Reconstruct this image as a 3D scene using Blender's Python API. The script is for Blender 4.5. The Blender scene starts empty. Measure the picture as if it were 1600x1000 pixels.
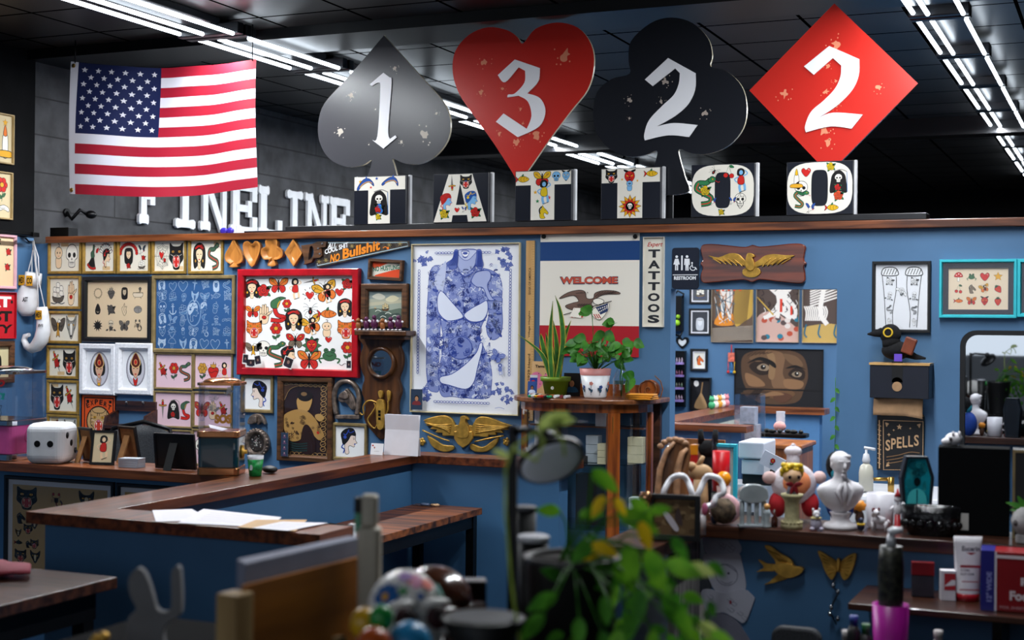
import bpy, math, random
from mathutils import Vector, Matrix
R_ = random.Random(7)
PI = math.pi
sc = bpy.context.scene
col = sc.collection

# ---------------------------------------------------------------- camera
FPX = 2222.0; TH = math.radians(23.5); RO = .009; EZ = 1.85
def _basis():
    up = Vector((0,0,1)); fw = Vector((-math.sin(TH), math.cos(TH), 0)); rt = Vector((math.cos(TH), math.sin(TH), 0))
    r = rt*math.cos(RO) + up*math.sin(RO); u = up*math.cos(RO) - rt*math.sin(RO)
    p = 3/FPX
    return fw*math.cos(p)+u*math.sin(p), r, u*math.cos(p)-fw*math.sin(p)
FW, RT, UP = _basis()
EYE = Vector((0,0,EZ))
cam_d = bpy.data.cameras.new('camera'); cam = bpy.data.objects.new('camera', cam_d); col.objects.link(cam)
cam.matrix_world = Matrix(((RT.x,UP.x,-FW.x,EYE.x),(RT.y,UP.y,-FW.y,EYE.y),(RT.z,UP.z,-FW.z,EYE.z),(0,0,0,1)))
cam_d.sensor_width = 36; cam_d.lens = 50; cam_d.clip_start = .05; cam_d.clip_end = 100
cam_d.dof.use_dof = True; cam_d.dof.focus_distance = 8.3; cam_d.dof.aperture_fstop = 2.6
sc.camera = cam
# ---------------------------------------------------------------- world, exposure
w = bpy.data.worlds.new('world'); sc.world = w; w.use_nodes = True
w.node_tree.nodes['Background'].inputs[0].default_value = (.75,.85,1,1)
w.node_tree.nodes['Background'].inputs[1].default_value = .08
sc.view_settings.view_transform = 'Standard'; sc.view_settings.look = 'None'
sc.view_settings.gamma = 1; sc.view_settings.use_curve_mapping = False
sc.view_settings.exposure = -0.18
CEIL = 3.69; WY = 7.7; XL = -6.96; CAP = 1.11
# ---------------------------------------------------------------- lights: area lamps of the fluorescent strips
def area(name, x, y, z, sx, sy, power, colr=(.93,.97,1), aim=None):
    d = bpy.data.lights.new(name, 'AREA'); d.shape = 'RECTANGLE'; d.size = sx; d.size_y = sy
    d.energy = power; d.color = colr
    o = bpy.data.objects.new(name, d); o.location = (x,y,z); col.objects.link(o)
    if aim: o.rotation_euler = (Vector(aim)-Vector((x,y,z))).to_track_quat('-Z','Y').to_euler()
    return o
P = 62
for k in range(12):
    if k: area('tube_light', -5.2, 4.15+1.25*k, 3.57, .035, 1.1, P*(1.15 if k < 4 else .75))
for k in range(12):
    area('tube_light', -1.05, 3.9+1.25*k, 3.57, .035, 1.1, P*((.55,.9,.9,.35)[k] if k < 4 else .75))
# shop-front daylight from the windows behind and left of the camera
area('shop_window_daylight', -2.6, -2.6, 2.5, 6.0, 2.0, 54, (.82,.9,1), aim=(-3.2,7.7,2.2))

# ---------------------------------------------------------------- pixel helpers
def ray(x, y): return FW + RT*((x-800)/FPX) - UP*((y-500)/FPX)
def on(x, y, ax, v):
    d = ray(x,y); i = 'xyz'.index(ax); return EYE + d*((v-EYE[i])/d[i])
def wbox(x0, y0, x1, y1, Y):
    a = on(x0,(y0+y1)/2,'y',Y); b = on(x1,(y0+y1)/2,'y',Y); t = on((x0+x1)/2,y0,'y',Y); m = on((x0+x1)/2,y1,'y',Y)
    return (a.x+b.x)/2, (t.z+m.z)/2, b.x-a.x, t.z-m.z
# ---------------------------------------------------------------- colours and materials
def lin(c):
    c = c.lstrip('#'); v = [int(c[i:i+2],16)/255 for i in (0,2,4)]
    return tuple((x/12.92 if x <= .04045 else ((x+.055)/1.055)**2.4) for x in v)
MT = {}
def mat(name, c='#808080', rough=.6, metal=0, var=.12, sc_=12, bump=0, spec=.5, emit=0, trans=0, ior=1.45, coat=0, stretch=None, c2=None, sss=0):
    if name in MT: return MT[name]
    m = bpy.data.materials.new(name); m.use_nodes = True; nt = m.node_tree; n = nt.nodes; L = nt.links
    b = n['Principled BSDF']; rgb = lin(c)
    b.inputs['Roughness'].default_value = rough; b.inputs['Metallic'].default_value = metal
    b.inputs['Specular IOR Level'].default_value = spec; b.inputs['IOR'].default_value = ior
    b.inputs['Transmission Weight'].default_value = trans; b.inputs['Coat Weight'].default_value = coat
    tc = n.new('ShaderNodeTexCoord'); mp = n.new('ShaderNodeMapping'); no = n.new('ShaderNodeTexNoise')
    L.new(tc.outputs['Object'], mp.inputs[0]); L.new(mp.outputs[0], no.inputs['Vector'])
    no.inputs['Scale'].default_value = sc_; no.inputs['Detail'].default_value = 4
    if stretch: mp.inputs['Scale'].default_value = stretch
    rp = n.new('ShaderNodeValToRGB'); e = rp.color_ramp.elements
    d = lin(c2) if c2 else tuple(x*(1-var*2) for x in rgb); l_ = rgb if c2 else tuple(min(1,x*(1+var)) for x in rgb)
    e[0].position = .35; e[1].position = .65; e[0].color = (*d,1); e[1].color = (*l_,1)
    L.new(no.outputs['Fac'], rp.inputs[0]); L.new(rp.outputs[0], b.inputs['Base Color'])
    if bump:
        bp = n.new('ShaderNodeBump'); bp.inputs['Strength'].default_value = bump; bp.inputs['Distance'].default_value = .01
        L.new(no.outputs['Fac'], bp.inputs['Height']); L.new(bp.outputs[0], b.inputs['Normal'])
    if emit:
        b.inputs['Emission Color'].default_value = (*rgb,1); b.inputs['Emission Strength'].default_value = emit
    MT[name] = m; return m
def wood(name, c, c2, axis='x', rough=.35, s=9, coat=.15):
    st = {'x':(.12,1.6,1.6),'y':(1.6,.12,1.6),'z':(1.6,1.6,.12)}[axis]
    return mat(name, c, rough, c2=c2, sc_=s*2, stretch=st, bump=.12, coat=coat)
def glassy(name, tint=(1,1,1), k=.06, rough=.02):
    if name in MT: return MT[name]
    m = bpy.data.materials.new(name); m.use_nodes = True; nt = m.node_tree; n = nt.nodes; L = nt.links; n.clear()
    o = n.new('ShaderNodeOutputMaterial'); mx = n.new('ShaderNodeMixShader'); t = n.new('ShaderNodeBsdfTransparent'); g = n.new('ShaderNodeBsdfGlossy')
    fr = n.new('ShaderNodeMath'); fr.operation = 'POWER'; lw = n.new('ShaderNodeLayerWeight'); lw.inputs[0].default_value = .5; L.new(lw.outputs['Facing'], fr.inputs[0]); fr.inputs[1].default_value = 5
    ma = n.new('ShaderNodeMath'); ma.operation = 'ADD'; ma.inputs[1].default_value = k
    t.inputs[0].default_value = (*tint,1); g.inputs['Roughness'].default_value = rough
    L.new(fr.outputs[0], ma.inputs[0]); L.new(ma.outputs[0], mx.inputs[0]); L.new(t.outputs[0], mx.inputs[1]); L.new(g.outputs[0], mx.inputs[2]); L.new(mx.outputs[0], o.inputs[0])
    MT[name] = m; return m
def ink_mat(name, rough):
    m = bpy.data.materials.new(name); m.use_nodes = True; nt = m.node_tree
    a = nt.nodes.new('ShaderNodeAttribute'); a.attribute_name = 'Col'; b = nt.nodes['Principled BSDF']
    nt.links.new(a.outputs['Color'], b.inputs['Base Color']); b.inputs['Roughness'].default_value = rough; b.inputs['Specular IOR Level'].default_value = .3
    MT[name] = m; return m
INK = ink_mat('printed_ink', .65); GLOSSINK = ink_mat('glossy_paint', .25)
def leafy(name, c, c2, k=.4, sc_=20):
    m = mat(name, c, .42, c2=c2, sc_=sc_, spec=.35); nt = m.node_tree; n = nt.nodes; L = nt.links; b = n['Principled BSDF']; o = n['Material Output']
    tr = n.new('ShaderNodeBsdfTranslucent'); mx = n.new('ShaderNodeMixShader'); mx.inputs[0].default_value = k
    L.new(b.inputs['Base Color'].links[0].from_socket, tr.inputs['Color']); L.new(b.outputs[0], mx.inputs[1]); L.new(tr.outputs[0], mx.inputs[2]); L.new(mx.outputs[0], o.inputs['Surface']); return m
GLASS = glassy('picture_glass', k=.03); CLEAR = glassy('clear_plastic', (.93,.93,.95), k=.04)

# ---------------------------------------------------------------- mesh builder
class B:
    def __init__(s): s.v=[]; s.f=[]; s.c=[]; s.M=Matrix(); s.hascol=False; s.sm=set()
    def at(s, x=0, y=0, z=0, rx=0, ry=0, rz=0, k=1):
        s.M = Matrix.Translation((x,y,z)) @ Matrix.Rotation(rz,4,'Z') @ Matrix.Rotation(ry,4,'Y') @ Matrix.Rotation(rx,4,'X') @ Matrix.Diagonal((*( (k,k,k) if not isinstance(k,tuple) else k),1)); return s
    def av(s, pts):
        i = len(s.v); s.v += [s.M @ Vector(p) for p in pts]; return i
    def af(s, fs, c=None, smooth=False):
        for f in fs:
            if smooth: s.sm.add(len(s.f))
            s.f.append(f); s.c.append(c)
        if c: s.hascol = True
    def box(s, x0, x1, y0, y1, z0, z1, c=None):
        i = s.av([(x0,y0,z0),(x1,y0,z0),(x1,y1,z0),(x0,y1,z0),(x0,y0,z1),(x1,y0,z1),(x1,y1,z1),(x0,y1,z1)])
        s.af([tuple(i+k for k in q) for q in ((0,3,2,1),(4,5,6,7),(0,1,5,4),(1,2,6,5),(2,3,7,6),(3,0,4,7))], c); return s
    def cb(s, cx, cy, cz, sx, sy, sz, c=None): return s.box(cx-sx/2,cx+sx/2,cy-sy/2,cy+sy/2,cz-sz/2,cz+sz/2,c)
    def lathe(s, prof, n=24, c=None, cx=0, cy=0, cap=True, ex=1, ey=1):
        i = s.av([(cx+r*ex*math.cos(2*PI*k/n), cy+r*ey*math.sin(2*PI*k/n), z) for r,z in prof for k in range(n)])
        for j in range(len(prof)-1):
            s.af([(i+j*n+k, i+j*n+(k+1)%n, i+(j+1)*n+(k+1)%n, i+(j+1)*n+k) for k in range(n)], c, True)
        if cap: s.af([tuple(i+k for k in range(n))[::-1], tuple(i+(len(prof)-1)*n+k for k in range(n))], c)
        return s
    def tube(s, pts, r, n=8, c=None, cap=True, flat=1):
        pts = [Vector(p) for p in pts]; N = len(pts); rs = r if isinstance(r,(list,tuple)) else [r]*N
        i0 = len(s.v); pu = None
        for k,p in enumerate(pts):
            t = (pts[min(k+1,N-1)]-pts[max(k-1,0)]).normalized()
            if pu is None: pu = t.orthogonal().normalized()
            pu = (pu - t*pu.dot(t)); pu = pu.normalized() if pu.length > 1e-6 else t.orthogonal().normalized()
            pv = t.cross(pu)
            s.av([p + (pu*math.cos(2*PI*a/n)+pv*math.sin(2*PI*a/n)*flat)*rs[k] for a in range(n)])
        for j in range(N-1): s.af([(i0+j*n+k, i0+j*n+(k+1)%n, i0+(j+1)*n+(k+1)%n, i0+(j+1)*n+k) for k in range(n)], c, True)
        if cap: s.af([tuple(i0+k for k in range(n))[::-1], tuple(i0+(N-1)*n+k for k in range(n))], c)
        return s
    def sph(s, x, y, z, rx, ry=None, rz=None, n=16, m=10, c=None, fn=None):
        ry = ry or rx; rz = rz or rx; pts = []
        for j in range(m+1):
            th = PI*j/m
            for k in range(n):
                ph = 2*PI*k/n; d = Vector((math.sin(th)*math.cos(ph), math.sin(th)*math.sin(ph), math.cos(th)))
                q = fn(d) if fn else 1
                pts.append((x+rx*d.x*q, y+ry*d.y*q, z+rz*d.z*q))
        i = s.av(pts)
        for j in range(m): s.af([(i+j*n+k, i+(j+1)*n+k, i+(j+1)*n+(k+1)%n, i+j*n+(k+1)%n) for k in range(n)], c, True)
        return s
    def prism(s, pts, a, b, plane='xz', c=None, cs=None):
        g = {'xz':lambda p,t:(p[0],t,p[1]), 'xy':lambda p,t:(p[0],p[1],t), 'yz':lambda p,t:(t,p[0],p[1])}[plane]
        n = len(pts); i = s.av([g(p,a) for p in pts]+[g(p,b) for p in pts])
        s.af([tuple(range(i,i+n)), tuple(range(i+2*n-1,i+n-1,-1))], c)
        s.af([(i+k,i+n+k,i+n+(k+1)%n,i+(k+1)%n) for k in range(n)], cs or c); return s
    def ring(s, outer, inner, a, b, c=None, plane='xz'):   # same point count: frame-like prism with a hole
        g = {'xz':lambda p,t:(p[0],t,p[1]), 'xy':lambda p,t:(p[0],p[1],t), 'yz':lambda p,t:(t,p[0],p[1])}[plane]
        n = len(outer); i = s.av([g(p,t) for t in (a,b) for q in (outer,inner) for p in q])
        for k in range(n):
            q = (k+1)%n
            s.af([(i+k,i+n+k,i+n+q,i+q),(i+2*n+k,i+2*n+q,i+3*n+q,i+3*n+k),(i+k,i+q,i+2*n+q,i+2*n+k),(i+n+k,i+3*n+k,i+3*n+q,i+n+q)], c)
        return s
    def grid(s, fn, nu, nv, c=None, cf=None):
        i = s.av([fn(a/nu,b/nv) for b in range(nv+1) for a in range(nu+1)])
        for b in range(nv):
            for a in range(nu):
                s.af([(i+b*(nu+1)+a, i+b*(nu+1)+a+1, i+(b+1)*(nu+1)+a+1, i+(b+1)*(nu+1)+a)], cf((a+.5)/nu,(b+.5)/nv) if cf else c, True)
        return s
    def leaf(s, base, dirv, L, Wd, droop=.3, c=None, nrm=(0,0,1), n=5, fold=.15):
        base = Vector(base); d = Vector(dirv).normalized(); nr = Vector(nrm); sd = d.cross(nr)
        sd = sd.normalized() if sd.length > 1e-4 else d.orthogonal().normalized(); up = sd.cross(d)
        pts = []
        for k in range(n+1):
            t = k/n; ww = Wd*.5*math.sin(PI*min(1,t*.93+.04))**.75*(1.25-.55*t)
            p = base + d*(L*t) - Vector((0,0,1))*(droop*L*t*t)
            pts += [p-sd*ww+up*ww*fold, p, p+sd*ww+up*ww*fold]
        i = s.av(pts)
        for k in range(n):
            for q in (0,1): s.af([(i+3*k+q, i+3*k+q+1, i+3*k+q+4, i+3*k+q+3)], c, True)
        return s
    def canvas(s, cv, fn=None, eps=.00012):
        for pts, colr, z in cv.items:
            if fn: q = [fn(p[0],p[1],z*eps) for p in pts]
            else: q = [(p[0],-z*eps,p[1]) for p in pts]
            i = s.av(q); s.af([tuple(range(i,i+len(q)))], colr)
        return s
def obj(name, b, m=None, parent=None, bev=0, seg=2, sub=0, solid=0, loc=None, rot=None):
    me = bpy.data.meshes.new(name); me.from_pydata([tuple(v) for v in b.v], [], b.f)
    if b.sm: me.polygons.foreach_set('use_smooth', [i in b.sm for i in range(len(b.f))])
    if b.hascol:
        ca = me.color_attributes.new('Col','FLOAT_COLOR','CORNER'); arr = []
        for p in me.polygons:
            cc = b.c[p.index] or (.5,.5,.5); arr += [cc[0],cc[1],cc[2],1]*p.loop_total
        ca.data.foreach_set('color', arr)
    o = bpy.data.objects.new(name, me); col.objects.link(o)
    me.materials.append(m or INK)
    if parent is not None: o.parent = parent
    if loc: o.location = loc
    if rot: o.rotation_euler = rot
    if solid: d = o.modifiers.new('solid','SOLIDIFY'); d.thickness = solid; d.offset = 0
    if bev: d = o.modifiers.new('bevel','BEVEL'); d.width = bev; d.segments = seg; d.limit_method = 'ANGLE'
    if sub: d = o.modifiers.new('sub','SUBSURF'); d.levels = sub; d.render_levels = sub
    return o
def tag(o, label, cat, group=None):
    o['label'] = label; o['category'] = cat
    if group: o['group'] = group
    return o
def thing(name, label, cat, loc=(0,0,0), rz=0, group=None):
    o = bpy.data.objects.new(name, None); col.objects.link(o); o.location = loc; o.rotation_euler = (0,0,rz); o.empty_display_size = .05
    return tag(o, label, cat, group)
def struct(name, b, m, bev=0):
    o = obj(name, b, m, bev=bev); o['kind'] = 'structure'; return o
def clone(root, loc, label, group=None, rz=None):
    r = root.copy(); col.objects.link(r); r.location = loc; r['label'] = label
    if rz is not None: r.rotation_euler = (0,0,rz)
    for ch in list(root.children):
        c_ = ch.copy(); col.objects.link(c_); c_.parent = r
        for g in list(ch.children):
            d = g.copy(); col.objects.link(d); d.parent = c_
    return r
# ---------------------------------------------------------------- 2-D drawing canvas
def smooth(p, closed=True, n=4):
    N = len(p); out = []
    for i in range(N if closed else N-1):
        if closed: a,b,c,d = p[i-1],p[i],p[(i+1)%N],p[(i+2)%N]
        else: a,b,c,d = p[max(i-1,0)],p[i],p[i+1],p[min(i+2,N-1)]
        for k in range(n):
            t = k/n; t2=t*t; t3=t2*t
            out.append(tuple(.5*(2*b[j]+(c[j]-a[j])*t+(2*a[j]-5*b[j]+4*c[j]-d[j])*t2+(3*b[j]-a[j]-3*c[j]+d[j])*t3) for j in (0,1)))
    if not closed: out.append(tuple(p[-1]))
    return out
def semi(p, sharp, n=5):      # smooth closed outline with sharp corners at the given indices
    N=len(p); sh=sorted(sharp); out=[]
    for j,a in enumerate(sh):
        b=sh[(j+1)%len(sh)]; run=[p[(a+k)%N] for k in range(((b-a)%N or N)+1)]
        out += (smooth(run,False,n) if len(run)>2 else run)[:-1]
    return out
def pairs(f): return [(f[i],f[i+1]) for i in range(0,len(f),2)]
PAL = dict(K='#1c1a1a', R='#c8251f', G='#3c6b45', Y='#e0a428', W='#f2ece0', S='#f0cfa8', B='#2b4f9a', N='#7a6a58', O='#e2742a', P='#d77a90', L='#8a8580')
TXT = {}
def text_geo(s, bold=0):
    k = (s,bold)
    if k in TXT: return TXT[k]
    cu = bpy.data.curves.new('t','FONT'); cu.body = s; cu.size = 1; cu.offset = bold; cu.resolution_u = 3; cu.fill_mode = 'FRONT'
    o = bpy.data.objects.new('t', cu); col.objects.link(o)
    dg = bpy.context.evaluated_depsgraph_get(); me = bpy.data.meshes.new_from_object(o.evaluated_get(dg))
    v = [(a.co.x,a.co.y) for a in me.vertices]; f = [tuple(p.vertices) for p in me.polygons]
    bpy.data.objects.remove(o); bpy.data.meshes.remove(me)
    xs = [a[0] for a in v] or [0,1]; ys = [a[1] for a in v] or [0,1]
    TXT[k] = (v,f,min(xs),max(xs),min(ys),max(ys)); return TXT[k]
class Cv:
    def __init__(s, w, h, pal=None, box=None):
        s.w=w; s.h=h; s.pal=dict(PAL); s.pal.update(pal or {}); s.items=[]; s.m=(1,0,0,0,1,0); s.z=[1]; s.box=box; s.k=1
    def sub(s, x, y, k=1, rot=0, fx=1, fy=1):
        c = Cv.__new__(Cv); c.__dict__.update(s.__dict__); c.z=[max(2,s.z[0])]; cr,sr = math.cos(rot)*k, math.sin(rot)*k
        a,b,e,d,f,g = s.m
        A = (cr*fx, -sr*fy, x, sr*fx, cr*fy, y)
        c.m = (a*A[0]+b*A[3], a*A[1]+b*A[4], a*A[2]+b*A[5]+e, d*A[0]+f*A[3], d*A[1]+f*A[4], d*A[2]+f*A[5]+g); c.k = s.k*k
        return c
    def pxs(s):            # coordinates are photo pixels of the flat print
        x0,y0,x1,y1 = s.box; c = Cv.__new__(Cv); c.__dict__.update(s.__dict__); c.z=[2]
        ax = s.w/(x1-x0); ay = s.h/(y1-y0); c.m = (ax,0,-x0*ax,0,-ay,y1*ay); c.k = ax; return c
    def zm(s, x0, y0, k):  # coordinates are those of a zoomed crop
        c = s.pxs(); a,b,e,d,f,g = c.m; c.m=(a*k,b,a*x0+e,d,f*k,f*y0+g); c.k *= k; return c
    def T(s, p): a,b,e,d,f,g = s.m; return (a*p[0]+b*p[1]+e, d*p[0]+f*p[1]+g)
    def cl(s, c): 
        c = s.pal.get(c,c); return c if isinstance(c,tuple) else lin(c)
    def raw(s, pts, c, dz=1): s.items.append(([s.T(p) for p in pts], s.cl(c), s.z[0])); s.z[0] += dz
    def poly(s, f, c): s.raw(pairs(f), c)
    def rect(s, x0, y0, x1, y1, c): s.raw([(x0,y0),(x1,y0),(x1,y1),(x0,y1)], c)
    def blob(s, f, c, lw=.05, o='K'):
        p = smooth(pairs(f)); 
        if c: s.raw(p, c)
        if lw and o: s.path(p, lw, o, True)
    def path(s, p, wd, c, closed=False, taper=False):
        n = len(p); L = []; Rr = []
        if .02 <= wd <= .12: wd *= .72
        for i in range(n):
            a = p[(i-1)%n] if closed else p[max(i-1,0)]; b = p[(i+1)%n] if closed else p[min(i+1,n-1)]
            dx,dy = b[0]-a[0], b[1]-a[1]; d = math.hypot(dx,dy) or 1; w2 = wd/2*(1 if not taper else max(.15,1-i/(n-1)))
            L.append((p[i][0]-dy/d*w2, p[i][1]+dx/d*w2)); Rr.append((p[i][0]+dy/d*w2, p[i][1]-dx/d*w2))
        cc = s.cl(c); z = s.z[0]
        for i in range(n if closed else n-1):
            j = (i+1)%n; s.items.append(([s.T(q) for q in (L[i],L[j],Rr[j],Rr[i])], cc, z))
        s.z[0] += 1
    def line(s, f, wd, c='K', sm=True, taper=False):
        p = pairs(f); s.path(smooth(p,False) if sm and len(p) > 2 else p, wd, c, False, taper)
    def ell(s, x, y, rx, ry, c, lw=.05, o='K', n=14):
        p = [(x+rx*math.cos(2*PI*k/n), y+ry*math.sin(2*PI*k/n)) for k in range(n)]
        if c: s.raw(p, c)
        if lw and o: s.path(p, lw, o, True)
    def text(s, t, x, y, w, h, c='K', bold=.0, shear=0, rot=0):   # fitted in a box w x h, lower left at x,y
        v,f,x0,x1,y0,y1 = text_geo(t,bold); cc = s.cl(c); z = s.z[0]; cr,sr = math.cos(rot),math.sin(rot)
        def q(p):
            a = (p[0]-x0)/max(1e-6,x1-x0)*w; b = (p[1]-y0)/max(1e-6,y1-y0)*h; a += shear*b
            return s.T((x+a*cr-b*sr, y+a*sr+b*cr))
        for p in f: s.items.append(([q(v[i]) for i in p], cc, z))
        s.z[0] += 1
# ---------------------------------------------------------------- tattoo flash motifs, drawn in a -1..1 box
def leaf2(c, x, y, a, L=.6, g='G'):
    s = c.sub(x,y,L,a); s.blob((0,0,.4,.28,1,0,.4,-.28),g,.08); s.line((0,0,.9,0),.05)
def m_rose(c):
    for a in (.5,2.4,4.2,5.6): leaf2(c,.35*math.cos(a),.35*math.sin(a),a,.65)
    for k in range(5):
        a = 2*PI*k/5+.3; c.ell(.36*math.cos(a),.36*math.sin(a),.34,.34,'R',.06)
    c.ell(0,0,.36,.36,'R',.06); c.line((-.2,0,0,.2,.2,0,0,-.15,-.1,0,.03,.07),.07); c.line((-.5,-.3,-.1,-.45,.4,-.35),.05)
def m_heart(c):
    c.blob((0,-.9,-.8,-.05,-.85,.5,-.45,.75,0,.4,.45,.75,.85,.5,.8,-.05),'R',.09); c.line((.3,.5,.55,.45,.6,.2),.07,'W')
def m_sacred(c):
    c.blob((0,-.9,-.6,-.1,-.6,.3,-.3,.45,0,.3,.3,.45,.6,.3,.6,-.1),'R',.08)
    c.blob((-.25,.4,-.35,.75,-.1,.7,0,1,.12,.7,.33,.8,.25,.4),'Y',.06); c.line((-.55,.0,-.2,-.15,.2,.05,.55,-.05),.07)
    for k in range(10):
        a = 2*PI*k/10; c.line((.75*math.cos(a),.1+.75*math.sin(a),.95*math.cos(a),.1+.95*math.sin(a)),.04)
def m_dagger(c):
    c.poly((-.12,.35,0,-1,.12,.35),'L'); c.line((-.12,.35,0,-1,.12,.35),.05,'K',False); c.line((0,.3,0,-.8),.03)
    c.blob((-.45,.35,-.4,.48,0,.42,.4,.48,.45,.35,0,.28),'Y',.06); c.blob((-.1,.45,-.12,.7,0,.8,.12,.7,.1,.45),'R',.06); c.ell(0,.88,.12,.1,'Y',.05)
def m_rosedagger(c):
    m_dagger(c.sub(0,0,1,.5)); m_rose(c.sub(0,-.05,.55))
def m_snake(c):
    p = (-.1,-.9,.45,-.75,.5,-.4,0,-.2,-.5,.05,-.4,.45,.1,.5,.35,.75)
    c.line(p,.36); c.line(p,.26,'G'); c.line((-.1,-.9,.45,-.75,.5,-.4,0,-.2,-.5,.05,-.4,.45),.09,'R')
    c.blob((.2,.65,.4,.95,.7,.85,.65,.65,.4,.55),'G',.06); c.ell(.5,.78,.05,.05,'Y',.02); c.line((.68,.7,.9,.6,.97,.68),.04,'R')
def m_cobra(c):
    p = (-.4,-.8,.3,-.85,.6,-.6,.1,-.45,-.1,0,0,.4)
    c.line(p,.34); c.line(p,.25,'R'); c.blob((-.35,.1,-.4,.5,-.1,.75,.3,.9,.7,.8,.35,.65,.2,.3,.05,.05),'G',.06); c.line((.1,.1,.15,.4,.3,.6),.1,'Y'); c.ell(.25,.77,.05,.05,'K',0)
def m_skull(c):
    c.blob((-.35,-.75,-.4,-.3,-.72,-.05,-.7,.5,-.3,.88,.3,.88,.7,.5,.72,-.05,.4,-.3,.35,-.75),'W',.08)
    c.ell(-.32,.12,.2,.2,'K',0); c.ell(.32,.12,.2,.2,'K',0); c.poly((-.09,-.25,0,-.05,.09,-.25),'K')
    c.line((-.3,-.45,.3,-.45),.06)
    for x in (-.2,-.07,.07,.2): c.line((x,-.33,x,-.68),.045)
def m_reaper(c):
    c.blob((-.7,-.95,-.65,0,-.5,.6,0,.98,.5,.6,.65,0,.7,-.95,0,-.8),'K',.03); m_skull(c.sub(0,.25,.4)); c.line((.75,-.9,.7,.8),.07,'N'); c.line((.72,.8,.2,1,-.4,.85),.1,'L')
    m_rose(c.sub(-.05,-.5,.4))
def m_bfly(c, w1='O', w2='R'):
    for f in (-1,1):
        d = c.sub(0,0,1,0,f); d.blob((.06,.1,.4,.7,.95,.75,.85,.2,.3,-.05),w1,.08); d.blob((.06,0,.6,-.05,.7,-.5,.35,-.75,.08,-.3),w2,.08)
        d.ell(.6,.5,.12,.1,'Y',.03); d.line((.1,.05,.45,.3,.8,.6),.05); d.line((.1,-.05,.4,-.45),.05); d.line((.03,.4,.15,.75,.3,.85),.04)
    c.blob((-.07,.45,.07,.45,.06,-.6,-.06,-.6),'K',.03)
def m_moth(c): m_bfly(c.sub(0,0,1,0,1),'R','N'); m_skull(c.sub(0,-.05,.25))
def m_swallow(c, b='B'):
    c.blob((-.1,.1,-.5,.85,-.95,.9,-.6,.2,-.25,-.15),b,.07); c.blob((.1,.1,.35,.7,.9,.95,.7,.3,.25,-.1),b,.07)
    c.blob((-.75,-.9,-.3,-.45,-.35,-.05,.1,.25,.5,.05,.6,-.25,.2,-.4,-.2,-.6,-.35,-.95,-.5,-.65),'W',.07); c.blob((.2,.2,.6,.15,.62,-.25,.25,-.1),b,.05)
    c.ell(.45,-.25,.14,.12,'R',.03); c.ell(.42,.04,.04,.04,'K',0); c.line((.6,-.05,.8,-.1),.06)
def m_panther(c, f='K', mo='R'):
    c.blob((-.8,.95,-.8,.3,-.85,-.2,-.45,-.6,-.3,-.95,.3,-.95,.45,-.6,.85,-.2,.8,.3,.8,.95,.4,.7,-.4,.7),f,.07)
    c.blob((-.35,-.1,-.38,-.6,0,-.85,.38,-.6,.35,-.1,0,.08),mo,.05,'W')
    for x in (-.22,.22): c.poly((x-.07,-.12,x,-.4,x+.07,-.12),'W'); c.poly((x-.05,-.68,x,-.45,x+.05,-.68),'W'); c.ell(x*1.8,.32,.15,.1,'Y',.03); c.ell(x*1.8,.32,.04,.08,'K',0); c.line((x*1.5,-.02,x*3.2,.12),.03,'W')
    c.ell(0,.03,.16,.1,'P' if f!='K' else 'N',.03)
def m_tiger(c):
    m_panther(c,'O'); 
    for f in (-1,1):
        for k in range(4): c.line((f*.78,.5-.3*k,f*.5,.48-.26*k),.08,'K',taper=True)
        c.line((f*.1,.68,f*.12,.45),.06)
def m_lady(c, hair='K', band='R'):
    c.blob((-.6,-.9,-.75,0,-.6,.7,0,.98,.6,.7,.75,0,.6,-.9,0,-.6),hair,.05); c.blob((-.14,-.9,-.16,-.3,.16,-.3,.14,-.9),'S',.04)
    c.blob((-.36,.4,-.38,0,0,-.5,.38,0,.36,.4,0,.55),'S',.06); c.line((-.26,.14,-.1,.14),.07); c.line((.26,.14,.1,.14),.07); c.ell(0,-.24,.1,.05,'R',0); c.line((0,.1,-.05,-.06,.04,-.08),.03)
    c.line((-.5,.55,0,.75,.5,.55),.16,band); c.ell(-.45,-.35,.09,.12,'Y',.03); c.ell(.45,-.35,.09,.12,'Y',.03); m_rose(c.sub(.3,.7,.25))
def m_prof(c, hair='K', orn='R', sk='S'):
    c.blob((-.1,-.95,-.15,-.5,.0,-.35,.35,-.45,.42,-.2,.62,-.12,.48,.1,.45,.5,0,.8,-.4,.4,-.45,-.9),sk,.05)
    c.blob((.5,.45,.3,.95,-.3,.98,-.8,.6,-.75,.1,-.6,-.3,-.3,-.1,-.1,.15,.1,.45),hair,.04); c.ell(.34,.16,.06,.03,'K',0); c.line((.25,.26,.42,.26),.04); c.ell(.42,-.22,.07,.05,'R',0)
    c.line((-.1,.9,-.35,.5,-.6,.55),.1,orn); c.line((.35,.8,0,.65,-.2,.85),.08,orn); c.ell(-.45,.3,.16,.14,orn,.03); c.line((-.6,-.25,-.75,-.5,-.5,-.65,-.6,-.95),.12,orn)
def m_chief(c):
    for k in range(9):
        a = .4+k*.28; c.sub(-.1,.1,.95,a).blob((.35,.0,.8,.12,1,0,.8,-.12),'W',.06); d = c.sub(-.1,.1,.95,a); d.ell(.94,0,.09,.06,'K' if k%2 else 'R',0)
    m_prof(c.sub(.1,-.1,.7),orn='R')
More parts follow.
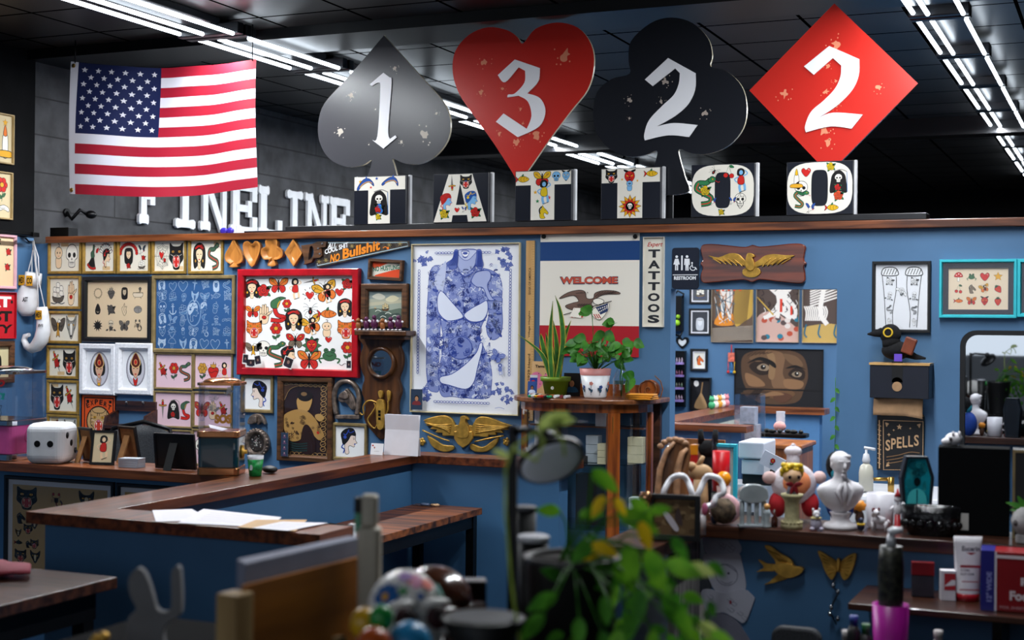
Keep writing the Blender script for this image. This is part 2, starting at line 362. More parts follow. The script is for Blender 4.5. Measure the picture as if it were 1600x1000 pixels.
def m_eagle(c):
    for f in (-1,1):
        d = c.sub(0,0,1,0,f); d.blob((.1,.1,.4,.6,.98,.75,.9,.2,.55,-.3,.15,-.2),'N',.07)
        for k in range(4): d.line((.25+.1*k,.1,.55+.12*k,-.05+.13*k),.04)
    c.blob((-.2,.2,0,.5,.25,.35,.15,-.2,.25,-.8,0,-.65,-.25,-.8,-.15,-.3),'Y',.06); c.blob((.0,.35,.05,.65,.3,.6,.4,.42,.2,.38),'W',.05)
def m_spider(c):
    for f in (-1,1):
        for a,b in ((.9,.9),(.4,.95),(-.2,.9),(-.8,.8)): c.line((0,.05,f*.5,a*.6+.2,f*b,a),.05)
    c.ell(0,-.25,.28,.38,'K',.02); c.ell(0,.2,.16,.16,'K',.02); c.ell(0,-.25,.07,.16,'R',0)
def m_web(c):
    for k in range(8): a = PI*k/4; c.line((0,0,.98*math.cos(a),.98*math.sin(a)),.03)
    for r in (.3,.55,.8,.95): 
        for k in range(8): a=PI*k/4; b=a+PI/4; c.line((r*math.cos(a),r*math.sin(a),r*.82*math.cos(a+PI/8),r*.82*math.sin(a+PI/8),r*math.cos(b),r*math.sin(b)),.03)
    m_heart(c.sub(-.1,.1,.3)); m_rose(c.sub(.3,-.3,.22))
def m_star(c, f='Y', o='K', n=5, ri=.42):
    p=[]
    for k in range(2*n): r = .95 if k%2==0 else ri; a = PI/2+PI*k/n; p += [r*math.cos(a), r*math.sin(a)]
    c.poly(p,f)
    if o: c.path(pairs(p),.07,o,True)
def m_sun(c): m_star(c,'Y','K',10,.55); c.ell(0,0,.45,.45,'R',.06); m_lady(c.sub(0,0,.35))
def m_ship(c):
    c.blob((-.8,-.3,-.5,-.75,.5,-.75,.85,-.25,.3,-.4,-.4,-.4),'N',.06)
    for x,h in ((-.45,.5),(0,.85),(.45,.6)):
        c.line((x,-.4,x,h),.05); c.blob((x-.2,h-.1,x+.2,h-.1,x+.26,h-.45,x-.16,h-.42),'W',.05); c.blob((x-.22,h-.5,x+.22,h-.5,x+.28,h-.85,x-.18,h-.82),'W',.05)
    c.line((-.95,-.8,-.5,-.9,0,-.8,.5,-.9,.95,-.8),.09,'B')
def m_anchor(c):
    c.line((0,.6,0,-.8),.16); c.line((-.65,-.25,-.5,-.65,0,-.88,.5,-.65,.65,-.25),.15); c.line((-.35,.4,.35,.4),.12); c.ell(0,.75,.15,.15,None,.1)
def m_scorp(c):
    c.blob((-.2,.3,.2,.3,.15,-.2,-.15,-.2),'R',.06); c.line((0,-.2,.1,-.6,.5,-.7,.7,-.3,.5,.05),.15); c.line((0,-.2,.1,-.6,.5,-.7,.7,-.3),.07,'R')
    for f in (-1,1):
        c.line((f*.15,.3,f*.5,.5,f*.35,.8),.08); c.ell(f*.35,.8,.14,.18,'R',.05)
        for y in (.15,0,-.15): c.line((f*.15,y,f*.45,y+.1,f*.6,y-.15),.045)
def m_figure(c, dr='R'):
    c.line((0,-.95,-.1,-.5,.05,-.15),.2,'S'); c.line((.35,-.8,.3,-.35,.1,-.15),.2,'S'); c.blob((-.25,-.2,-.15,.35,.2,.4,.3,-.2,.05,-.35),dr,.05)
    c.line((-.15,.3,-.5,.1,-.3,-.15),.12,'S'); c.line((.2,.35,.55,.55,.35,.8),.12,'S'); c.blob((-.25,.4,-.25,.85,.05,.97,.3,.8,.25,.45),'K',.03); c.ell(.03,.63,.17,.2,'S',.04); c.line((-.05,-.95,.4,-.8),.06,'K')
def m_hand(c):
    c.blob((-.35,-.9,-.4,0,.4,.05,.3,-.9),'S',.06)
    for x,h in ((-.33,.6),(-.11,.85),(.11,.9),(.32,.65)): c.blob((x-.1,0,x-.09,h-.1,x,h,x+.09,h-.1,x+.1,0),'S',.06)
    c.blob((.3,-.2,.7,.1,.75,.3,.5,.15,.3,.05),'S',.06); c.ell(0,-.35,.2,.16,'R',.05)
def m_candle(c):
    c.blob((-.2,-.9,-.2,.3,.2,.35,.2,-.9),'W',.06); c.blob((-.16,.45,0,1,.16,.45,0,.3),'O',.05); c.blob((-.6,-.95,-.5,-.6,.5,-.6,.6,-.95),'Y',.06)
def m_cross(c):
    c.poly((-.15,.9,.15,.9,.15,.4,.55,.4,.55,.12,.15,.12,.15,-.9,-.15,-.9,-.15,.12,-.55,.12,-.55,.4,-.15,.4),'R'); m_rose(c.sub(0,.25,.4)); m_rose(c.sub(0,-.5,.3))
def m_thorns(c):
    for k in range(2):
        p=[]; 
        for i in range(20): a=2*PI*i/20; r=.7+.08*math.sin(5*a+k*3); p.append((r*math.cos(a),r*math.sin(a)))
        c.path(p,.07,'K',True)
    for i in range(14): a=2*PI*i/14; c.line((.7*math.cos(a),.7*math.sin(a),.95*math.cos(a+.2),.95*math.sin(a+.2)),.05,taper=True)
    c.line((-.3,-.75,-.3,-.98),.06); c.line((.3,-.75,.3,-.95),.06)
def m_jesus(c):
    c.blob((-.55,-.7,-.6,.3,-.4,.85,.4,.85,.6,.3,.55,-.7,.25,-.95,-.25,-.95),'K',.03); c.blob((-.26,.5,-.3,.0,0,-.35,.3,.0,.26,.5),'S',.04)
    c.line((-.2,.2,-.08,.2),.06); c.line((.2,.2,.08,.2),.06); c.line((0,.2,0,-.02),.04); c.line((-.12,-.18,.12,-.18),.05); c.line((-.4,.62,0,.5,.4,.62),.08,'N')
def m_fish(c):
    c.blob((-.6,0,-.1,.4,.5,.3,.9,0,.5,-.3,-.1,-.35),'O',.07); c.blob((-.55,0,-.95,.4,-.8,0,-.95,-.4),'R',.06); c.ell(.6,.08,.06,.06,'K',0); c.line((.3,.25,.2,0,.3,-.25),.05); c.line((-.1,.3,-.2,0,-.1,-.25),.05); leaf2(c,0,.3,1.2,.4)
def m_dolph(c):
    c.blob((-.95,-.6,-.7,-.1,-.2,.45,.4,.55,.9,.1,.97,-.3,.5,.1,.1,.05,-.4,-.25,-.75,-.7),'B',.06); c.poly((0,.5,.1,.85,.3,.5),'B'); c.line((.8,0,.4,.2,-.2,.0,-.6,-.4),.1,'Y')
def m_wolf(c):
    c.blob((-.7,.95,-.65,.2,-.4,-.3,0,-.95,.4,-.3,.65,.2,.7,.95,.3,.55,-.3,.55),'L',.07); c.blob((-.2,.1,0,-.9,.2,.1,0,.35),'W',.04)
    for f in (-1,1): c.ell(f*.33,.2,.11,.07,'Y',.03); c.line((f*.6,.7,f*.35,.4),.08); c.line((f*.55,0,f*.3,-.2),.05)
    c.ell(0,-.7,.12,.09,'K',0)
def m_flower(c, f='R', n=6):
    c.line((0,-.95,.08,-.4,0,0),.07,'G'); leaf2(c,0,-.6,.6,.5); leaf2(c,0,-.75,2.4,.5)
    for k in range(n): a=2*PI*k/n; c.ell(.33*math.cos(a),.3+.33*math.sin(a),.26,.26,f,.05)
    c.ell(0,.3,.2,.2,'Y',.05)
def m_cherry(c):
    c.line((-.4,-.3,-.1,.5,.1,.8),.05,'G'); c.line((.4,-.4,.2,.3,.1,.8),.05,'G'); c.ell(-.4,-.5,.32,.32,'R',.06); c.ell(.42,-.6,.32,.32,'R',.06); leaf2(c,.1,.8,-.4,.7)
def m_frog(c):
    c.ell(0,-.1,.6,.45,'G',.07); c.ell(-.3,.4,.2,.2,'G',.06); c.ell(.3,.4,.2,.2,'G',.06); c.ell(-.3,.42,.07,.07,'K',0); c.ell(.3,.42,.07,.07,'K',0); c.line((-.3,0,0,-.12,.3,0),.05); c.line((-.5,-.3,-.9,-.4,-.7,-.75),.14,'G'); c.line((.5,-.3,.9,-.4,.7,-.75),.14,'G')
def m_mush(c):
    c.blob((-.2,-.9,-.15,0,.15,0,.2,-.9),'W',.06); c.blob((-.85,.0,-.5,.7,0,.9,.5,.7,.85,0,0,-.12),'R',.07)
    for x,y in ((-.4,.3),(.05,.55),(.45,.25)): c.ell(x,y,.12,.1,'W',0)
def m_berry(c):
    c.blob((0,-.95,-.6,-.1,-.5,.4,0,.5,.5,.4,.6,-.1),'R',.07)
    for x,y in ((-.25,.1),(.2,.15),(0,-.3),(-.15,-.1),(.2,-.2)): c.ell(x,y,.04,.06,'Y',0)
    for a in (.3,1.2,2,2.9): leaf2(c,0,.45,a,.45)
def m_banner(c):
    c.blob((-.9,.1,-.4,.3,0,.2,.4,.3,.9,.1,.9,-.2,.4,-.05,0,-.15,-.4,-.05,-.9,-.2),'W',.06); c.line((-.6,.08,-.2,.1,.2,.02,.6,.08),.05)
def m_devil(c):
    c.blob((-.5,.6,-.65,0,-.3,-.6,0,-.9,.3,-.6,.65,0,.5,.6,0,.75),'R',.07)
    for f in (-1,1): c.blob((f*.35,.6,f*.7,.75,f*.75,.98,f*.2,.8),'K',.03); c.poly((f*.1,.1,f*.4,.3,f*.4,.08),'Y'); c.line((f*.1,.25,f*.45,.45),.08)
    c.line((-.3,-.2,0,-.35,.3,-.2),.08); c.poly((-.1,-.75,0,-.98,.1,-.75),'K'); c.ell(0,-.05,.1,.07,'K',0)
def m_ladywing(c): m_bfly(c.sub(-.1,.1,1.0,.3),'Y','O'); m_figure(c.sub(.05,-.05,.85))
def m_peacock(c):
    for k in range(6): a=-1.9-.22*k+.6; c.line((.0,.1,.5*math.cos(a),.5*math.sin(a),.95*math.cos(a),.95*math.sin(a)),.16,'K'); c.ell(.9*math.cos(a),.9*math.sin(a),.11,.11,'R',.04)
    c.blob((-.2,-.1,-.3,.3,-.05,.5,0,.85,.15,.92,.2,.7,.15,.3,.2,0),'G',.06); c.line((.18,.82,.35,.75),.05); leaf2(c,.4,.3,.8,.5,'R')
def m_stag(c): m_rose(c.sub(0,-.45,.5)); m_skull(c.sub(0,.25,.62)); leaf2(c,-.5,-.6,3.5,.5); leaf2(c,.5,-.6,-.4,.5)
def m_tear(c, f='K'): c.blob((0,.9,-.5,.0,-.35,-.7,.3,-.7,.5,.0),f,.05); c.line((-.2,-.3,0,-.5,.2,-.3),.06,'W')
def m_bath(c): c.blob((-.85,.05,-.8,-.5,-.4,-.6,.4,-.6,.8,-.5,.85,.05),'W',.08); c.line((-.95,.08,.95,.08),.12); c.line((-.5,-.6,-.6,-.85),.08); c.line((.5,-.6,.6,-.85),.08); m_flower(c.sub(.4,.55,.45)); 
def m_gem(c): c.ell(0,0,.75,.55,'L',.07); c.line((-.7,.1,0,.3,.75,.05),.06); c.line((0,.3,.2,-.5),.05)
def m_fig2(c): m_figure(c,'G')
def m_flame(c): c.blob((0,.98,-.2,.5,-.5,.2,-.35,-.4,-.1,-.9,.1,-.9,.4,-.4,.3,.0,.45,.5,.1,.4),None,.08); c.line((0,.5,-.1,0,.1,-.5),.05)
def m_pistol(c): c.blob((-.95,.2,-.9,.4,.5,.4,.6,.1,.85,-.7,.5,-.75,.3,-.1,-.2,.05),'N',.07); c.ell(.15,-.1,.15,.15,None,.06)
def m_kewpie(c): c.blob((-.3,-.8,-.35,-.1,.35,-.1,.3,-.8),'S',.06); c.ell(0,.3,.5,.45,'S',.06); c.ell(-.18,.3,.06,.08,'K',0); c.ell(.18,.3,.06,.08,'K',0); c.line((0,.7,.1,.95,-.1,.98),.08); c.line((-.1,.08,0,.03,.1,.08),.04,'R')
def m_horse(c): c.blob((-.3,-.9,-.4,0,-.1,.5,.0,.9,.2,.6,.5,.3,.85,-.15,.7,-.4,.3,-.15,.2,-.5,.4,-.9),'N',.07); c.line((-.35,-.3,-.45,.3,-.1,.75),.18,'K'); c.ell(.35,.22,.06,.05,'K',0)
MS = [m_rose,m_heart,m_sacred,m_dagger,m_rosedagger,m_snake,m_cobra,m_skull,m_bfly,m_moth,m_swallow,m_panther,m_tiger,m_lady,m_prof,m_eagle,m_spider,m_star,m_ship,m_anchor,m_scorp,m_figure,m_hand,m_flower,m_wolf,m_fish,m_devil,m_ladywing,m_peacock,m_kewpie]
def put(c, m, x, y, k, rot=0, f=1): m(c.sub(x,y,k,rot,f))
def lay(c, ms, cols, rows, k=.42, mx=.06, my=.06):
    W = c.w*(1-2*mx)/cols; H = c.h*(1-2*my)/rows; i = 0
    for r in range(rows):
        for q in range(cols):
            if i < len(ms) and ms[i]: put(c, ms[i], c.w*mx+W*(q+.5), c.h*(1-my)-H*(r+.5), min(W,H)*k)
            i += 1
def two(c, a, b, k=.44, sx=.72):
    a(c.sub(c.w*.27,c.h*.5,c.h*k,0,sx)); b(c.sub(c.w*.73,c.h*.5,c.h*k,0,sx))
def doodle(c, x, y, r, key, rn, n=5, lw=.1):
    d = c.sub(x,y,r,rn.random()*6.28); t = rn.randrange(4)
    if t == 0:
        for k in range(n): d.line((.1*k-.3,-.8,.2*k-.5,0,.15*k-.1,.8),lw,key)
    elif t == 1:
        d.ell(0,0,.7,.5,None,lw,key,10); d.ell(.1,0,.35,.25,None,lw,key,8); d.line((-.9,-.6,0,-.8,.9,-.5),lw,key)
    elif t == 2:
        for k in range(n): a=2*PI*k/n; d.line((0,0,.5*math.cos(a+.4),.5*math.sin(a+.4),.95*math.cos(a),.95*math.sin(a)),lw,key)
    else: d.line((-.9,-.3,-.3,.7,.3,.3,.1,-.3,-.3,0,.2,.5,.9,-.2),lw,key); d.line((-.6,-.7,0,-.5,.7,-.8),lw,key)
# ---------------------------------------------------------------- framed picture
WOODG = ('#b08a3e','#8a6a2c')
def fprof(w, h, fw, d, b, prof=None):
    prof = prof or [(0,0),(0,.8),(.15,1),(.7,1),(1,.55),(1,.2)]
    i0 = len(b.v); n = len(prof)
    for t,q in prof:
        o = fw*t; X=w/2-o; Z=h/2-o; b.av([(-X,-d*q,-Z),(X,-d*q,-Z),(X,-d*q,Z),(-X,-d*q,Z)])
    for j in range(n-1): b.af([(i0+4*j+k, i0+4*j+(k+1)%4, i0+4*j+4+(k+1)%4, i0+4*j+4+k) for k in range(4)])
    return b
def frame_pic(name, label, cat, box, fm, draw, fw=.018, d=.02, mat_c=None, mw=0, paper='#efe6d6', pal=None, glass=False, group=None, Y=WY, prof=None, tilt=0, px_draw=True, ax='y', rough=None):
    if ax == 'y':
        cx, cz, w_, h_ = wbox(*box, Y-d); t = thing(name, label, cat, (cx, Y-.001, cz), 0, group)
    else:   # hangs on the left wall, whose plane is x = Y
        a = on(box[0],(box[1]+box[3])/2,'x',Y+d); b_ = on(box[2],(box[1]+box[3])/2,'x',Y+d); T_ = on(box[2],box[1],'x',Y+d); M_ = on(box[2],box[3],'x',Y+d)
        w_ = b_.y-a.y; h_ = T_.z-M_.z; t = thing(name, label, cat, (Y+.001,(a.y+b_.y)/2,(T_.z+M_.z)/2), PI/2, group)
    if tilt: t.rotation_euler.y = tilt
    b = B(); fprof(w_,h_,fw,d,b,prof); b.box(-w_/2+fw*.3,w_/2-fw*.3,-d*.12,0,-h_/2+fw*.3,h_/2-fw*.3); obj('frame', b, fm, t)
    iw, ih = w_-2*fw, h_-2*fw
    if mw:
        b = B(); b.ring([(-iw/2,-ih/2),(iw/2,-ih/2),(iw/2,ih/2),(-iw/2,ih/2)],[(-iw/2+mw,-ih/2+mw),(iw/2-mw,-ih/2+mw),(iw/2-mw,ih/2-mw),(-iw/2+mw,ih/2-mw)],-d*.45,-d*.2)
        obj('mat_board', b, mat_c, t); iw -= 2*mw; ih -= 2*mw
    px = (box[2]-box[0])/w_; m_ = (fw+mw)
    pb = (box[0]+m_*px, box[1]+m_*px, box[2]-m_*px, box[3]-m_*px)
    c = Cv(iw, ih, pal, pb); c.rect(-.001,-.001,iw+.001,ih+.001,paper); draw(c)
    for it in c.items[1:]: it[0][:] = [(min(max(q[0],0),iw),min(max(q[1],0),ih)) for q in it[0]]
    b = B().at(-iw/2,-d*.16,-ih/2).canvas(c); obj('print', b, GLOSSINK if rough else INK, t)
    if glass: obj('glass', B().box(-iw/2-mw,iw/2+mw,-d*.62,-d*.6,-ih/2-mw,ih/2+mw), GLASS, t)
    return t
# ---------------------------------------------------------------- setting
BLUE = mat('blue_wall_paint','#4a7096',.55,var=.03,sc_=3,bump=.02)
BLACKP = mat('black_wall_paint','#09090b',.85,var=.2,sc_=6,bump=.1,spec=.15)
def block_mat():
    m = mat('grey_block_wall','#3b3b3e',.7,var=.25,sc_=5,bump=.25); nt=m.node_tree; n=nt.nodes; L=nt.links
    tc=n.new('ShaderNodeTexCoord'); sp=n.new('ShaderNodeSeparateXYZ'); cb=n.new('ShaderNodeCombineXYZ'); br=n.new('ShaderNodeTexBrick')
    L.new(tc.outputs['Object'],sp.inputs[0]); L.new(sp.outputs['Y'],cb.inputs[0]); L.new(sp.outputs['Z'],cb.inputs[1]); L.new(cb.outputs[0],br.inputs['Vector'])
    br.inputs['Scale'].default_value=1; br.inputs['Brick Width'].default_value=1.9; br.inputs['Row Height'].default_value=.26; br.inputs['Mortar Size'].default_value=.006
    br.inputs['Color1'].default_value=(1,1,1,1); br.inputs['Color2'].default_value=(.86,.86,.86,1); br.inputs['Mortar'].default_value=(.12,.12,.12,1)
    b=n['Principled BSDF']; src=b.inputs['Base Color'].links[0].from_socket; mx=n.new('ShaderNodeMixRGB'); mx.blend_type='MULTIPLY'; mx.inputs[0].default_value=1
    L.new(src,mx.inputs[1]); L.new(br.outputs['Color'],mx.inputs[2]); L.new(mx.outputs[0],b.inputs['Base Color']); return m
GREYW = block_mat()
def tile_mat(name, c, rough):
    m = mat(name,c,rough,var=.2,sc_=2,bump=.03,spec=.6); nt=m.node_tree; n=nt.nodes; L=nt.links
    tc=n.new('ShaderNodeTexCoord'); br=n.new('ShaderNodeTexBrick'); L.new(tc.outputs['Object'],br.inputs['Vector'])
    br.offset=0; br.inputs['Scale'].default_value=1; br.inputs['Brick Width'].default_value=.61; br.inputs['Row Height'].default_value=.61; br.inputs['Mortar Size'].default_value=.012
    br.inputs['Color1'].default_value=(1,1,1,1); br.inputs['Color2'].default_value=(.8,.8,.8,1); br.inputs['Mortar'].default_value=(.1,.1,.1,1)
    b=n['Principled BSDF']; src=b.inputs['Base Color'].links[0].from_socket; mx=n.new('ShaderNodeMixRGB'); mx.blend_type='MULTIPLY'; mx.inputs[0].default_value=1
    L.new(src,mx.inputs[1]); L.new(br.outputs['Color'],mx.inputs[2]); L.new(mx.outputs[0],b.inputs['Base Color'])
    iv=n.new('ShaderNodeMath'); iv.operation='MULTIPLY_ADD'; iv.inputs[1].default_value=-.6; iv.inputs[2].default_value=.6; L.new(br.outputs['Fac'],iv.inputs[0]); L.new(iv.outputs[0],b.inputs['Specular IOR Level'])
    bp=n.new('ShaderNodeBump'); bp.inputs['Strength'].default_value=1; bp.inputs['Distance'].default_value=.02; bp.invert=True; L.new(br.outputs['Fac'],bp.inputs['Height']); L.new(bp.outputs[0],b.inputs['Normal']); return m
TILE = tile_mat('dark_ceiling_tiles','#2e2d2d',.36)
CEILB = mat('black_gloss_ceiling','#0a0b0e',.3,var=.2,sc_=2)
WALN = wood('walnut_trim','#8c4e28','#44200e','x')
WALNY = wood('walnut_trim_long','#7a3f20','#3a1a0c','y')
DARKW = wood('dark_wood','#4a2a1c','#1e0f0a','x',rough=.3)
XR = 3.6
struct('floor', B().box(XL-.2,XR,-3,20.2,-.1,0), mat('dark_floor','#2a2624',.4,var=.2,sc_=3))
struct('ceiling', B().box(XL-.2,XR,-.5,20.2,CEIL,CEIL+.1), TILE)
struct('trim_1', B().box(XL,XR,7.62,8.1,CEIL-.07,CEIL-.001), CEILB)
struct('trim_2', B().box(XL,XR,13.0,13.25,CEIL-.16,CEIL-.001), CEILB)
struct('wall_left', B().box(XL-.12,XL,7.7,20,0,CEIL-.001), GREYW)
struct('wall_left_front', B().box(XL-.12,XL,-3,7.699,0,2.4), BLUE)
struct('wall_left_upper', B().box(XL-.12,XL,-3,7.699,2.401,CEIL-.001), BLACKP)
struct('wall_right', B().box(XR-.1,XR,-.5,20,.001,CEIL-.001), BLACKP)
struct('wall_far', B().box(XL-.12,XR,20,20.1,.001,CEIL-.001), BLACKP)
DX0,DX1,DZ = -2.375,-1.446,2.042
b = B(); PT=.1
o_ = [(XL+.001,.001),(DX0,.001),(DX0,DZ),(DX1,DZ),(DX1,.001),(XR-.101,.001),(XR-.101,2.36),(XL+.001,2.36)]
b.prism(o_, WY, WY+PT); struct('wall_back', b, BLUE)
struct('trim_3', B().box(-6.82,XR-.101,7.655,7.86,2.361,2.405), WALN, bev=.004)
struct('trim_4', B().box(-4.90,-0.98,7.665,7.80,2.406,2.44), mat('black_board','#15151a',.4,var=.2), bev=.003)
struct('trim_5', B().box(-5.3,-4.2,7.80,7.85,2.406,2.425), MT['black_board'])
# back room behind the doorway
struct('wall_rear_room', B().box(-4.6,-.6,13.3,13.4,.001,2.36), BLUE)
struct('wall_rear_room_right', B().box(-.7,-.6,7.801,13.299,.001,2.36), BLUE)
struct('wall_rear_room_left', B().box(-4.6,-4.5,7.801,13.299,.001,2.36), BLUE)
area('rear_room_light', -2.5, 10.6, 3.5, 1.6, 1.6, 95)
# conduit rail on the left upper wall
rl = obj('curtain_rail', B().tube([(XL+.1,5.6,2.415),(XL+.1,7.62,2.415)],.012).box(XL+.0,XL+.12,7.56,7.62,2.40,2.43), mat('black_metal','#121214',.35,metal=.6,var=.1))
tag(rl,'black metal rail running along the top of the blue left wall','rail')
sb = B().box(-6.82,-6.66,7.70,7.80,2.406,2.47); o = obj('black_box', sb, MT['black_metal'], bev=.004); tag(o,'small flat black box on the ledge below the black camera arm','box')
t = thing('security_camera','small black ball camera on a bent arm fixed to the grey wall','camera',(XL,8.02,2.60))
obj('bracket', B().at(0,0,0,0,PI/2).lathe([(.03,0),(.03,.015)],12), MT['black_metal'], t)
obj('arm', B().tube([(.01,0,0),(.07,-.02,-.05),(.1,.03,.02),(.13,.07,-.01)],.014), MT['black_metal'], t)
obj('head', B().sph(.14,.1,-.01,.035,.045,.03), MT['black_metal'], t)
# ---------------------------------------------------------------- ceiling strip lights
TUBE = mat('fluorescent_tube','#e8f4ff',.4,var=0,emit=9); HOUS = mat('black_fixture','#1b1c20',.3,var=.1,metal=.3)
def fixture(x, y, lab, offs, grp):
    t = thing('strip_light', lab, 'ceiling light', (x,y,CEIL-.07), 0, grp)
    obj('housing', B().box(-.1,.1,-.58,.58,.02,.068).box(min(offs)-.03,max(offs)+.03,-.61,-.55,-.04,.03).box(min(offs)-.03,max(offs)+.03,.55,.61,-.04,.03), HOUS, t, bev=.006)
    for k,dx in enumerate(offs):
        if 0: continue
        obj('tube', B().at(dx,0,-.02-.012*k,PI/2).lathe([(.010,-.545),(.013,-.54),(.013,.54),(.010,.545)],8), TUBE, t)
for k in range(12):
    fixture(-5.2, 4.15+1.25*k, 'fluorescent strip light over the left side, the %s along its row'%['first nearest','second','third','fourth','fifth','sixth','seventh','eighth','ninth','tenth','eleventh','farthest'][k], (-.17,0,.22), 'strip lights over the left side')
for k in range(12):
    fixture(-1.0, 3.9+1.25*k, 'fluorescent strip light over the right side, the %s along its row'%['first nearest','second','third','fourth','fifth','sixth','seventh','eighth','ninth','tenth','eleventh','farthest'][k], (-.13,-.05,.14), 'strip lights over the right side')
# ---------------------------------------------------------------- counters
BL2 = mat('counter_blue_paint','#3f6a92',.5,var=.04,sc_=3)
def counter(name, label, outline, walls, wallmat=None, z=CAP, th=.045, top=None):
    t = thing(name, label, 'counter', (outline[0][0],outline[0][1],0)); x0,y0 = outline[0]
    obj('countertop', B().prism([(x-x0,y-y0) for x,y in outline], z-th, z, 'xy'), top or WALNY, t, bev=.0025)
    for i,(a,b_,c,d) in enumerate(walls):
        obj('wall_panel', B().box(a-x0,b_-x0,c-y0,d-y0,.001,z-th-.0005), (wallmat or {}).get(i,BL2), t, bev=.002)
    return t
rc = counter('reception_counter','long blue reception counter with wrap-around walnut top',
    [(-3.86,4.24),(-2.56,4.24),(-2.56,4.47),(-3.61,4.47),(-3.61,7.0),(-2.7,7.0),(-2.7,7.2),(-3.86,7.2)],
    [(-3.81,-2.64,4.29,4.41),(-3.80,-3.66,4.411,7.17),(-3.659,-2.78,7.04,7.17)])
obj('end_board', B().box(-2.585+3.86,-2.562+3.86,4.475-4.24,4.50-4.24,.6,1.115), mat('white_laminate','#d9d9dc',.4,var=.02), rc)
counter('side_counter','low blue counter with walnut top holding the dice and candy machines', [(-6.955,5.62),(-3.865,5.62),(-3.865,5.95),(-6.955,5.95)], [(-6.955,-3.87,5.72,5.85)], top=WALN)
GREYB = mat('weathered_grey_boards','#8b8785',.8,c2='#4c4a4a',sc_=20,stretch=(3,3,.2),bump=.2)
counter('display_counter','blue display counter with dark top crowded with figurines',
    [(-1.64,4.45),(-1.43,4.45),(-1.43,5.08),(2.4,5.08),(2.4,5.42),(-1.64,5.42)],
    [(-1.42,2.3,5.14,5.3),(-1.4745,-1.4505,4.78,5.10),(-1.60,-1.56,4.55,5.3)], {1:GREYB}, top=DARKW)
# slim shelf under the display counter
t = thing('wall_shelf','thin dark shelf mounted below the figurine counter','shelf',(-.9,4.76,.93))
obj('board', B().box(.05,2.6,0,.37,-.022,0), DARKW, t, bev=.003)
obj('bracket', B().box(.5,.53,.05,.37,-.15,-.023), MT['black_metal'], t); obj('bracket', B().box(1.6,1.63,.05,.37,-.15,-.023), MT['black_metal'], t)
# bench desk
RUST = wood('rustic_brown_board','#8a4d26','#2b150b','x',rough=.55,s=7)
t = thing('bench_desk','narrow rustic brown desk with black legs inside the counter','desk',(-3.62,5.3,0))
obj('desktop', B().box(.02,.42,0,1.68,.81,.845), RUST, t, bev=.003)
for x in (.04,.36):
    for y in (.04,1.6): obj('leg', B().box(x,x+.045,y,y+.045,.001,.809), MT['black_metal'], t)
obj('rail', B().box(.36,.40,.086,1.599,.745,.808), MT['black_metal'], t); obj('lower_shelf', B().box(.05,.38,.09,1.59,.28,.30), DARKW, t)
# dark table at lower left
t = thing('side_table','dark wooden table with a black apron in the lower left corner','table',(-3.3,2.6,0))
p = on(184,901,'z',.97); TX,TY = p.x,p.y
t.location = (TX,TY,0)
obj('tabletop', B().box(-1.6,0,-1.5,0,.93,.97), DARKW, t, bev=.004); obj('apron', B().box(-1.55,-.05,-1.45,-.05,.83,.929), MT['black_metal'], t)
for x in (-1.5,-.10):
    for y in (-1.42,-.11): obj('leg', B().box(x,x+.05,y,y+.05,.001,.829), MT['black_metal'], t)
# foreground work counter
BLK = mat('black_laminate','#0b0b0d',.55,var=.1); MATB = mat('matte_black_top','#070708',.95,var=.1,spec=.1)
t = thing('work_counter','black work counter in the foreground under the skulls and plants','counter',(-1.2,2.1,0))
obj('countertop', B().box(-1.05,1.2,0,.80,1.07,1.11), MATB, t, bev=.004); obj('cabinet_body', B().box(-1.0,1.15,.03,.77,.001,1.069), MATB, t)
# low cart bottom right
t = thing('utility_cart','dark utility cart holding bottles beside the display counter','cart',(-.45,4.0,0))
obj('cart_top', B().box(-.5,.9,0,.5,.80,.83), BLK, t, bev=.004)
for x in (-.48,.84):
    for y in (.02,.44): obj('leg', B().box(x,x+.04,y,y+.04,.001,.799), MT['black_metal'], t)
# ---------------------------------------------------------------- pictures on the partition wall
GOLD = mat('gold_frame_wood','#a8843c',.4,var=.15,metal=.25,sc_=20)
BRONZ = mat('dull_gold_frame','#8f7a50',.45,var=.12,metal=.2,sc_=20)
BLKF = mat('black_frame','#141416',.35,var=.1); WHTF = mat('white_ornate_frame','#e9e9ee',.5,var=.05,sc_=60,bump=.4)
REDF = mat('red_painted_frame','#b0101c',.3,var=.12,sc_=15,coat=.3); BRNF = wood('brown_frame_wood','#6b4428','#33200f','x',rough=.45,s=14)
TEAL = mat('teal_frame','#35b7c4',.35,var=.05)
CREAM = '#e9e0cf'
ft = 'small gold frames of tattoo flash'
def flash2(a,b_,stamp=None,k=.44):
    def f(c):
        two(c,a,b_,k)
        if stamp: x,y = stamp; c.rect(c.w*x,c.h*y,c.w*(x+.26),c.h*(y+.13),'#d9b98a')
    return f
PALr = dict(G='#41604a', O='#b03a30', B='#39424e', Y='#c9933a', P='#c05560', N='#5a524a', L='#9a948a')
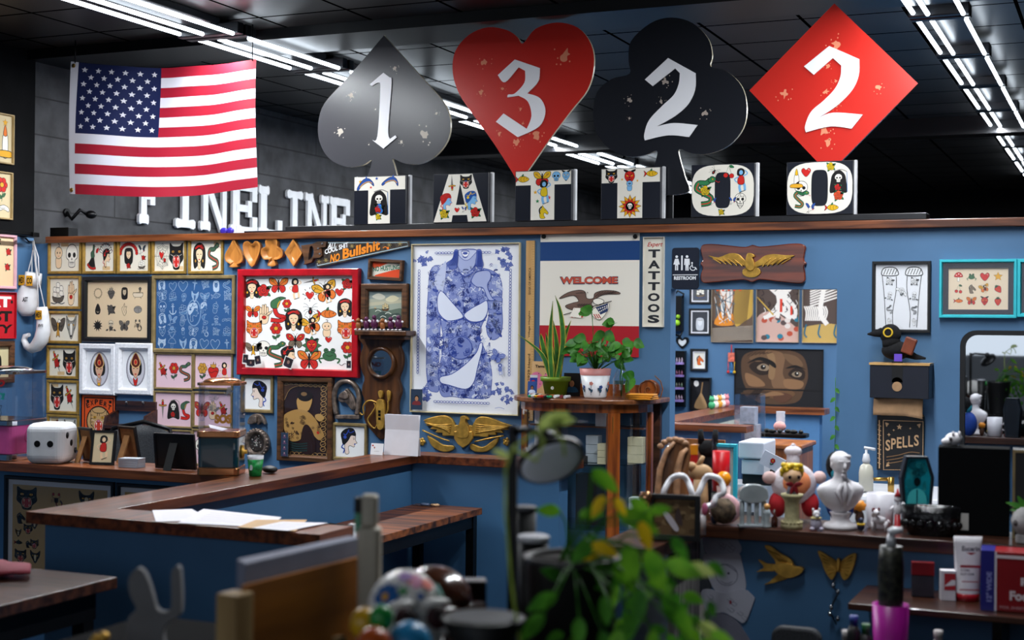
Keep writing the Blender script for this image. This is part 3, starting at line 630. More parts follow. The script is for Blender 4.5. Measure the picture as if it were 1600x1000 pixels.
row = [((74,374,126,428),m_kewpie,m_skull,(.35,.85),'a heart child and a dancing skeleton, leftmost of the top row'),
 ((128,374,180,428),m_peacock,m_chief,(.6,.03),'a peacock and a feathered headdress profile'),
 ((182,373,234,428),m_jesus,m_swallow,(.35,.87),'a bearded man in a red wreath'),
 ((236,372,290,428),m_web,m_panther,(.7,.03),'a spider web and a climbing panther'),
 ((293,372,348,428),m_lady,m_snake,(.75,.88),'a long-haired woman and a coiled red snake, rightmost of the top row'),
 ((73,431,125,483),m_ship,m_hand,None,'a sailing ship and praying hands, below the top left frame'),
 ((73,486,125,537),m_eagle,m_wolf,(.6,.88),'an eagle and a wolf, third down the left column'),
 ((72,540,121,592),m_rosedagger,m_panther,(.3,.03),'a dagger and a big cat over roses, fourth down the left column'),
 ((72,594,122,647),m_panther,m_rosedagger,(.05,.85),'a black cat and a rose lantern, fifth down the left column'),
 ((72,648,122,703),m_cross,m_wolf,(.05,.85),'a red cross and a bear, lowest of the left column')]
def rosewreath(c):
    put(c,m_jesus,c.w*.3,c.h*.52,c.h*.3); s=c.sub(c.w*.3,c.h*.55,c.h*.4)
    for k in range(14): a=PI*k/13; s.ell(.85*math.cos(a),.15+.8*math.sin(a),.15,.15,'R',.04)
    put(c,m_rose,c.w*.3,c.h*.18,c.h*.13); put(c,m_swallow,c.w*.77,c.h*.72,c.h*.17); put(c,m_rose,c.w*.82,c.h*.45,c.h*.12); put(c,m_ship,c.w*.76,c.h*.22,c.h*.18)
for i,(bx,a,b_,st,lab) in enumerate(row):
    frame_pic('framed_flash','gold framed flash: '+lab,'picture',bx,GOLD,rosewreath if i==2 else flash2(a,b_,st,.46),fw=.020,d=.018,paper='#ebe3d2',pal=PALr,group=ft)
def black12(c): lay(c,[m_thorns,m_sacred,m_jesus,m_bath,m_tear,m_rose,m_flame,m_gem,lambda q:m_star(q,'K','K',11,.5),m_stag,m_bfly,m_scorp],4,3,.40)
G1 = dict(R='#55504c',G='#4a4744',Y='#8d8172',W='#d9c8ae',S='#c8b396',B='#55504c',O='#6b6560',P='#8a7c70')
frame_pic('framed_flash','black framed tan sheet of twelve small grey tattoo designs','picture',(127,432,235,535),BLKF,black12,fw=.035,d=.03,paper='#dcc3a0',pal=G1,tilt=.0)
for bx,l,red in (((123,537,179,617),'left of the pair, helmet woman without scarf',0),((179,536,237,617),'right of the pair, helmet woman with red scarf',1)):
    def port(c,red=red):
        s=c.sub(c.w/2,c.h/2,c.h*.5); s.ell(0,0,.62,.93,'#8b8790',0,n=24); s.ell(0,0,.55,.85,'#c9c6cf',0,n=24); s.ell(-.1,.1,.4,.65,'#e4e2e8',0,n=24)
        s.blob((-.3,-.3,-.36,.3,0,.75,.36,.3,.3,-.3),'K',.02); s.blob((-.22,.2,-.24,-.1,0,-.5,.24,-.1,.22,.2,0,.3),'#d9aa8c',.03); s.blob((-.3,.3,0,.85,.3,.3,0,.05),'#5a1a14',.06,'#e8c27a'); s.ell(0,.35,.1,.14,'R',.03,'#e8c27a')
        s.line((-.16,.02,-.06,.02),.05); s.line((.16,.02,.06,.02),.05); s.ell(0,-.28,.07,.03,'R',0)
        s.blob((-.14,-.45,0,-.6,.14,-.45,.1,-.75,-.1,-.75),'R' if red else '#d9aa8c',.02); s.ell(0,-.8,.1,.08,'R' if red else 'Y',.02)
    frame_pic('framed_portrait','ornate white framed oval portrait, '+l,'picture',bx,WHTF,port,fw=.045,d=.035,paper='#f0f0f3',group='white oval portraits')
def expert(c):
    c.rect(c.w*.06,c.h*.04,c.w*.94,c.h*.96,'#1a1512'); c.rect(c.w*.09,c.h*.06,c.w*.91,c.h*.94,'#e0541e')
    s=c.sub(c.w/2,c.h*.52,c.w*.4); s.ell(0,0,.92,.92,'#1a1512',0,n=24); s.ell(0,0,.84,.84,'#c9a06a',0,n=24); put(s,m_tiger,0,0,.72)
    for k,ch in enumerate('EXPERT'):
        a = .62-.25*k; s.text(ch,-.13+.0+1.32*math.sin(-a)*.98,1.32*math.cos(a)-.32,.24,.3,'#1a1512',.03,rot=a*.5)
    for x in (.13,.8): c.rect(c.w*x,c.h*.86,c.w*(x+.08),c.h*.91,'#1a1512')
    c.text('TATTOO',c.w*.22,c.h*.1,c.w*.56,c.h*.08,'#1a1512',.03)
frame_pic('expert_poster','orange poster reading EXPERT over a roaring tiger head','poster',(126,617,180,703),BLKF,expert,fw=.004,d=.012,paper='#e0541e',pal=dict(O='#c9a06a',R='#d4402a'))
# white-on-blue sheet
rn = random.Random(3)
def bluesheet(c):
    key='#a9c2dc'
    mono = [m_lady,m_heart,m_heart,m_dagger,m_rose,m_jesus,m_snake,m_bfly,m_ship,m_flower,m_wolf,m_eagle,m_fish,m_rose,m_skull,m_anchor,m_ship,m_prof,m_kewpie,m_rosedagger,m_lady,m_swallow,m_hand,m_cobra,m_stag,m_banner,m_devil,m_sacred,m_figure,m_bfly,m_scorp,m_rose,m_ship,m_panther,m_mush,m_wolf]
    i=0
    for r in range(6):
        for q in range(7):
            if 2<=r<=3 and q==3: continue
            put(c,mono[i%len(mono)],c.w*(.075+.142*q)+rn.uniform(-.006,.006),c.h*(.92-.168*r)+rn.uniform(-.008,.008),c.w*rn.uniform(.055,.068),rn.uniform(-.2,.2)); i+=1
    s=c.sub(c.w*.5,c.h*.52,c.h*.19); s.ell(0,0,.62,.98,None,.12,'#7f9fc4',24); put(s,m_prof,0,.05,.7)
WB = dict(K='#b9cde2',R='#3a6598',G='#4c78a8',Y='#6d93be',W='#2f5c92',S='#3a6598',B='#6d93be',N='#4c78a8',O='#3a6598',P='#6d93be',L='#8fb0d2')
frame_pic('framed_flash','large brown framed blue sheet covered with pale line drawings','picture',(236,430,366,552),BRONZ,bluesheet,fw=.028,d=.025,paper='#2f5c92',pal=WB,glass=True)
pk = 'pink tattoo flash in brass frames'
for bx,ms,l in (((240,551,301,609),(m_rosedagger,m_flower,m_snake),'rose dagger, flower and snake, upper left of the pink set'),
 ((301,552,363,609),(lambda q:m_flower(q,'Y'),m_sacred,m_figure),'yellow flower, flaming heart and dancer, upper right'),
 ((239,611,300,669),(m_dagger,m_reaper,m_cobra),'dagger, hooded skull and snake, middle left of the pink set'),
 ((300,612,362,669),(m_bfly,m_hand,m_rosedagger),'butterfly, hand and dagger, partly behind the candy machine'),
 ((238,671,299,729),(m_rose,m_moth,m_heart),'rose, moth and heart, lowest left of the pink set'),
 ((299,671,361,729),(m_skull,m_rose,m_spider),'skull, rose and spider, lowest right behind the candy machine')):
    frame_pic('framed_flash','brass framed pink print: '+l,'picture',bx,BRONZ,lambda c,ms=ms:[put(c,m,c.w*(.2+.3*k),c.h*.5,c.h*.3) for k,m in enumerate(ms)],fw=.014,d=.015,paper='#e6c3cf',group=pk,pal=PALr)
# big red frame
def redflash(c):
    d=c.zm(350,350,.25)
    for m,x,y,k in ((m_lady,158,400,58),(m_rose,232,410,52),(m_bfly,328,378,55),(m_figure,432,400,62),(m_dagger,530,352,45),(m_heart,525,440,26),(m_ladywing,630,425,68),(lambda q:m_rose(q),755,368,42),(m_heart,708,420,26),
      (m_bfly,165,548,42),(m_hand,238,560,60),(m_cobra,315,530,78),(m_flower,382,510,44),(m_lady,425,600,64),(m_spider,530,535,42),(m_fish,632,560,58),(m_lady,742,520,54),
      (m_tiger,175,660,52),(m_flower,315,675,58),(m_ladywing,540,635,62),(m_kewpie,632,655,52),(m_tiger,750,655,54),(m_heart,643,722,20),
      (m_moth,437,735,52),(lambda q:(m_star(q,'G','K',8,.6),m_devil(q.sub(0,0,.75))),540,762,58),(m_eagle,170,790,46),(m_skull,235,790,50),(m_snake,315,820,75),(m_prof,400,835,58),(m_bfly,525,855,66),(m_frog,650,820,62),(m_flower,760,790,58)):
        rot = 1.35 if m is m_dagger else 0
        m(d.sub(x,y,k*1.13,rot,1,-1))
    d.line((480,430,500,445),3); 
    for a in range(8): d.line((525+34*math.cos(a*PI/4),435+34*math.sin(a*PI/4),525+46*math.cos(a*PI/4),435+46*math.sin(a*PI/4)),4)
    d.line((710,875,725,885,745,872,765,885),3)
rf = frame_pic('framed_flash','large red framed white sheet of colourful tattoo designs','picture',(370,420,559,588),REDF,redflash,fw=.047,d=.04,paper='#f3f1ee',prof=[(0,0),(0,.9),(.1,1),(.85,1),(1,.8),(1,.15)])
def snap(name,lab,box,Y,fn,rot=0,grp=None,fr=True):
    cx,cz,w_,h_ = wbox(*box,Y); c=Cv(w_,h_,None,box); c.rect(0,0,w_,h_,'#e9e6e2' if fr else '#27384f')
    if fr: c.rect(w_*.08,h_*.14,w_*.92,h_*.94,'#241c22')
    fn(c); b=B().box(-w_/2,w_/2,0,.001,-h_/2,h_/2,lin('#dddddd')); b.at(-w_/2,-.0002,-h_/2).canvas(c)
    o=obj(name,b,INK,loc=(cx,Y,cz),rot=(0,rot,0)); tag(o,lab,'photo',grp); return o
def facefn(skin='#b98766',hair='#1a1412',top='#3a4a66'):
    def f(c):
        s=c.sub(c.w/2,c.h*.52,min(c.w,c.h)*.45); s.blob((-.8,-.98,-.6,-.45,0,-.3,.6,-.45,.8,-.98),top,0); s.ell(0,.18,.42,.5,hair,0); s.ell(0,.05,.32,.4,skin,0); s.line((-.15,.1,-.08,.1),.05); s.line((.15,.1,.08,.1),.05); s.line((-.1,-.12,.1,-.12),.04,'#7a3a30')
    return f
gph='tiny snapshots tucked in the red frame'
for bx,r_,l in (((379,553,388,569),.1,'leftmost'),((385,561,399,573),.0,'second from left, lowest'),((398,555,408,571),-.2,'third from left'),((443,558,458,575),.35,'tilted one near the middle'),((541,563,549,577),0,'rightmost at the corner')):
    snap('snapshot','tiny dark snapshot tucked on the red framed sheet, '+l,bx,WY-.05,facefn('#8a6a60','#120e12','#2a2030'),r_,gph)
# blue-haired ladies
BLP = dict(R='#2c49a8',K='#14151c',S='#ecd6c8')
frame_pic('framed_portrait','brass framed left-facing woman with blue hair flowers, right of the candy machine','picture',(376,586,426,645),BRONZ,lambda c:put(c,m_prof,c.w*.5,c.h*.5,c.h*.42,0,-1),fw=.022,d=.018,paper='#efeeee',pal=BLP,group='blue flower women')
frame_pic('framed_portrait','brass framed right-facing woman with blue hair scarf, below the horseshoe','picture',(518,661,573,720),BRONZ,lambda c:put(c,m_prof,c.w*.5,c.h*.52,c.h*.42,0,1),fw=.022,d=.018,paper='#efeeee',pal=BLP,group='blue flower women')
def copperman(c):
    d=c.zm(350,560,.2); rn=random.Random(5); g='#b8925a'
    d.blob((450,200,450,760,780,770,780,190),'#2a171a',0)
    for k in range(13): d.ell(760,230+40*k,22,20,None,5,g,9); d.line((745,240+40*k,775,225+40*k),4,g)
    for k in range(9): d.ell(470+38*k,205,18,10,None,4,g,8)
    for k in range(8): d.ell(520+36*k,755,18,12,None,4,g,8)
    d.blob((450,210,452,330,500,240,600,205,740,205),'#4a3020',3,g)
    d.blob((560,310,565,400,600,415,650,400,670,300),'#c89a58',0); d.ell(618,290,60,45,'#1c1210',0,n=18); d.ell(610,275,24,16,'#8a6a44',0)
    d.blob((450,470,480,430,560,400,640,415,700,470,740,540,770,600,730,640,680,590,650,540,610,560,600,620,560,655,500,650,455,560),'#b98e50',0)
    d.blob((600,560,640,520,690,600,700,740,590,740),'#2a171a',0); d.blob((700,440,740,430,770,460,740,490,705,470),'#c29a5c',0)
    for k in range(26): doodle(d,rn.uniform(470,620),rn.uniform(440,640),rn.uniform(12,24),'#3a2418',rn,4,.16)
    for k in range(8): doodle(d,rn.uniform(660,740),rn.uniform(500,610),14,'#3a2418',rn,4,.16)
    for k in range(4): d.line((500,665+20*k,560,680+18*k,640,668+20*k),10,'#1f3a3a')
    d.blob((715,570,730,575,730,590,714,588),'R',0)
frame_pic('framed_print','gilt and brown framed copper print of a tattooed bald man seen from behind','picture',(432,589,518,722),BRNF,copperman,fw=.04,d=.035,paper='#8a6a3e',glass=True)
def filmstrip(c):
    for k in range(4): facefn('#b08a94','#2a1a2a','#5a3a5a')(Cv.sub(c,0,c.h*(.02+.24*k),1).__class__(c.w,c.h*.23) if 0 else _shift(c,0,c.h*(.02+.245*k),c.w,c.h*.22))
def _shift(c,x,y,w_,h_):
    s=c.sub(x,y,1); s.w=w_; s.h=h_; return s
snap('photo_strip','narrow photo booth strip tucked in the copper print frame',(439,676,450,713),WY-.045,filmstrip,0,None,False)
# ship painting
def seapaint(c):
    W,H=c.w,c.h
    for k,cc in enumerate(('#6c7a7a','#87938f','#a8a997','#b9b49a','#9aa394')): c.raw([(0,H*(.95-.12*k)+.002),(W,H*(1-.1*k)),(W,H*.2),(0,H*.2)],cc)
    c.blob((W*.1,H*.8,W*.3,H*.92,W*.5,H*.8,W*.35,H*.7),'#c9c6b4',0); c.blob((W*.5,H*.7,W*.7,H*.85,W*.9,H*.75,W*.7,H*.62),'#d2caa8',0)
    c.blob((0,H*.35,W*.3,H*.4,W*.6,H*.34,W,H*.4,W,0,0,0),'#5d6c5f',0); c.blob((W*.2,H*.1,W*.4,H*.3,W*.6,H*.2,W*.9,H*.25,W,0,W*.3,0),'#3f4e48',0)
    for x,y in ((.2,.3),(.5,.22),(.7,.12),(.35,.1)): c.line((W*x,H*y,W*(x+.08),H*(y+.05),W*(x+.18),H*y),.004,'#d8dccf')
    put(c,m_ship,W*.5,H*.45,H*.17); c.z[0]=12; put(c,m_ship,W*.2,H*.42,H*.05)
frame_pic('framed_painting','brown framed oil painting of a sailing ship on rough sea','picture',(563,443,636,512),BRNF,seapaint,fw=.045,d=.03,paper='#6c7a7a',pal=dict(W='#cdb98a',N='#5a3c22',B='#8a9a92'))
# no hustling sign
def hust(c):
    W,H=c.w,c.h; c.blob((0,H,W*.05,H*.55,W*.5,H*.95,W*.5,H),'#d9481e',0); c.blob((W*.1,0,W*.5,H*.35,W,H*.6,W,0),'#d9481e',0)
    c.text('NO HUSTLING',W*.03,H*.32,W*.94,H*.36,'#1d6b52',.03,rot=.12)
frame_pic('small_sign','little wood framed NO HUSTLING sign in green on orange, above the ship painting','sign',(574,405,628,438),BRNF,hust,fw=.022,d=.03,paper='#d9d3c4',tilt=.06)
# big blue poster
def woman(c):
    d=c.zm(620,360,.36); rn=random.Random(11); bl='#2f479f'; md='#8592c9'; lt='#c3cbe8'
    # left arm, right forearm, torso
    d.blob((165,150,145,165,135,200,132,260,128,330,126,420,126,520,126,600,130,650,138,695,160,706,182,700,180,640,182,560,184,470,188,400,190,300,200,220,205,160),md,2.5,bl)
    d.blob((205,140,240,150,330,165,375,165,415,178,440,200,452,240,450,300,430,330,392,330,388,370,372,400,362,430,360,470,378,510,400,560,412,620,410,680,402,722,350,730,300,728,240,724,196,722,180,660,186,590,196,530,200,470,192,420,184,370,172,310,165,240,170,170),md,2.5,bl)
    d.blob((392,300,398,360,388,410,392,450,410,472,430,470,448,450,456,400,452,330,450,290),md,2.5,bl)
    d.blob((262,85,258,130,262,160,290,185,320,170,338,140,345,85),'#a9b3dc',2,bl); d.blob((262,85,268,110,290,128,312,124,335,100,345,85),'#c6cdea',2,bl)
    d.blob((276,90,292,84,310,91,302,112,285,112),'#f3f4fb',2,bl); d.ell(293,98,11,6,'#4a5cae',0); d.line((278,90,293,88,309,91),3,bl); d.line((282,112,293,118,304,112),3,bl)
    d.blob((246,85,238,120,212,140,222,158,240,168,256,160,262,120,262,85),'#5f70b4',1.5,bl); d.blob((343,85,362,85,366,120,372,150,360,168,345,160,338,140,342,110),'#5f70b4',1.5,bl)
    for k in range(9): d.line((218+5*k,152,243+2*k,110,248+1.5*k,88),1.6,bl); d.line((342+3*k,158,347+2*k,120,346+1.6*k,88),1.6,bl)
    d.line((262,165,275,190,296,200,320,188,340,165),3,bl); d.line((225,165,262,182,290,196),2,bl); d.line((300,196,340,180,375,170),2,bl)
    def inbody(x,y):
        if y<170: return 150<x<430 and (y>150)
        if y<300: return 133<x<450
        if y<460: return (130<x<180) or (195<x<358) or (392<x<452)
        if y<700: return (130<x<178 and y<690) or (182<x<408)
        return 195<x<400
    n=0
    while n<620:
        x,y=rn.uniform(128,455),rn.uniform(150,728)
        if inbody(x,y): doodle(d,x,y,rn.uniform(8,17),rn.choice((bl,bl,'#24357f','#24357f',lt,'#dfe4f4')),rn,4,.15); n+=1
        d.z[0]=6
    d.z[0]=9
    d.blob((160,215,185,270,205,215,210,140,200,140),lt,0); d.blob((172,300,178,355,215,392,270,385,285,368,240,315,195,265,180,270),'#dfe4f4',3,bl); d.blob((290,368,320,395,370,390,392,350,388,305,360,318,320,340),'#dfe4f4',3,bl)
    d.line((178,372,230,402,285,385,330,402,385,388),4,bl); d.line((200,140,205,200,195,265),5,lt); d.line((395,300,390,240,372,190),5,lt)
    d.blob((190,640,240,625,300,580,345,530,360,490,372,500,350,600,335,660,300,690,230,675,192,665),'#e4e8f6',3,bl)
    d.blob((325,205,345,180,395,175,405,205,390,240,410,290,425,300,395,300,372,250,345,245,322,225),'#a9b3dc',3,bl)
    d.ell(275,510,52,50,'#7a88c2',3,bl,18)
    for k in range(12): doodle(d,rn.uniform(240,310),rn.uniform(475,545),14,bl,rn,4,.2)
    for (x,y) in ((105,125),(460,125),(120,700),(460,700)):
        for k in range(16):
            a=rn.random()*6.28; r=rn.uniform(5,46); d.z[0]=3; m=rn.choice((m_rose,m_flower,m_rose)); m(d.sub(x+r*math.cos(a)*(.9),y+r*math.sin(a)*1.1,rn.uniform(9,15),rn.random()*6,1,-1))
    d.z[0]=4
    for k in range(34): y=175+13.5*k; d.ell(90,y,4.5,8,None,2.2,bl,7); d.ell(488,y,4.5,8,None,2.2,bl,7)
    for k in range(18): x=170+13.5*k; d.ell(x,96 if (x<240 or x>365) else 90,8,4.5,None,2.2,bl,7) if not 240<x<365 else None; d.ell(x,748,8,4.5,None,2.2,bl,7)
    m_bfly(d.sub(437,545,30,.5,1,-1)); m_figure(d.sub(450,600,26,0,1,-1))
    d.line((430,768,450,764,470,770),2,md)
BLM = dict(K='#2f479f',R='#7484c4',G='#5566b4',Y='#aab4e0',W='#eef0f8',S='#c3cbe8',O='#8592c9',B='#5566b4',N='#5566b4',P='#8592c9')
CREAMF = mat('cream_thin_frame','#cdbf98',.4,var=.05)
frame_pic('framed_poster','tall framed poster of a tattooed woman torso drawn in blue ink','poster',(641,380,811,647),CREAMF,woman,fw=.008,d=.022,paper='#edeef4',pal=BLM)
snap('school_photo','small portrait photo tucked in the lower left corner of the blue ink poster',(642,608,660,640),WY-.03,facefn('#b5825e','#15100e','#7a2a2e'),0,None,False)
# welcome banner
def welcome(c):
    pass
t = thing('welcome_banner','hanging cloth banner in blue, white and red reading WELCOME with an eagle','banner',(0,WY,0))
bx=(843,365,998,557); cx,cz,w_,h_=wbox(*bx,WY-.02); t.location=(cx,WY-.012,cz)
c=Cv(w_,h_,dict(N='#7a5c4e'),bx); d=c.zm(800,350,.29)
e=d.sub(0,0,1,0,1,-1); e.text('WELCOME',256,-325,316,43,'#22314f',.055); e.text('WELCOME',260,-321,308,36,'#bf4c36',.045)
d.blob((255,403,300,370,360,356,395,365,405,400,440,400,450,372,500,358,560,362,582,377,500,380,450,405,430,430,440,450,400,465,340,465,300,455,290,440,330,425,360,415,330,385),'#6d5348',3)
for k in range(7): d.line((300+18*k,378-2*k,340+12*k,372),3,'#2f2420'); d.line((300+14*k,445,340+14*k,430),3,'#2f2420'); d.line((450+14*k,392-3*k,480+14*k,364),3,'#2f2420')
d.blob((440,410,470,400,500,415,480,435,450,430),'#efe9dc',3)
d.line((280,490,400,455,540,415),4,'#2f2420')
d.poly((335,452,405,455,385,508,312,500),'#efe9dc')
for k in range(4): d.poly((340+18*k,453,349+18*k,454,330+18*k,506,320+18*k,504),'#b3322c')
d.blob((445,455,520,425,522,460,480,515,435,490),'#efe9dc',2)
d.poly((455,450,520,426,520,470,482,488),'#26365f')
for k in range(5): m_star(d.sub(470+11*k,458-4*k,5,0,1,-1),'W',None); m_star(d.sub(478+9*k,472-5*k,5,0,1,-1),'W',None)
for k in range(3): d.line((445+12*k,485,460+12*k,508),5,'#b3322c')
def cf(u,v): return (-w_/2+u*w_, -.006*math.sin(u*9)*(.3+v*.2)-.002, 0)
def ban(x,y,l): return (-w_/2+x, -.004*math.sin(x/w_*11+1)*(1-y/h_)-l, -h_/2+y)
b=B().canvas(c,lambda x,y,l: ban(x,y,l+.0016)); b.grid(lambda u,v: ban(u*w_,v*h_,0),24,32,None,lambda u,v: lin('#e5ded2') if v>.94 or .25<v<.78 else lin('#0f3b73') if v>.5 else lin('#a81524')); obj('cloth',b,INK,t)
for px in (850,993): 
    p=on(px,369.5,'y',WY-.02); obj('grommet',B().at(p.x-cx,-.012,p.z-cz,PI/2).lathe([(.006,-.004),(.013,-.004),(.013,.004),(.006,.004)],12),MT['black_metal'],t)
# expert tattoos vertical sign
def tatsign(c):
    W,H=c.w,c.h; c.text('Expert',W*.12,H*.885,W*.74,H*.065,'#b52a24',.02,shear=.35)
    for k,ch in enumerate('TATTOOS'): y=.775-.123*k; c.text(ch,W*.2,H*(y),W*.6,H*.092,'#23252b',.045)
frame_pic('vertical_sign','narrow white vertical sign reading Expert TATTOOS beside the banner','sign',(1004,370,1037,511),mat('white_sign_edge','#d9d4c8',.5,var=.1),tatsign,fw=.004,d=.02,paper='#ded8ca')
# restroom sign
def person(d,x,y,k,dress):
    d.ell(x,y-46*k,8*k,8*k,'W',0)
    if dress: d.poly((x-10*k,y-34*k,x+10*k,y-34*k,x+19*k,y,x+9*k,y,x+9*k,y+34*k,x+2*k,y+34*k,x+2*k,y+6*k,x-2*k,y+6*k,x-2*k,y+34*k,x-9*k,y+34*k,x-9*k,y,x-19*k,y),'W')
    else: d.poly((x-15*k,y-34*k,x+15*k,y-34*k,x+17*k,y+3*k,x+11*k,y+3*k,x+10*k,y-20*k,x+9*k,y+36*k,x+2*k,y+36*k,x,y+5*k,x-2*k,y+36*k,x-9*k,y+36*k,x-10*k,y-20*k,x-11*k,y+3*k,x-17*k,y+3*k),'W')
def rest(c):
    d=c.zm(1030,360,.28); W='#e8eaee'; c.pal['W']=c.cl('#e8eaee')
    person(d,97,190,.95,1); d.rect(122,140,131,222,'W'); person(d,155,190,.95,0)
    d.ell(183,182,5,5,'W',0); d.line((183,188,186,206,202,207,210,220),4.5,'W',False); d.line((181,196,172,210,182,222,196,222,203,212),4,'W'); d.rect(76,246,216,250,'W')
    d.sub(0,0,1,0,1,-1).text('RESTROOM',83,-276,122,20,'W',.04)
cx,cz,w_,h_=wbox(1050,387,1092,451,WY-.008)
t=thing('restroom_sign','dark navy RESTROOM sign with white figures above the doorway corner','sign',(cx,WY-.001,cz))
def rr(w_,h_,r,n=5):
    p=[]
    for (sx,sy,a0) in ((1,-1,-PI/2),(1,1,0),(-1,1,PI/2),(-1,-1,PI)):
        for k in range(n+1): a=a0+PI/2*k/n; p.append((sx*(w_/2-r)+r*math.cos(a), sy*(h_/2-r)+r*math.sin(a)))
    return p
obj('plate',B().prism(rr(w_,h_,.015),-.006,0),mat('navy_plastic','#141b2c',.35,var=.03),t)
c=Cv(w_,h_,dict(W='#e8eaee'),(1050,387,1092,451)); rest(c); obj('lettering',B().at(-w_/2,-.0062,-h_/2).canvas(c),INK,t)
# black & white arms print, teal frames
def arms(c):
    d=c.zm(1330,380,.37); rn=random.Random(2)
    for x0,f in ((160,1),(262,-1)):
        d.line((x0-32*f,135,x0-22*f,230,x0-18*f,300,x0-14*f,355),3); d.line((x0+28*f,140,x0+28*f,200,x0+14*f,290,x0+16*f,355),3)
        d.blob((x0-34,120,x0-20,103,x0+20,103,x0+36,122,x0+30,136,x0-28,136),'W',4)
        for k in range(5): d.line((x0-26+12*k,132,x0-16+12*k,108),3)
        for k,(m,y) in enumerate(((m_rose,160),(m_stag,222),(m_snake,280),(m_hand,330))): m(d.sub(x0+(0 if f>0 else 2),y,22-2*k,rn.uniform(-.3,.3),1,-1))
    m_banner(d.sub(210,205,28,.6,1,-1)); m_flower(d.sub(212,205,20,0,1,-1))
BWP = dict(R='#e8e8ea',G='#55565a',Y='#c9c9cc',W='#f0f0f2',S='#f0f0f2',B='#8a8a90',N='#9a9a9e',O='#c0c0c4',P='#d0d0d4',L='#c0c0c4')
frame_pic('framed_print','black framed line drawing of two tattooed arms, above the toy crow','picture',(1362,408,1454,520),BLKF,arms,fw=.018,d=.025,paper='#e8e9ee',pal=BWP,glass=True)
def teal12(c): lay(c,[m_mush,m_frog,m_heart,lambda q:m_star(q,'Y'),lambda q:m_cherry(q),m_horse,m_ladywing,lambda q:m_berry(q.sub(0,0,1,.6)),m_fish,m_bfly,m_devil,m_berry],4,3,.40)
frame_pic('framed_flash','teal framed cream card of twelve bright small tattoo designs','picture',(1467,405,1589,497),TEAL,teal12,fw=.018,d=.035,mat_c=mat('dark_mat_board','#14182c',.6,var=.05),mw=.026,paper='#e3cfb4',glass=True)
frame_pic('framed_flash','second teal frame cut by the right edge, dark inside','picture',(1589,404,1711,496),TEAL,teal12,fw=.022,d=.035,mat_c=MT['dark_mat_board'],mw=.045,paper='#5a2030',glass=True)
# left wall pictures (side wall)
PINKF = mat('pale_pink_frame','#d8a8b4',.45,var=.05); TAN = mat('tan_frame','#a58a5a',.45,var=.1)
def vines(c):
    rn=random.Random(9)
    for k in range(9): put(c,m_rose,c.w*rn.uniform(.1,.95),c.h*(.08+.105*k),c.w*.10)
frame_pic('framed_flash','pink framed sheet of red roses on the left side wall','picture',(-38,368,27,452),PINKF,vines,fw=.02,d=.02,paper='#dcc09a',ax='x',Y=XL)
def tsign(c):
    W,H=c.w,c.h; c.text('TAT',W*.02,H*.68,W*.9,H*.24,'#f1ece6',.05); c.text('BEST',W*.02,H*.36,W*.92,H*.24,'#15110f',.05); c.text('CITY',W*.05,H*.1,W*.88,H*.2,'#15110f',.04,shear=.2)
    c.ell(W*.93,H*.8,W*.03,H*.04,'K',0)
frame_pic('red_sign','red sign with white and black lettering on the left side wall','sign',(-38,457,26,529),mat('red_metal_edge','#b01020',.4),tsign,fw=.004,d=.02,paper='#c01a26',ax='x',Y=XL)
frame_pic('framed_print','dark brown framed print low on the left side wall','picture',(-38,533,24,598),BRNF,lambda c:put(c,m_jesus,c.w*.6,c.h*.4,c.h*.4),fw=.04,d=.03,paper='#cfc39a',ax='x',Y=XL)
frame_pic('framed_flash','tan framed flaming shrine print high on the black left wall','picture',(-38,180,23,258),TAN,lambda c:(put(c,m_candle,c.w*.82,c.h*.45,c.h*.35),put(c,m_star,c.w*.82,c.h*.85,c.h*.09),put(c,m_rose,c.w*.35,c.h*.5,c.h*.3)),fw=.012,d=.02,paper='#cdbb95',ax='x',Y=XL)
frame_pic('framed_flash','tan framed print of leaves and a banner below the shrine print','picture',(-38,270,21,344),TAN,lambda c:(put(c,m_flower,c.w*.75,c.h*.65,c.h*.3),put(c,m_banner,c.w*.7,c.h*.2,c.h*.3),put(c,m_rose,c.w*.3,c.h*.5,c.h*.3)),fw=.012,d=.02,paper='#cdbb95',ax='x',Y=XL)
# panther prints on the low counter face
def pant(c):
    c.rect(c.w*.04,c.h*.03,c.w*.96,c.h*.95,'#a98a58'); d=c.zm(0,740,.26)
    m_panther(d.sub(150,160,72,0,1,-1)); m_scorp(d.sub(330,165,50,0,1,-1)); m_wolf(d.sub(510,150,62,0,1,-1))
    for m,x,y,k in ((m_horse,110,285,38),(m_wolf,200,310,40),(m_panther,160,350,32),(m_wolf,100,380,26),(m_fish,100,440,28),(m_tiger,200,440,30),(m_horse,160,445,24),(m_panther,115,520,42),(m_wolf,205,520,42)): m(d.sub(x,y,k,0,1,-1))
frame_pic('framed_print','black framed sheet of animal heads with a roaring panther, on the low counter','picture',(5,748,176,915),BLKF,pant,fw=.02,d=.02,paper='#c6c4c8',pal=dict(L='#5a5048',N='#4a3a30',O='#6a4a30',R='#9a2a28',W='#b8a684'),glass=True,Y=5.72)
frame_pic('framed_print','second white bordered print on the low counter face, mostly hidden','picture',(180,760,350,925),BLKF,pant,fw=.02,d=.02,paper='#c6c4c8',pal=dict(L='#5a5048',N='#4a3a30',O='#6a4a30',R='#9a2a28',W='#b8a684'),Y=5.72)
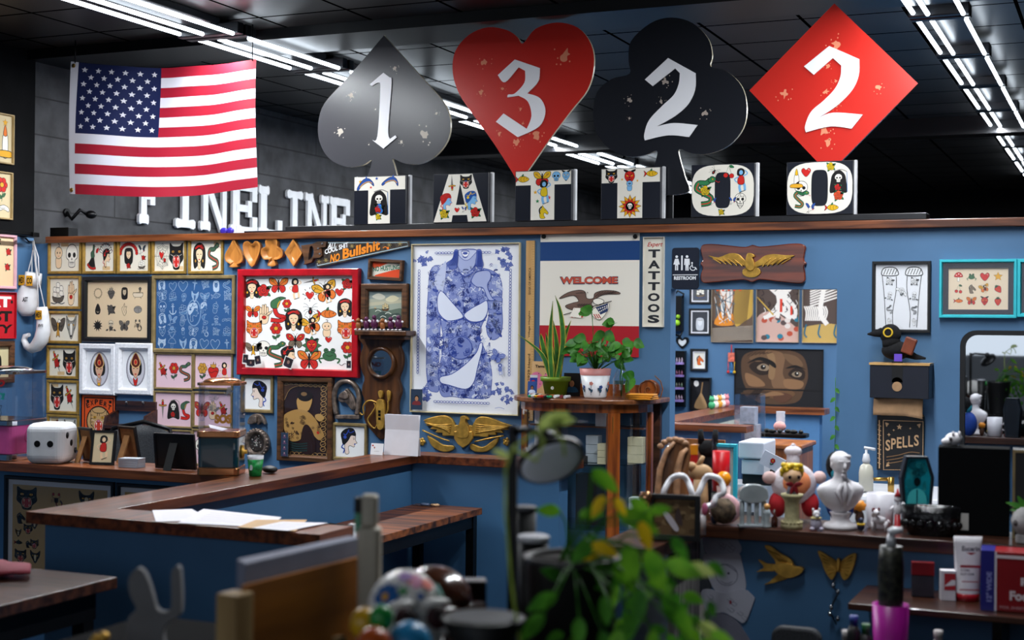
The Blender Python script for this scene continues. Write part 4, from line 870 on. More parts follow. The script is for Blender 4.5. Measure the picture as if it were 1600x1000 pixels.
# ---------------------------------------------------------------- things standing on the ledge
def zp(f, x0, y0, k): return [(x0+f[i]*k, y0+f[i+1]*k) for i in range(0,len(f),2)]
def wp(p, Y, o=(0,0)): q = on(p[0],p[1],'y',Y); return (q.x-o[0], q.z-o[1])
def relief(b, f, Y, th, o, z=None, c=None, sm=True, n=3, back=0, cs=None):
    pts = zp(f,*z) if z else pairs(f); pts = smooth(pts,True,n) if sm else pts
    w_ = [wp(p,Y,o) for p in pts]; b.prism(w_, -th-back, -back, 'xz', c, cs); return b
CRE = lin('#cfc2a4')
def wear(c, spots, z, tint, rn):
    d = c.zm(*z)
    for x,y,r in spots:
        p=[]; n=11
        for k in range(n): a=2*PI*k/n; q=r*rn.uniform(.35,1.1); p += [x+q*math.cos(a)*.9, y+q*math.sin(a)]
        d.z[0]=2; d.blob(tuple(p),tint,0)
        for k in range(5): a=rn.random()*6.28; q=r*rn.uniform(1.1,1.9); d.z[0]=2; d.ell(x+q*math.cos(a),y+q*math.sin(a),r*.12,r*.14,tint,0,n=6)
def suit(name, lab, outl, z, sm, colr, num, spots, tint, post, sharp=()):
    pts = zp(outl,*z); pts = smooth(pts,True,4) if sm else pts
    x0=min(p[0] for p in pts); x1=max(p[0] for p in pts); y0=min(p[1] for p in pts); y1=max(p[1] for p in pts)
    Y=7.755; base=on((x0+x1)/2,y1,'y',Y); o=(base.x,2.441)
    t = thing(name,lab,'sign',(base.x,Y,2.441),0,'playing card suit signs')
    b=B(); b.prism([wp(p,Y,o) for p in pts],-.02,0,'xz',lin(colr),CRE); obj('board',b,GLOSSINK,t)
    rn=random.Random(len(spots)); cx,cz,w_,h_=wbox(x0,y0,x1,y1,Y-.02)
    c=Cv(w_,h_,None,(x0,y0,x1,y1)); wear(c,spots,z,tint,rn); b=B().at(cx-w_/2-o[0],-.0202,cz-h_/2-o[1]).canvas(c); obj('paint_wear',b,INK,t)
    b=B(); b.prism([wp(p,Y-.02,o) for p in semi(zp(num,*z),sharp)],-.0275,-.0215,'xz',lin('#efeef2')); obj('numeral',b,INK,t)
    p=on(*post,'y',Y); obj('mounting_post',B().box(p.x-o[0]-.02,p.x-o[0]+.02,.001,.02,.0,p.z-2.441+.12),MT['black_metal'],t)
    return t
Z2=(450,0,.37); Z3=(900,0,.4375)
N2=(247,285,330,208,428,262,426,320,402,372,355,415,290,452,350,440,435,447,405,490,330,484,247,502,245,480,262,430,310,378,350,340,368,300,372,262,355,245,275,308)
suit('spade_sign','large dark grey spade sign with a white numeral 1',(412,155,418,160,490,240,590,350,660,430,690,500,685,580,640,650,570,692,500,692,450,672,455,700,465,740,478,800,328,800,345,740,360,678,320,700,250,705,180,670,140,600,135,520,160,440,240,350,320,260,405,160),Z2,True,'#3d3d42',
 (348,357,405,308,432,328,440,350,425,545,432,588,455,572,462,580,405,628,358,592,380,575,392,380,385,350,356,365),[(270,395,16),(455,293,12),(222,550,18),(585,578,26),(348,607,5),(485,605,9),(630,490,8),(375,460,4)],'#bdb4a8',(602,262),(0,1,2,5,6,7,8,9,13))
suit('heart_sign','large glossy red heart sign with a white numeral 3',(998,187,1050,125,1140,98,1230,120,1285,190,1297,280,1270,380,1200,470,1110,590,1020,720,978,768,950,725,870,600,790,490,730,400,702,310,712,220,770,150,850,118,930,130,975,160),Z2,True,'#c4281f',
 (888,318,960,252,1065,288,1058,345,1012,395,1065,415,1088,470,1062,535,972,580,880,515,912,480,1010,545,1030,490,1015,430,975,405,928,412,932,400,960,395,1000,350,1003,300,975,285,918,348),[(832,250,18),(1172,243,28),(820,377,14),(912,370,9),(1055,572,24),(900,560,11),(972,598,16),(990,460,8),(1065,340,8),(1000,520,6)],'#e08a68',(812,270),(0,1,2,4,8,9,10,11,14,15,19,20))
suit('club_sign','large black club sign with a white numeral 2',(270,85,345,65,420,85,475,140,490,200,485,240,540,255,595,310,613,385,600,460,550,520,480,550,420,550,372,535,378,580,392,630,400,690,258,690,275,620,290,570,292,540,250,555,190,560,120,530,75,470,65,400,80,330,130,285,195,265,192,220,200,150),Z3,True,'#16181f',N2,[(195,350,12),(465,410,14),(322,290,16),(310,360,10),(195,415,6),(310,400,5)],'#a89a90',(1046,275),(0,1,2,6,8,9,11,17,18,19))
suit('diamond_sign','large red diamond sign with a white numeral 2',(925,15,1223,300,905,622,622,325),Z3,False,'#c4281f',(815,238,905,165,1012,212,1010,270,985,325,930,380,865,422,920,403,1025,410,985,460,910,452,822,473,819,450,840,400,885,360,925,318,945,275,948,235,918,208,850,268),[(750,325,20),(1085,320,14),(900,325,14),(938,375,12),(935,160,22),(895,465,20),(908,505,18),(935,290,9),(905,235,10)],'#e08a68',(1293,250),(0,1,2,6,8,9,11,17,18,19))
# the six plaques spelling TATTOO
def plaque(let, box, lab, ms, z):
    cx,cz,w_,h_=wbox(*box,7.66); t=thing('letter_plaque',lab,'sign',(cx,7.66,2.441),0,'letter plaques spelling TATTOO'); h_=cz+h_/2-2.441
    obj('panel',B().box(-w_/2,w_/2,0,.055,0,h_),mat('plaque_edge','#26262c',.4,var=.1),t,bev=.002)
    obj('back_edge',B().box(w_/2,w_/2+.012,.03,.06,.0,h_+.004),mat('white_edge','#c9c9cc',.5,var=.05),t)
    c=Cv(w_,h_,None,box); c.rect(.003,.003,w_-.003,h_-.003,'#171a24'); d=c.zm(*z); cr='#e6e0d4'; W=w_; H=h_
    if let=='T': c.poly((.004,H-.004,W-.004,H-.004,W-.004,H*.71,W*.7,H*.71,W*.7,.004,W*.28,.004,W*.28,H*.71,.004,H*.71),cr)
    elif let=='A': c.poly((.004,.004,W*.28,H-.004,W*.71,H-.004,W-.01,.004,W*.64,.004,W*.62,H*.15,W*.36,H*.15,W*.34,.004),cr); c.poly((W*.42,H*.36,W*.58,H*.36,W*.49,H*.8),'#171a24')
    else:
        def sup(rx,ry,e,n=32): return [(W/2+rx*abs(math.cos(a))**e*(1 if math.cos(a)>=0 else -1), H/2+ry*abs(math.sin(a))**e*(1 if math.sin(a)>=0 else -1)) for a in [2*PI*(k+.5)/n for k in range(n)]]
        c.raw(sup(W*.49,H*.485,.62),cr); c.raw(sup(W*.125,H*.34,.5),'#171a24')
    d.z=[5]; d.pal.update(S='#79b0dc',O='#e0b020',N='#3a6ea8',P='#c8251f',G='#2f7a4a')
    for m,x,y,k,rot in ms: m(d.sub(x,y,k*1.15,rot,1,-1))
    obj('painted_face',B().at(-w_/2,-.0003,0).canvas(c),GLOSSINK,t)
rc_=lambda m,**p:(lambda q:(q.__dict__.__setitem__('pal',{**q.pal,**p}),m(q)))
st=lambda col_: (lambda q:m_star(q,col_,None))
AP=(540,240,.15); BP=(790,240,.16875); CP=(1060,240,.1875)
plaque('T',(553,275,634,347),'first T plaque, with a hooded skull over a blue rose',[(m_dolph,205,305,80,0),(m_dolph,470,290,75,.3),(m_reaper,350,500,112,0),(rc_(m_rose,R='#2f74c8',G='#d8b820'),355,560,62,0),(rc_(m_rose,R='#d8b820'),345,640,36,0),(st('B'),325,258,18,0),(st('Y'),155,285,20,0),(st('R'),265,345,14,0)],AP)
plaque('A',(677,271,763,345),'A plaque, with painted heads above a yellow and a red rose',[(m_dagger,1110,300,68,3.1),(m_panther,1255,290,62,0),(rc_(m_prof,K='#b0201c'),1060,490,75,0),(rc_(m_prof,R='#d8b820',K='#1f4f9a'),1320,480,80,0),(rc_(m_rose,R='#d8b820'),1030,610,58,0),(m_rose,1355,600,62,0),(m_heart,1165,572,25,0),(m_swallow,1240,570,26,0)],AP)
plaque('T',(805,266,893,342),'second T plaque, with a winged fairy and two theatre masks',[(m_fish,155,230,62,0),(m_bfly,340,230,70,0),(rc_(m_figure,R='#d8b820'),355,350,98,0),(rc_(m_skull,W='#79b0dc'),470,215,42,0),(rc_(m_devil,R='#79b0dc'),560,210,44,0),(rc_(m_horse,N='#d8b820'),345,525,55,0),(st('Y'),278,350,18,0),(st('R'),405,400,18,0),(st('G'),298,430,18,0)],BP)
plaque('T',(939,262,1032,340),'third T plaque, with a red and yellow spiky sun wheel',[(m_panther,980,200,55,0),(m_devil,1150,215,62,0),(m_kewpie,1150,290,50,0),(m_fish,1345,190,60,0),(lambda q:(m_star(q,'Y','K',12,.6),m_star(q.sub(0,0,.72,.2),'R','K',12,.6),q.ell(0,0,.36,.36,'#79b0dc',.04),m_skull(q.sub(0,0,.28))),1155,480,96,0),(st('Y'),1080,235,12,0),(st('Y'),1222,250,12,0)],BP)
plaque('O',(1080,256,1179,337),'first O plaque, with a snake round a rose and a kneeling lady',[(m_snake,215,300,110,.1),(rc_(m_rose,R='#d8b820'),225,300,52,0),(m_spider,300,145,36,.6),(m_cherry,420,150,52,0),(m_figure,520,225,88,0),(m_skull,518,385,52,0),(m_flame,517,385,60,0),(rc_(m_rose,R='#d8b820'),362,478,30,0),(m_swallow,290,390,28,0),(m_swallow,455,390,28,0)],CP)
plaque('O',(1229,252,1333,335),'second O plaque, with a candle skull and a scythe reaper',[(m_candle,985,200,70,0),(m_skull,1025,290,62,0),(m_snake,1010,365,72,.4),(m_heart,1065,150,38,0),(rc_(m_rose,R='#d8b820'),1270,110,42,0),(m_reaper,1335,235,85,0),(rc_(m_rose,R='#d8502a'),1335,350,50,0),(m_swallow,1105,450,38,0),(m_fish,1280,450,55,0)],CP)
# white slab letters on the grey wall
LW=mat('white_letter','#dcdde0',.5,var=.03)
def slab(ch, y0, y1, nm):
    z0=2.57; H=.45; w_=y1-y0; s=w_*.30 if ch not in 'NI' else (w_*.26 if ch=='N' else w_*.42); b=B()
    dz=[.024]
    def R(a,b_,c,d): 
        dz[0]+=.0006; p=[(a*1.,c),(b_,c),(b_,d),(a,d)]; b.prism(p,0,dz[0],'yz')
    def serif(x,z,w2,h2): dz[0]+=.0006; b.prism([(x+u*w2*.5,z+v*h2*.5) for u,v in [(-1,-.6),(-.8,-1),(-.4,-.75),(.4,-.75),(.8,-1),(1,-.6),(1,.6),(.8,1),(.4,.75),(-.4,.75),(-.8,1),(-1,.6)]],0,dz[0],'yz')
    st_=s*.62
    if ch in 'FEL':
        x=s*.62; R(x-st_/1.4,x+st_/1.4,.03,H-.03); serif(x,.04,s*1.5,.08) 
        if ch!='L': R(x,w_-.03,H-.075,H-.005); R(w_-.075,w_,H-.16,H-.01); R(x,w_-.1,H*.5-.03,H*.5+.03); R(w_-.14,w_-.08,H*.5-.07,H*.5+.07)
        if ch in 'LE': R(x,w_-.03,.005,.07); R(w_-.075,w_,.01,.16)
        serif(x,H-.04,s*1.5,.08)
    elif ch=='I': R(w_/2-st_/1.6,w_/2+st_/1.6,.03,H-.03); serif(w_/2,.04,w_,.08); serif(w_/2,H-.04,w_,.08)
    else:
        R(s*.25,s*.95,.03,H-.03); R(w_-s*.9,w_-s*.3,.03,H-.03); serif(s*.55,.04,s*1.4,.08); serif(s*.5,H-.04,s*1.3,.08); serif(w_-s*.6,H-.04,s*1.3,.08)
        b.prism([(s*.25,H-.02),(s*1.1,H-.02),(w_-s*.3,.0),(w_-s*1.1,.0)],0,.0236,'yz')
    o=obj('wall_letter',b,LW,loc=(XL+.012,y0,z0)); tag(o,nm,'letter','white slab letters on the grey wall'); return o
for ch,a,b_,nm in (('F',8.80,9.06,'big white slab letter F, leftmost on the grey wall'),('I',9.24,9.50,'white slab letter I between F and N, under the flag'),('N',9.58,9.96,'white slab letter N left of the first E, under the flag'),('E',10.0,10.38,'white slab letter E half under the flag corner'),('L',10.42,10.78,'white slab letter L right of the flag corner'),('I',10.86,11.12,'white slab letter I between the L and the second N'),('N',11.18,11.57,'white slab letter N second from the right'),('E',11.61,11.97,'last white slab letter E, beside the first plaque')):
    slab(ch,a,b_,nm)
o=obj('purple_ornament',B().sph(0,0,.02,.03,.012,.022).sph(.05,0,.02,.028,.012,.022),mat('purple_plastic','#3a2fb0',.3),loc=(on(350,358,'y',7.75).x,7.75,2.406)); tag(o,'tiny purple winged ornament on the wooden ledge under the letters','ornament')
# stars and stripes flag
def flagpt(u,v,l=0):   # u right 0..1, v up 0..1
    xl=115-6*(1-v)-2*math.sin(PI*v); xr=404; x=xl+(xr-xl)*u
    yt=97+8*math.sin(PI*min(1,u*1.0))*(1 if u<.7 else 1)-6*max(0,(u-.75)*4)**1.5*.6; yb=303+5*math.sin(PI*u)-12*max(0,u-.45)**1.3*1.9
    y=yb+(yt-yb)*v; p=on(x,y,'y',7.5); return (p.x, 7.5-.03*math.sin(u*7+v*2)-.012*math.sin(u*17-v*3)-l, p.z)
fo=flagpt(.5,0.5); F0=Vector(fo)
t=thing('flag','large red, white and blue flag of stars and stripes hanging from the ceiling','flag',fo)
def fl(u,v,l=0): p=flagpt(u,v,l); return (p[0]-fo[0],p[1]-fo[1],p[2]-fo[2])
FR,FWc,FB=lin('#8e0f26'),lin('#c3c1cb'),lin('#0f1840')
def fcf(u,v):
    k=int((1-v)*13)
    if u<.035: return FWc
    if u<.455 and (1-v)*13<7: return FB
    return FR if k%2==0 else FWc
b=B(); b.grid(lambda u,v: fl(u,v),55,52,None,fcf)
cv=Cv(1,1)
for r in range(9):
    for q in range(6 if r%2==0 else 5):
        u=.035+.42*((q+.5)/6+(0 if r%2==0 else .5/6)); v=1-(7/13)*((r+1)/10); s=cv.sub(u,v,.018); cv.z[0]=1; s.m=(s.m[0],s.m[1],s.m[2],s.m[3]*1.35,s.m[4]*1.35,s.m[5]); s.z=[1]; m_star(s,'#c3c1cb',None)
b.canvas(cv,lambda x,y,l: fl(x,y,.004)); obj('cloth',b,INK,t)
for v in (.97,.03):
    p=fl(.015,v,.004); obj('grommet',B().at(*p,PI/2).lathe([(.006,-.003),(.014,-.003),(.014,.003),(.006,.003)],12),mat('brass','#b08a45',.3,metal=.9,var=.1),t)
for u in (.02,.98): p=fl(u,.99); obj('cord',B().tube([(p[0],p[1],p[2]),(p[0],p[1],CEIL-fo[2]-.002)],.004,6),MT['black_metal'],t)
# ---------------------------------------------------------------- things hung on the partition wall
TRAY=wood('honey_wood','#c8843c','#a05e22','z',rough=.35,s=6)
def tray(lab, f, z, nm):
    pts=smooth(zp(f,*z),True,3) if nm!='diamond' else zp(f,*z)
    xs=[p[0] for p in pts]; ys=[p[1] for p in pts]; cx=sum(xs)/len(xs); cy=(min(ys)+max(ys))/2; c0=on(cx,cy,'y',WY); o=(c0.x,c0.z)
    w0=[wp(p,WY-.03,o) for p in pts]; m0=(sum(p[0] for p in w0)/len(w0),sum(p[1] for p in w0)/len(w0))
    sh=lambda k:[(m0[0]+(p[0]-m0[0])*k,m0[1]+(p[1]-m0[1])*k) for p in w0]
    t=thing(nm+'_tray',lab,'tray',(c0.x,WY-.001,c0.z),0,'wooden card suit trays')
    a,b_,c,d_=sh(.93),sh(1),sh(.9),sh(.6); B1=B(); n=len(a); i=B1.av([(p[0],0,p[1]) for p in a]+[(p[0],-.035,p[1]) for p in b_]+[(p[0],-.035,p[1]) for p in c]+[(p[0],-.012,p[1]) for p in d_])
    for j in range(3): B1.af([(i+j*n+k,i+j*n+(k+1)%n,i+j*n+n+(k+1)%n,i+j*n+n+k) for k in range(n)],None,j==2)
    B1.af([tuple(i+3*n+k for k in range(n)),tuple(i+k for k in range(n))[::-1]]); obj('bowl',B1,TRAY,t)
Z5=(230,350,.35)
tray('honey wooden spade tray, leftmost of the four trays',(388,65,400,90,428,140,425,168,402,182,407,192,370,192,373,180,352,165,350,135,374,92),Z5,'spade')
tray('honey wooden heart tray, second of the four trays',(468,92,485,76,503,85,507,110,495,150,470,192,440,150,429,110,432,85,450,76),Z5,'heart')
tray('honey wooden club tray, third of the four trays',(530,100,530,72,556,60,582,74,583,100,604,115,605,145,580,160,567,160,575,186,540,186,546,160,522,158,509,135,512,110),Z5,'club')
tray('honey wooden diamond tray, rightmost of the four trays',(654,66,694,130,655,190,615,127),Z5,'diamond')
# painted saw
zs=(460,360,.125); c0=on(555,398,'y',WY); o=(c0.x,c0.z)
t=thing('hand_saw','painted hand saw with white and orange lettering, brown handle at left','saw',(c0.x,WY-.001,c0.z))
b=B(); relief(b,(330,140,1435,130,1440,205,285,468,262,400),WY-.02,.004,o,zs,sm=False,back=.014); obj('blade',b,mat('painted_steel','#4a4038',.4,metal=.3,var=.3,sc_=40),t)
def strip_px(b,f,z,w_,Y,bk,c=None):
    pts=[wp(p,Y,o) for p in zp(f,*z)]; cc=Cv(1,1); cc.path(pts,w_,'K'); 
    for q,_,_ in cc.items: b.prism(q,-bk-.001,-bk,'xz',c)
b=B(); strip_px(b,(420,155,1410,150,1420,195,290,440,285,410),zs,.006,WY-.02,.0185,lin('#9fb4bc')); obj('painted_border',b,INK,t)
bx=(460,360,660,450); cx,cz,w_,h_=wbox(*bx,WY-.02); c=Cv(w_,h_,dict(W='#e9e9ea'),bx); d=c.zm(460,360,.125)
for s_,x,y,wd,h2,cc,an in (('ALL',425,225,110,70,'W',.06),('COOL SHIT',395,298,310,62,'W',.3),('NO',462,400,120,100,'#e8861c',.16),('Bullshit',620,360,480,125,'#e8861c',.24)):
    e=d.sub(x,y,1,0,1,-1); e.z=[3]; e.text(s_,0,0,wd,h2,cc,.035,shear=.25,rot=an)
d.line((1120,225,1150,210,1180,225),9,'#e8861c'); d.ell(1182,228,16,18,'#e0701c',0)
for x,y in ((320,385),(410,370),(1330,175),(1200,190),(740,195)):
    for k in range(6): a=PI*k/3; d.line((x,y,x+28*math.cos(a),y+28*math.sin(a)),5,'#b09a5a')
obj('lettering',B().at(cx-w_/2-o[0],-.0205,cz-h_/2-o[1]).canvas(c),INK,t)
ho=[(95,190),(240,170),(300,140),(415,140),(400,210),(350,215),(360,310),(330,345),(250,350),(225,400),(125,430),(140,400)]
hi=[(205,215),(215,200),(232,195),(245,215),(255,260),(252,290),(248,310),(240,330),(225,345),(205,362),(190,370),(192,300)]
b=B(); b.ring([wp(p,WY-.02,o) for p in zp([v for q in ho for v in q],*zs)],[wp(p,WY-.02,o) for p in zp([v for q in hi for v in q],*zs)],-.032,-.002); obj('handle',b,BRNF,t,bev=.004)
b=B()
for x,y in ((352,165),(302,225),(322,292)): p=wp((460+x*.125,360+y*.125),WY-.03,o); b.at(p[0],-.033,p[1],PI/2).lathe([(.004,0),(.006,-.003),(.006,.003)],10)
obj('rivets',b,mat('steel','#b8b8bc',.3,metal=.9,var=.05),t)
# yardstick
cx,cz,w_,h_=wbox(821,376,834,657,WY-.01); t=thing('yardstick','long pale wooden yardstick standing upright between poster and banner','ruler',(cx,WY-.001,cz))
obj('stick',B().box(-w_/2,w_/2,-.01,0,-h_/2,h_/2),wood('pale_pine','#cfa468','#b88c52','z',rough=.6,s=6),t)
c=Cv(w_,h_); 
for k in range(72): c.z[0]=1; c.rect(w_*.75 if k%4 else w_*.6,h_*(k+.5)/72,w_,h_*(k+.5)/72+.0009,'#3a2c1c')
for k,s_ in enumerate(('BANK OF AMERICA','Village Heights','2929 Heard','1863')): c.text(s_,w_*.62,h_*(.80-.24*k-.1),h_*.15,w_*.3,'#4a3a28',.01,rot=PI/2)
obj('printing',B().at(-w_/2,-.0102,-h_/2).canvas(c),INK,t)
# wall clock board with round mirror and shelf
WC=wood('dark_oak','#5f3a1e','#301a0c','z',rough=.35,s=8)
c0=on(596,600,'y',WY); o=(c0.x,c0.z); t=thing('wall_mirror_shelf','dark scalloped wooden wall board with round mirror and small shelf','shelf',(c0.x,WY-.001,c0.z))
hw=[(521,37),(530,36),(540,29),(552,33),(566,34),(580,31),(592,27),(602,30),(613,31),(626,27),(640,26),(652,28),(664,23),(675,14),(686,3)]
pts=[(596+w2,y) for y,w2 in hw]+[(596-w2,y) for y,w2 in hw[::-1]]
b=B(); b.prism([wp(p,WY-.03,o) for p in smooth(pts,True,3)],-.03,-.001); obj('backboard',b,WC,t,bev=.006)
a=wp((555,516),WY-.12,o); a2=wp((636,516),WY-.12,o); shz=a[1]
obj('shelf_board',B().box(a[0],a2[0],-.13,-.0,shz-.03,shz).box(a[0]+.025,a2[0]-.025,-.10,-.0,shz-.055,shz-.0305),WC,t,bev=.004)
p=wp((597,567),WY-.03,o); rg=B().at(p[0],-.03,p[1],PI/2); rg.lathe([(.078,0),(.092,.002),(.10,.012),(.098,.024),(.085,.03),(.078,.022),(.076,.004)],36,cap=False); obj('mirror_rim',rg,WC,t)
obj('mirror_glass',B().at(p[0],-.034,p[1],PI/2).lathe([(.0,0),(.079,0),(.079,.003)],36),mat('mirror','#c8ccd0',.02,metal=1,var=0),t)
pur=mat('purple_toy','#5a1f4a',.35,var=.2)
for k,x in enumerate((560,573,585,598,611,623)):
    q=on(x,516,'y',WY-.075); s=.9+.15*(k%3); z0=c0.z+shz+.001
    t2=thing('toy_figurine','little round purple toy figure in white gloves, %s on the clock shelf'%['first','second','third','fourth','fifth','sixth'][k],'figurine',(q.x,WY-.075,z0),0,'purple toys on the wall shelf')
    obj('body',B().sph(0,0,.034*s,.02*s,.016*s,.026*s).sph(0,-.004,.066*s,.014,.013,.014).tube([(-.01,0,.02),(-.014,-.003,.0)],.005).tube([(.01,0,.02),(.014,-.003,0)],.005).tube([(-.016,0,.045),(-.03,-.01,.055)],.004).tube([(.016,0,.045),(.03,-.01,.05)],.004),pur if k%3 else mat('orange_toy','#9a5a2a',.4),t2)
    obj('glove',B().sph(-.031,-.011,.058,.007).sph(.031,-.011,.053,.007).sph(-.014,-.008,.004,.009,.012,.005).sph(.014,-.008,.004,.009,.012,.005),mat('white_toy','#e4e2e6',.4),t2)
# bronze horse head in a horseshoe
BRZ=mat('dark_bronze','#85756a',.38,metal=.6,var=.3,sc_=30,bump=.2); GLD=mat('antique_gold','#c79a44',.42,metal=.55,var=.15,sc_=25,bump=.15)
zh=(350,560,.2); c0=on(543,625,'y',WY); o=(c0.x,c0.z); t=thing('horseshoe_plaque','dark bronze horse head inside a horseshoe, right of the copper print','wall ornament',(c0.x,WY-.001,c0.z))
pts=[(880,440),(865,360),(862,280),(885,210),(935,180),(990,185),(1035,230),(1055,300),(1050,380),(1040,440)]
b=B().tube([(*[wp(p,WY-.02,o)[0]],-.018,wp(p,WY-.02,o)[1]) for p in smooth(zp([v for q in pts for v in q],*zh),False)],.017,8); obj('horseshoe',b,BRZ,t)
b=B(); relief(b,(960,235,985,255,1010,290,1030,340,1035,395,1000,400,975,370,950,345,920,345,895,325,900,300,930,270),WY-.02,.03,o,zh); relief(b,(905,290,960,250,985,300,950,320),WY-.02,.012,o,zh,back=.03); obj('horse_head',b,BRZ,t,bev=.006)
b=B(); relief(b,(870,440,1060,440,1062,475,872,472),WY-.02,.03,o,zh,sm=False); obj('base_bar',b,BRZ,t,bev=.005)
# brass ewer ornament
c0=on(590,640,'y',WY); o=(c0.x,c0.z); t=thing('brass_ewer','brass wall ornament shaped like a slim pitcher with curled handle, on the scalloped board','wall ornament',(c0.x,WY-.034,c0.z))
b=B(); relief(b,(1205,260,1222,250,1238,262,1234,300,1222,312,1212,300),WY-.05,.02,o,zh); relief(b,(1198,330,1250,330,1262,440,1248,545,1205,545,1195,440),WY-.05,.028,o,zh); relief(b,(1270,255,1298,262,1290,330,1278,330),WY-.05,.015,o,zh); obj('body',b,GLD,t,bev=.005)
def pxt(f,z,Y,d,r,n=6): return [(wp(p,Y,o)[0],d,wp(p,Y,o)[1]) for p in smooth(zp(f,*z),False)]
b=B().tube(pxt((1200,350,1150,330,1110,340,1085,380,1090,430,1075,440,1060,425),zh,WY-.05,-.012,0),.005,6).tube(pxt((1200,500,1180,545,1150,530,1120,480,1150,430,1180,380,1170,350),zh,WY-.05,-.012,0),.005,6).tube(pxt((1262,440,1278,400,1280,330),zh,WY-.05,-.012,0),.005,6); obj('handle',b,GLD,t)
b=B()
for y in (415,440,470): p=wp((350+1222*.2,560+y*.2),WY-.05,o); b.box(p[0]-.008,p[0]+.008,-.0295,-.028,p[1]-.008,p[1]+.008)
obj('dark_inset',b,MT['black_metal'],t)
# bronze eagle clock
zc=(350,560,.2); c0=on(401,690,'y',WY); o=(c0.x,c0.z); t=thing('eagle_clock','round dark bronze wall clock topped by an eagle, beside the candy machine','clock',(c0.x,WY-.001,c0.z))
p=wp((401,692),WY-.03,o); obj('case',B().at(p[0],0,p[1],PI/2).lathe([(.085,0),(.092,.02),(.088,.04),(.07,.045),(.062,.03),(.0,.03)],36,cap=False),BRZ,t)
b=B()
for k in range(24): a=PI*2*k/24; b.sph(p[0]+.086*math.cos(a),-.035,p[1]+.086*math.sin(a),.009,n=8,m=6)
obj('beaded_rim',b,BRZ,t)
c=Cv(.12,.12); s=c.sub(.06,.06,.056); s.ell(0,0,1,1,'#3a3431',0,n=30); 
rn=random.Random(4)
for k in range(40): s.z[0]=3; a=rn.random()*6.28; r=rn.random()*.75; s.ell(r*math.cos(a),r*math.sin(a),rn.uniform(.05,.13),rn.uniform(.03,.09),rn.choice(('#b8b4ac','#6a6258','#c9a0a0','#8fa08c','#4a4440','#d8d2c8')),0,n=6)
s.z[0]=5; s.line((0,0,.1,.6),.05,'#e8e4da'); s.line((0,0,-.4,.1),.06,'#e8e4da')
obj('dial',B().at(p[0]-.06,-.0312,p[1]-.06).canvas(c),GLOSSINK,t); obj('glass',B().at(p[0],-.037,p[1],PI/2).lathe([(0,0),(.063,0),(.063,.002),(0,.002)],30,cap=False),GLASS,t)
b=B(); relief(b,(180,510,195,460,220,440,245,432,285,440,310,470,320,520,290,500,265,520,245,505,215,515),WY-.03,.03,o,zc); relief(b,(225,455,260,450,262,500,232,500),WY-.03,.018,o,zc,back=.03); obj('eagle',b,BRZ,t,bev=.005)
# big gold eagle
ze=(620,360,.36); c0=on(729,680,'y',WY); o=(c0.x,c0.z); t=thing('gold_eagle','large gold eagle with shield and crossed flags under the blue ink poster','wall ornament',(c0.x,WY-.001,c0.z))
def feathers(b,f,z,Y,bk,r=.004):
    for q in f: b.tube([(wp(p,Y,o)[0],-bk,wp(p,Y,o)[1]) for p in smooth(zp(q,*z),False,3)],r,6)
b=B()
relief(b,(262,890,264,845,250,846,236,818,205,803,160,808,110,825,136,837,120,846,152,852,140,862,172,866,163,878,195,880,195,892,228,892),WY-.03,.022,o,ze,n=2); obj('wing',b,GLD,t,bev=.007)
b=B(); relief(b,(312,890,310,845,324,848,338,822,362,808,405,814,450,832,497,848,470,855,485,866,450,868,460,880,425,878,430,890,395,888,392,898,350,895),WY-.03,.022,o,ze,n=2); obj('wing',b,GLD,t,bev=.007)
b=B(); feathers(b,[(120+8*k,835+3*k,170+8*k,845+4*k,235-2*k,842+9*k) for k in range(5)]+[(490-8*k,853+2*k,420-5*k,850+5*k,340,842+9*k) for k in range(5)],ze,WY-.03,.024); obj('feathers',b,GLD,t)
b=B(); relief(b,(262,862,270,842,276,822,278,808,292,804,306,814,300,820,298,832,306,845,314,865,310,895,288,902,264,895),WY-.03,.035,o,ze); relief(b,(285,805,305,812,312,822,296,818),WY-.03,.02,o,ze,back=.012); obj('body',b,GLD,t,bev=.008)
b=B(); relief(b,(245,872,325,872,326,905,308,930,284,945,262,930,246,905),WY-.04,.02,o,ze,sm=False,back=.012); obj('shield',b,GLD,t,bev=.004)
b=B(); relief(b,(130,890,160,905,200,930,245,935,240,955,200,962,160,945,140,920),WY-.02,.016,o,ze); obj('flag_drape',b,GLD,t,bev=.006)
b=B(); relief(b,(322,925,370,940,410,915,440,898,430,930,390,960,340,962,315,945),WY-.02,.016,o,ze); obj('flag_drape',b,GLD,t,bev=.006)
b=B().tube(pxt((108,868,180,900,225,915),ze,WY-.03,-.018,0),.005,8).tube(pxt((335,918,400,903,460,892),ze,WY-.03,-.018,0),.005,8); obj('flag_pole',b,GLD,t)
for sx,nm in ((1,'small gold filigree ornament just left of the gold eagle'),(0,'small gold filigree ornament just right of the gold eagle')):
    q=on(660 if sx else 792,690,'y',WY); oo=B()
    for k in range(5): a=2*PI*k/5; oo.sph(.014*math.cos(a),-.006,.014*math.sin(a),.012,.006,.012,8,6)
    tag(obj('filigree_ornament',oo.sph(0,-.008,0,.01,.008,.01),GLD,loc=(q.x,WY-.001,q.z)),nm,'wall ornament')
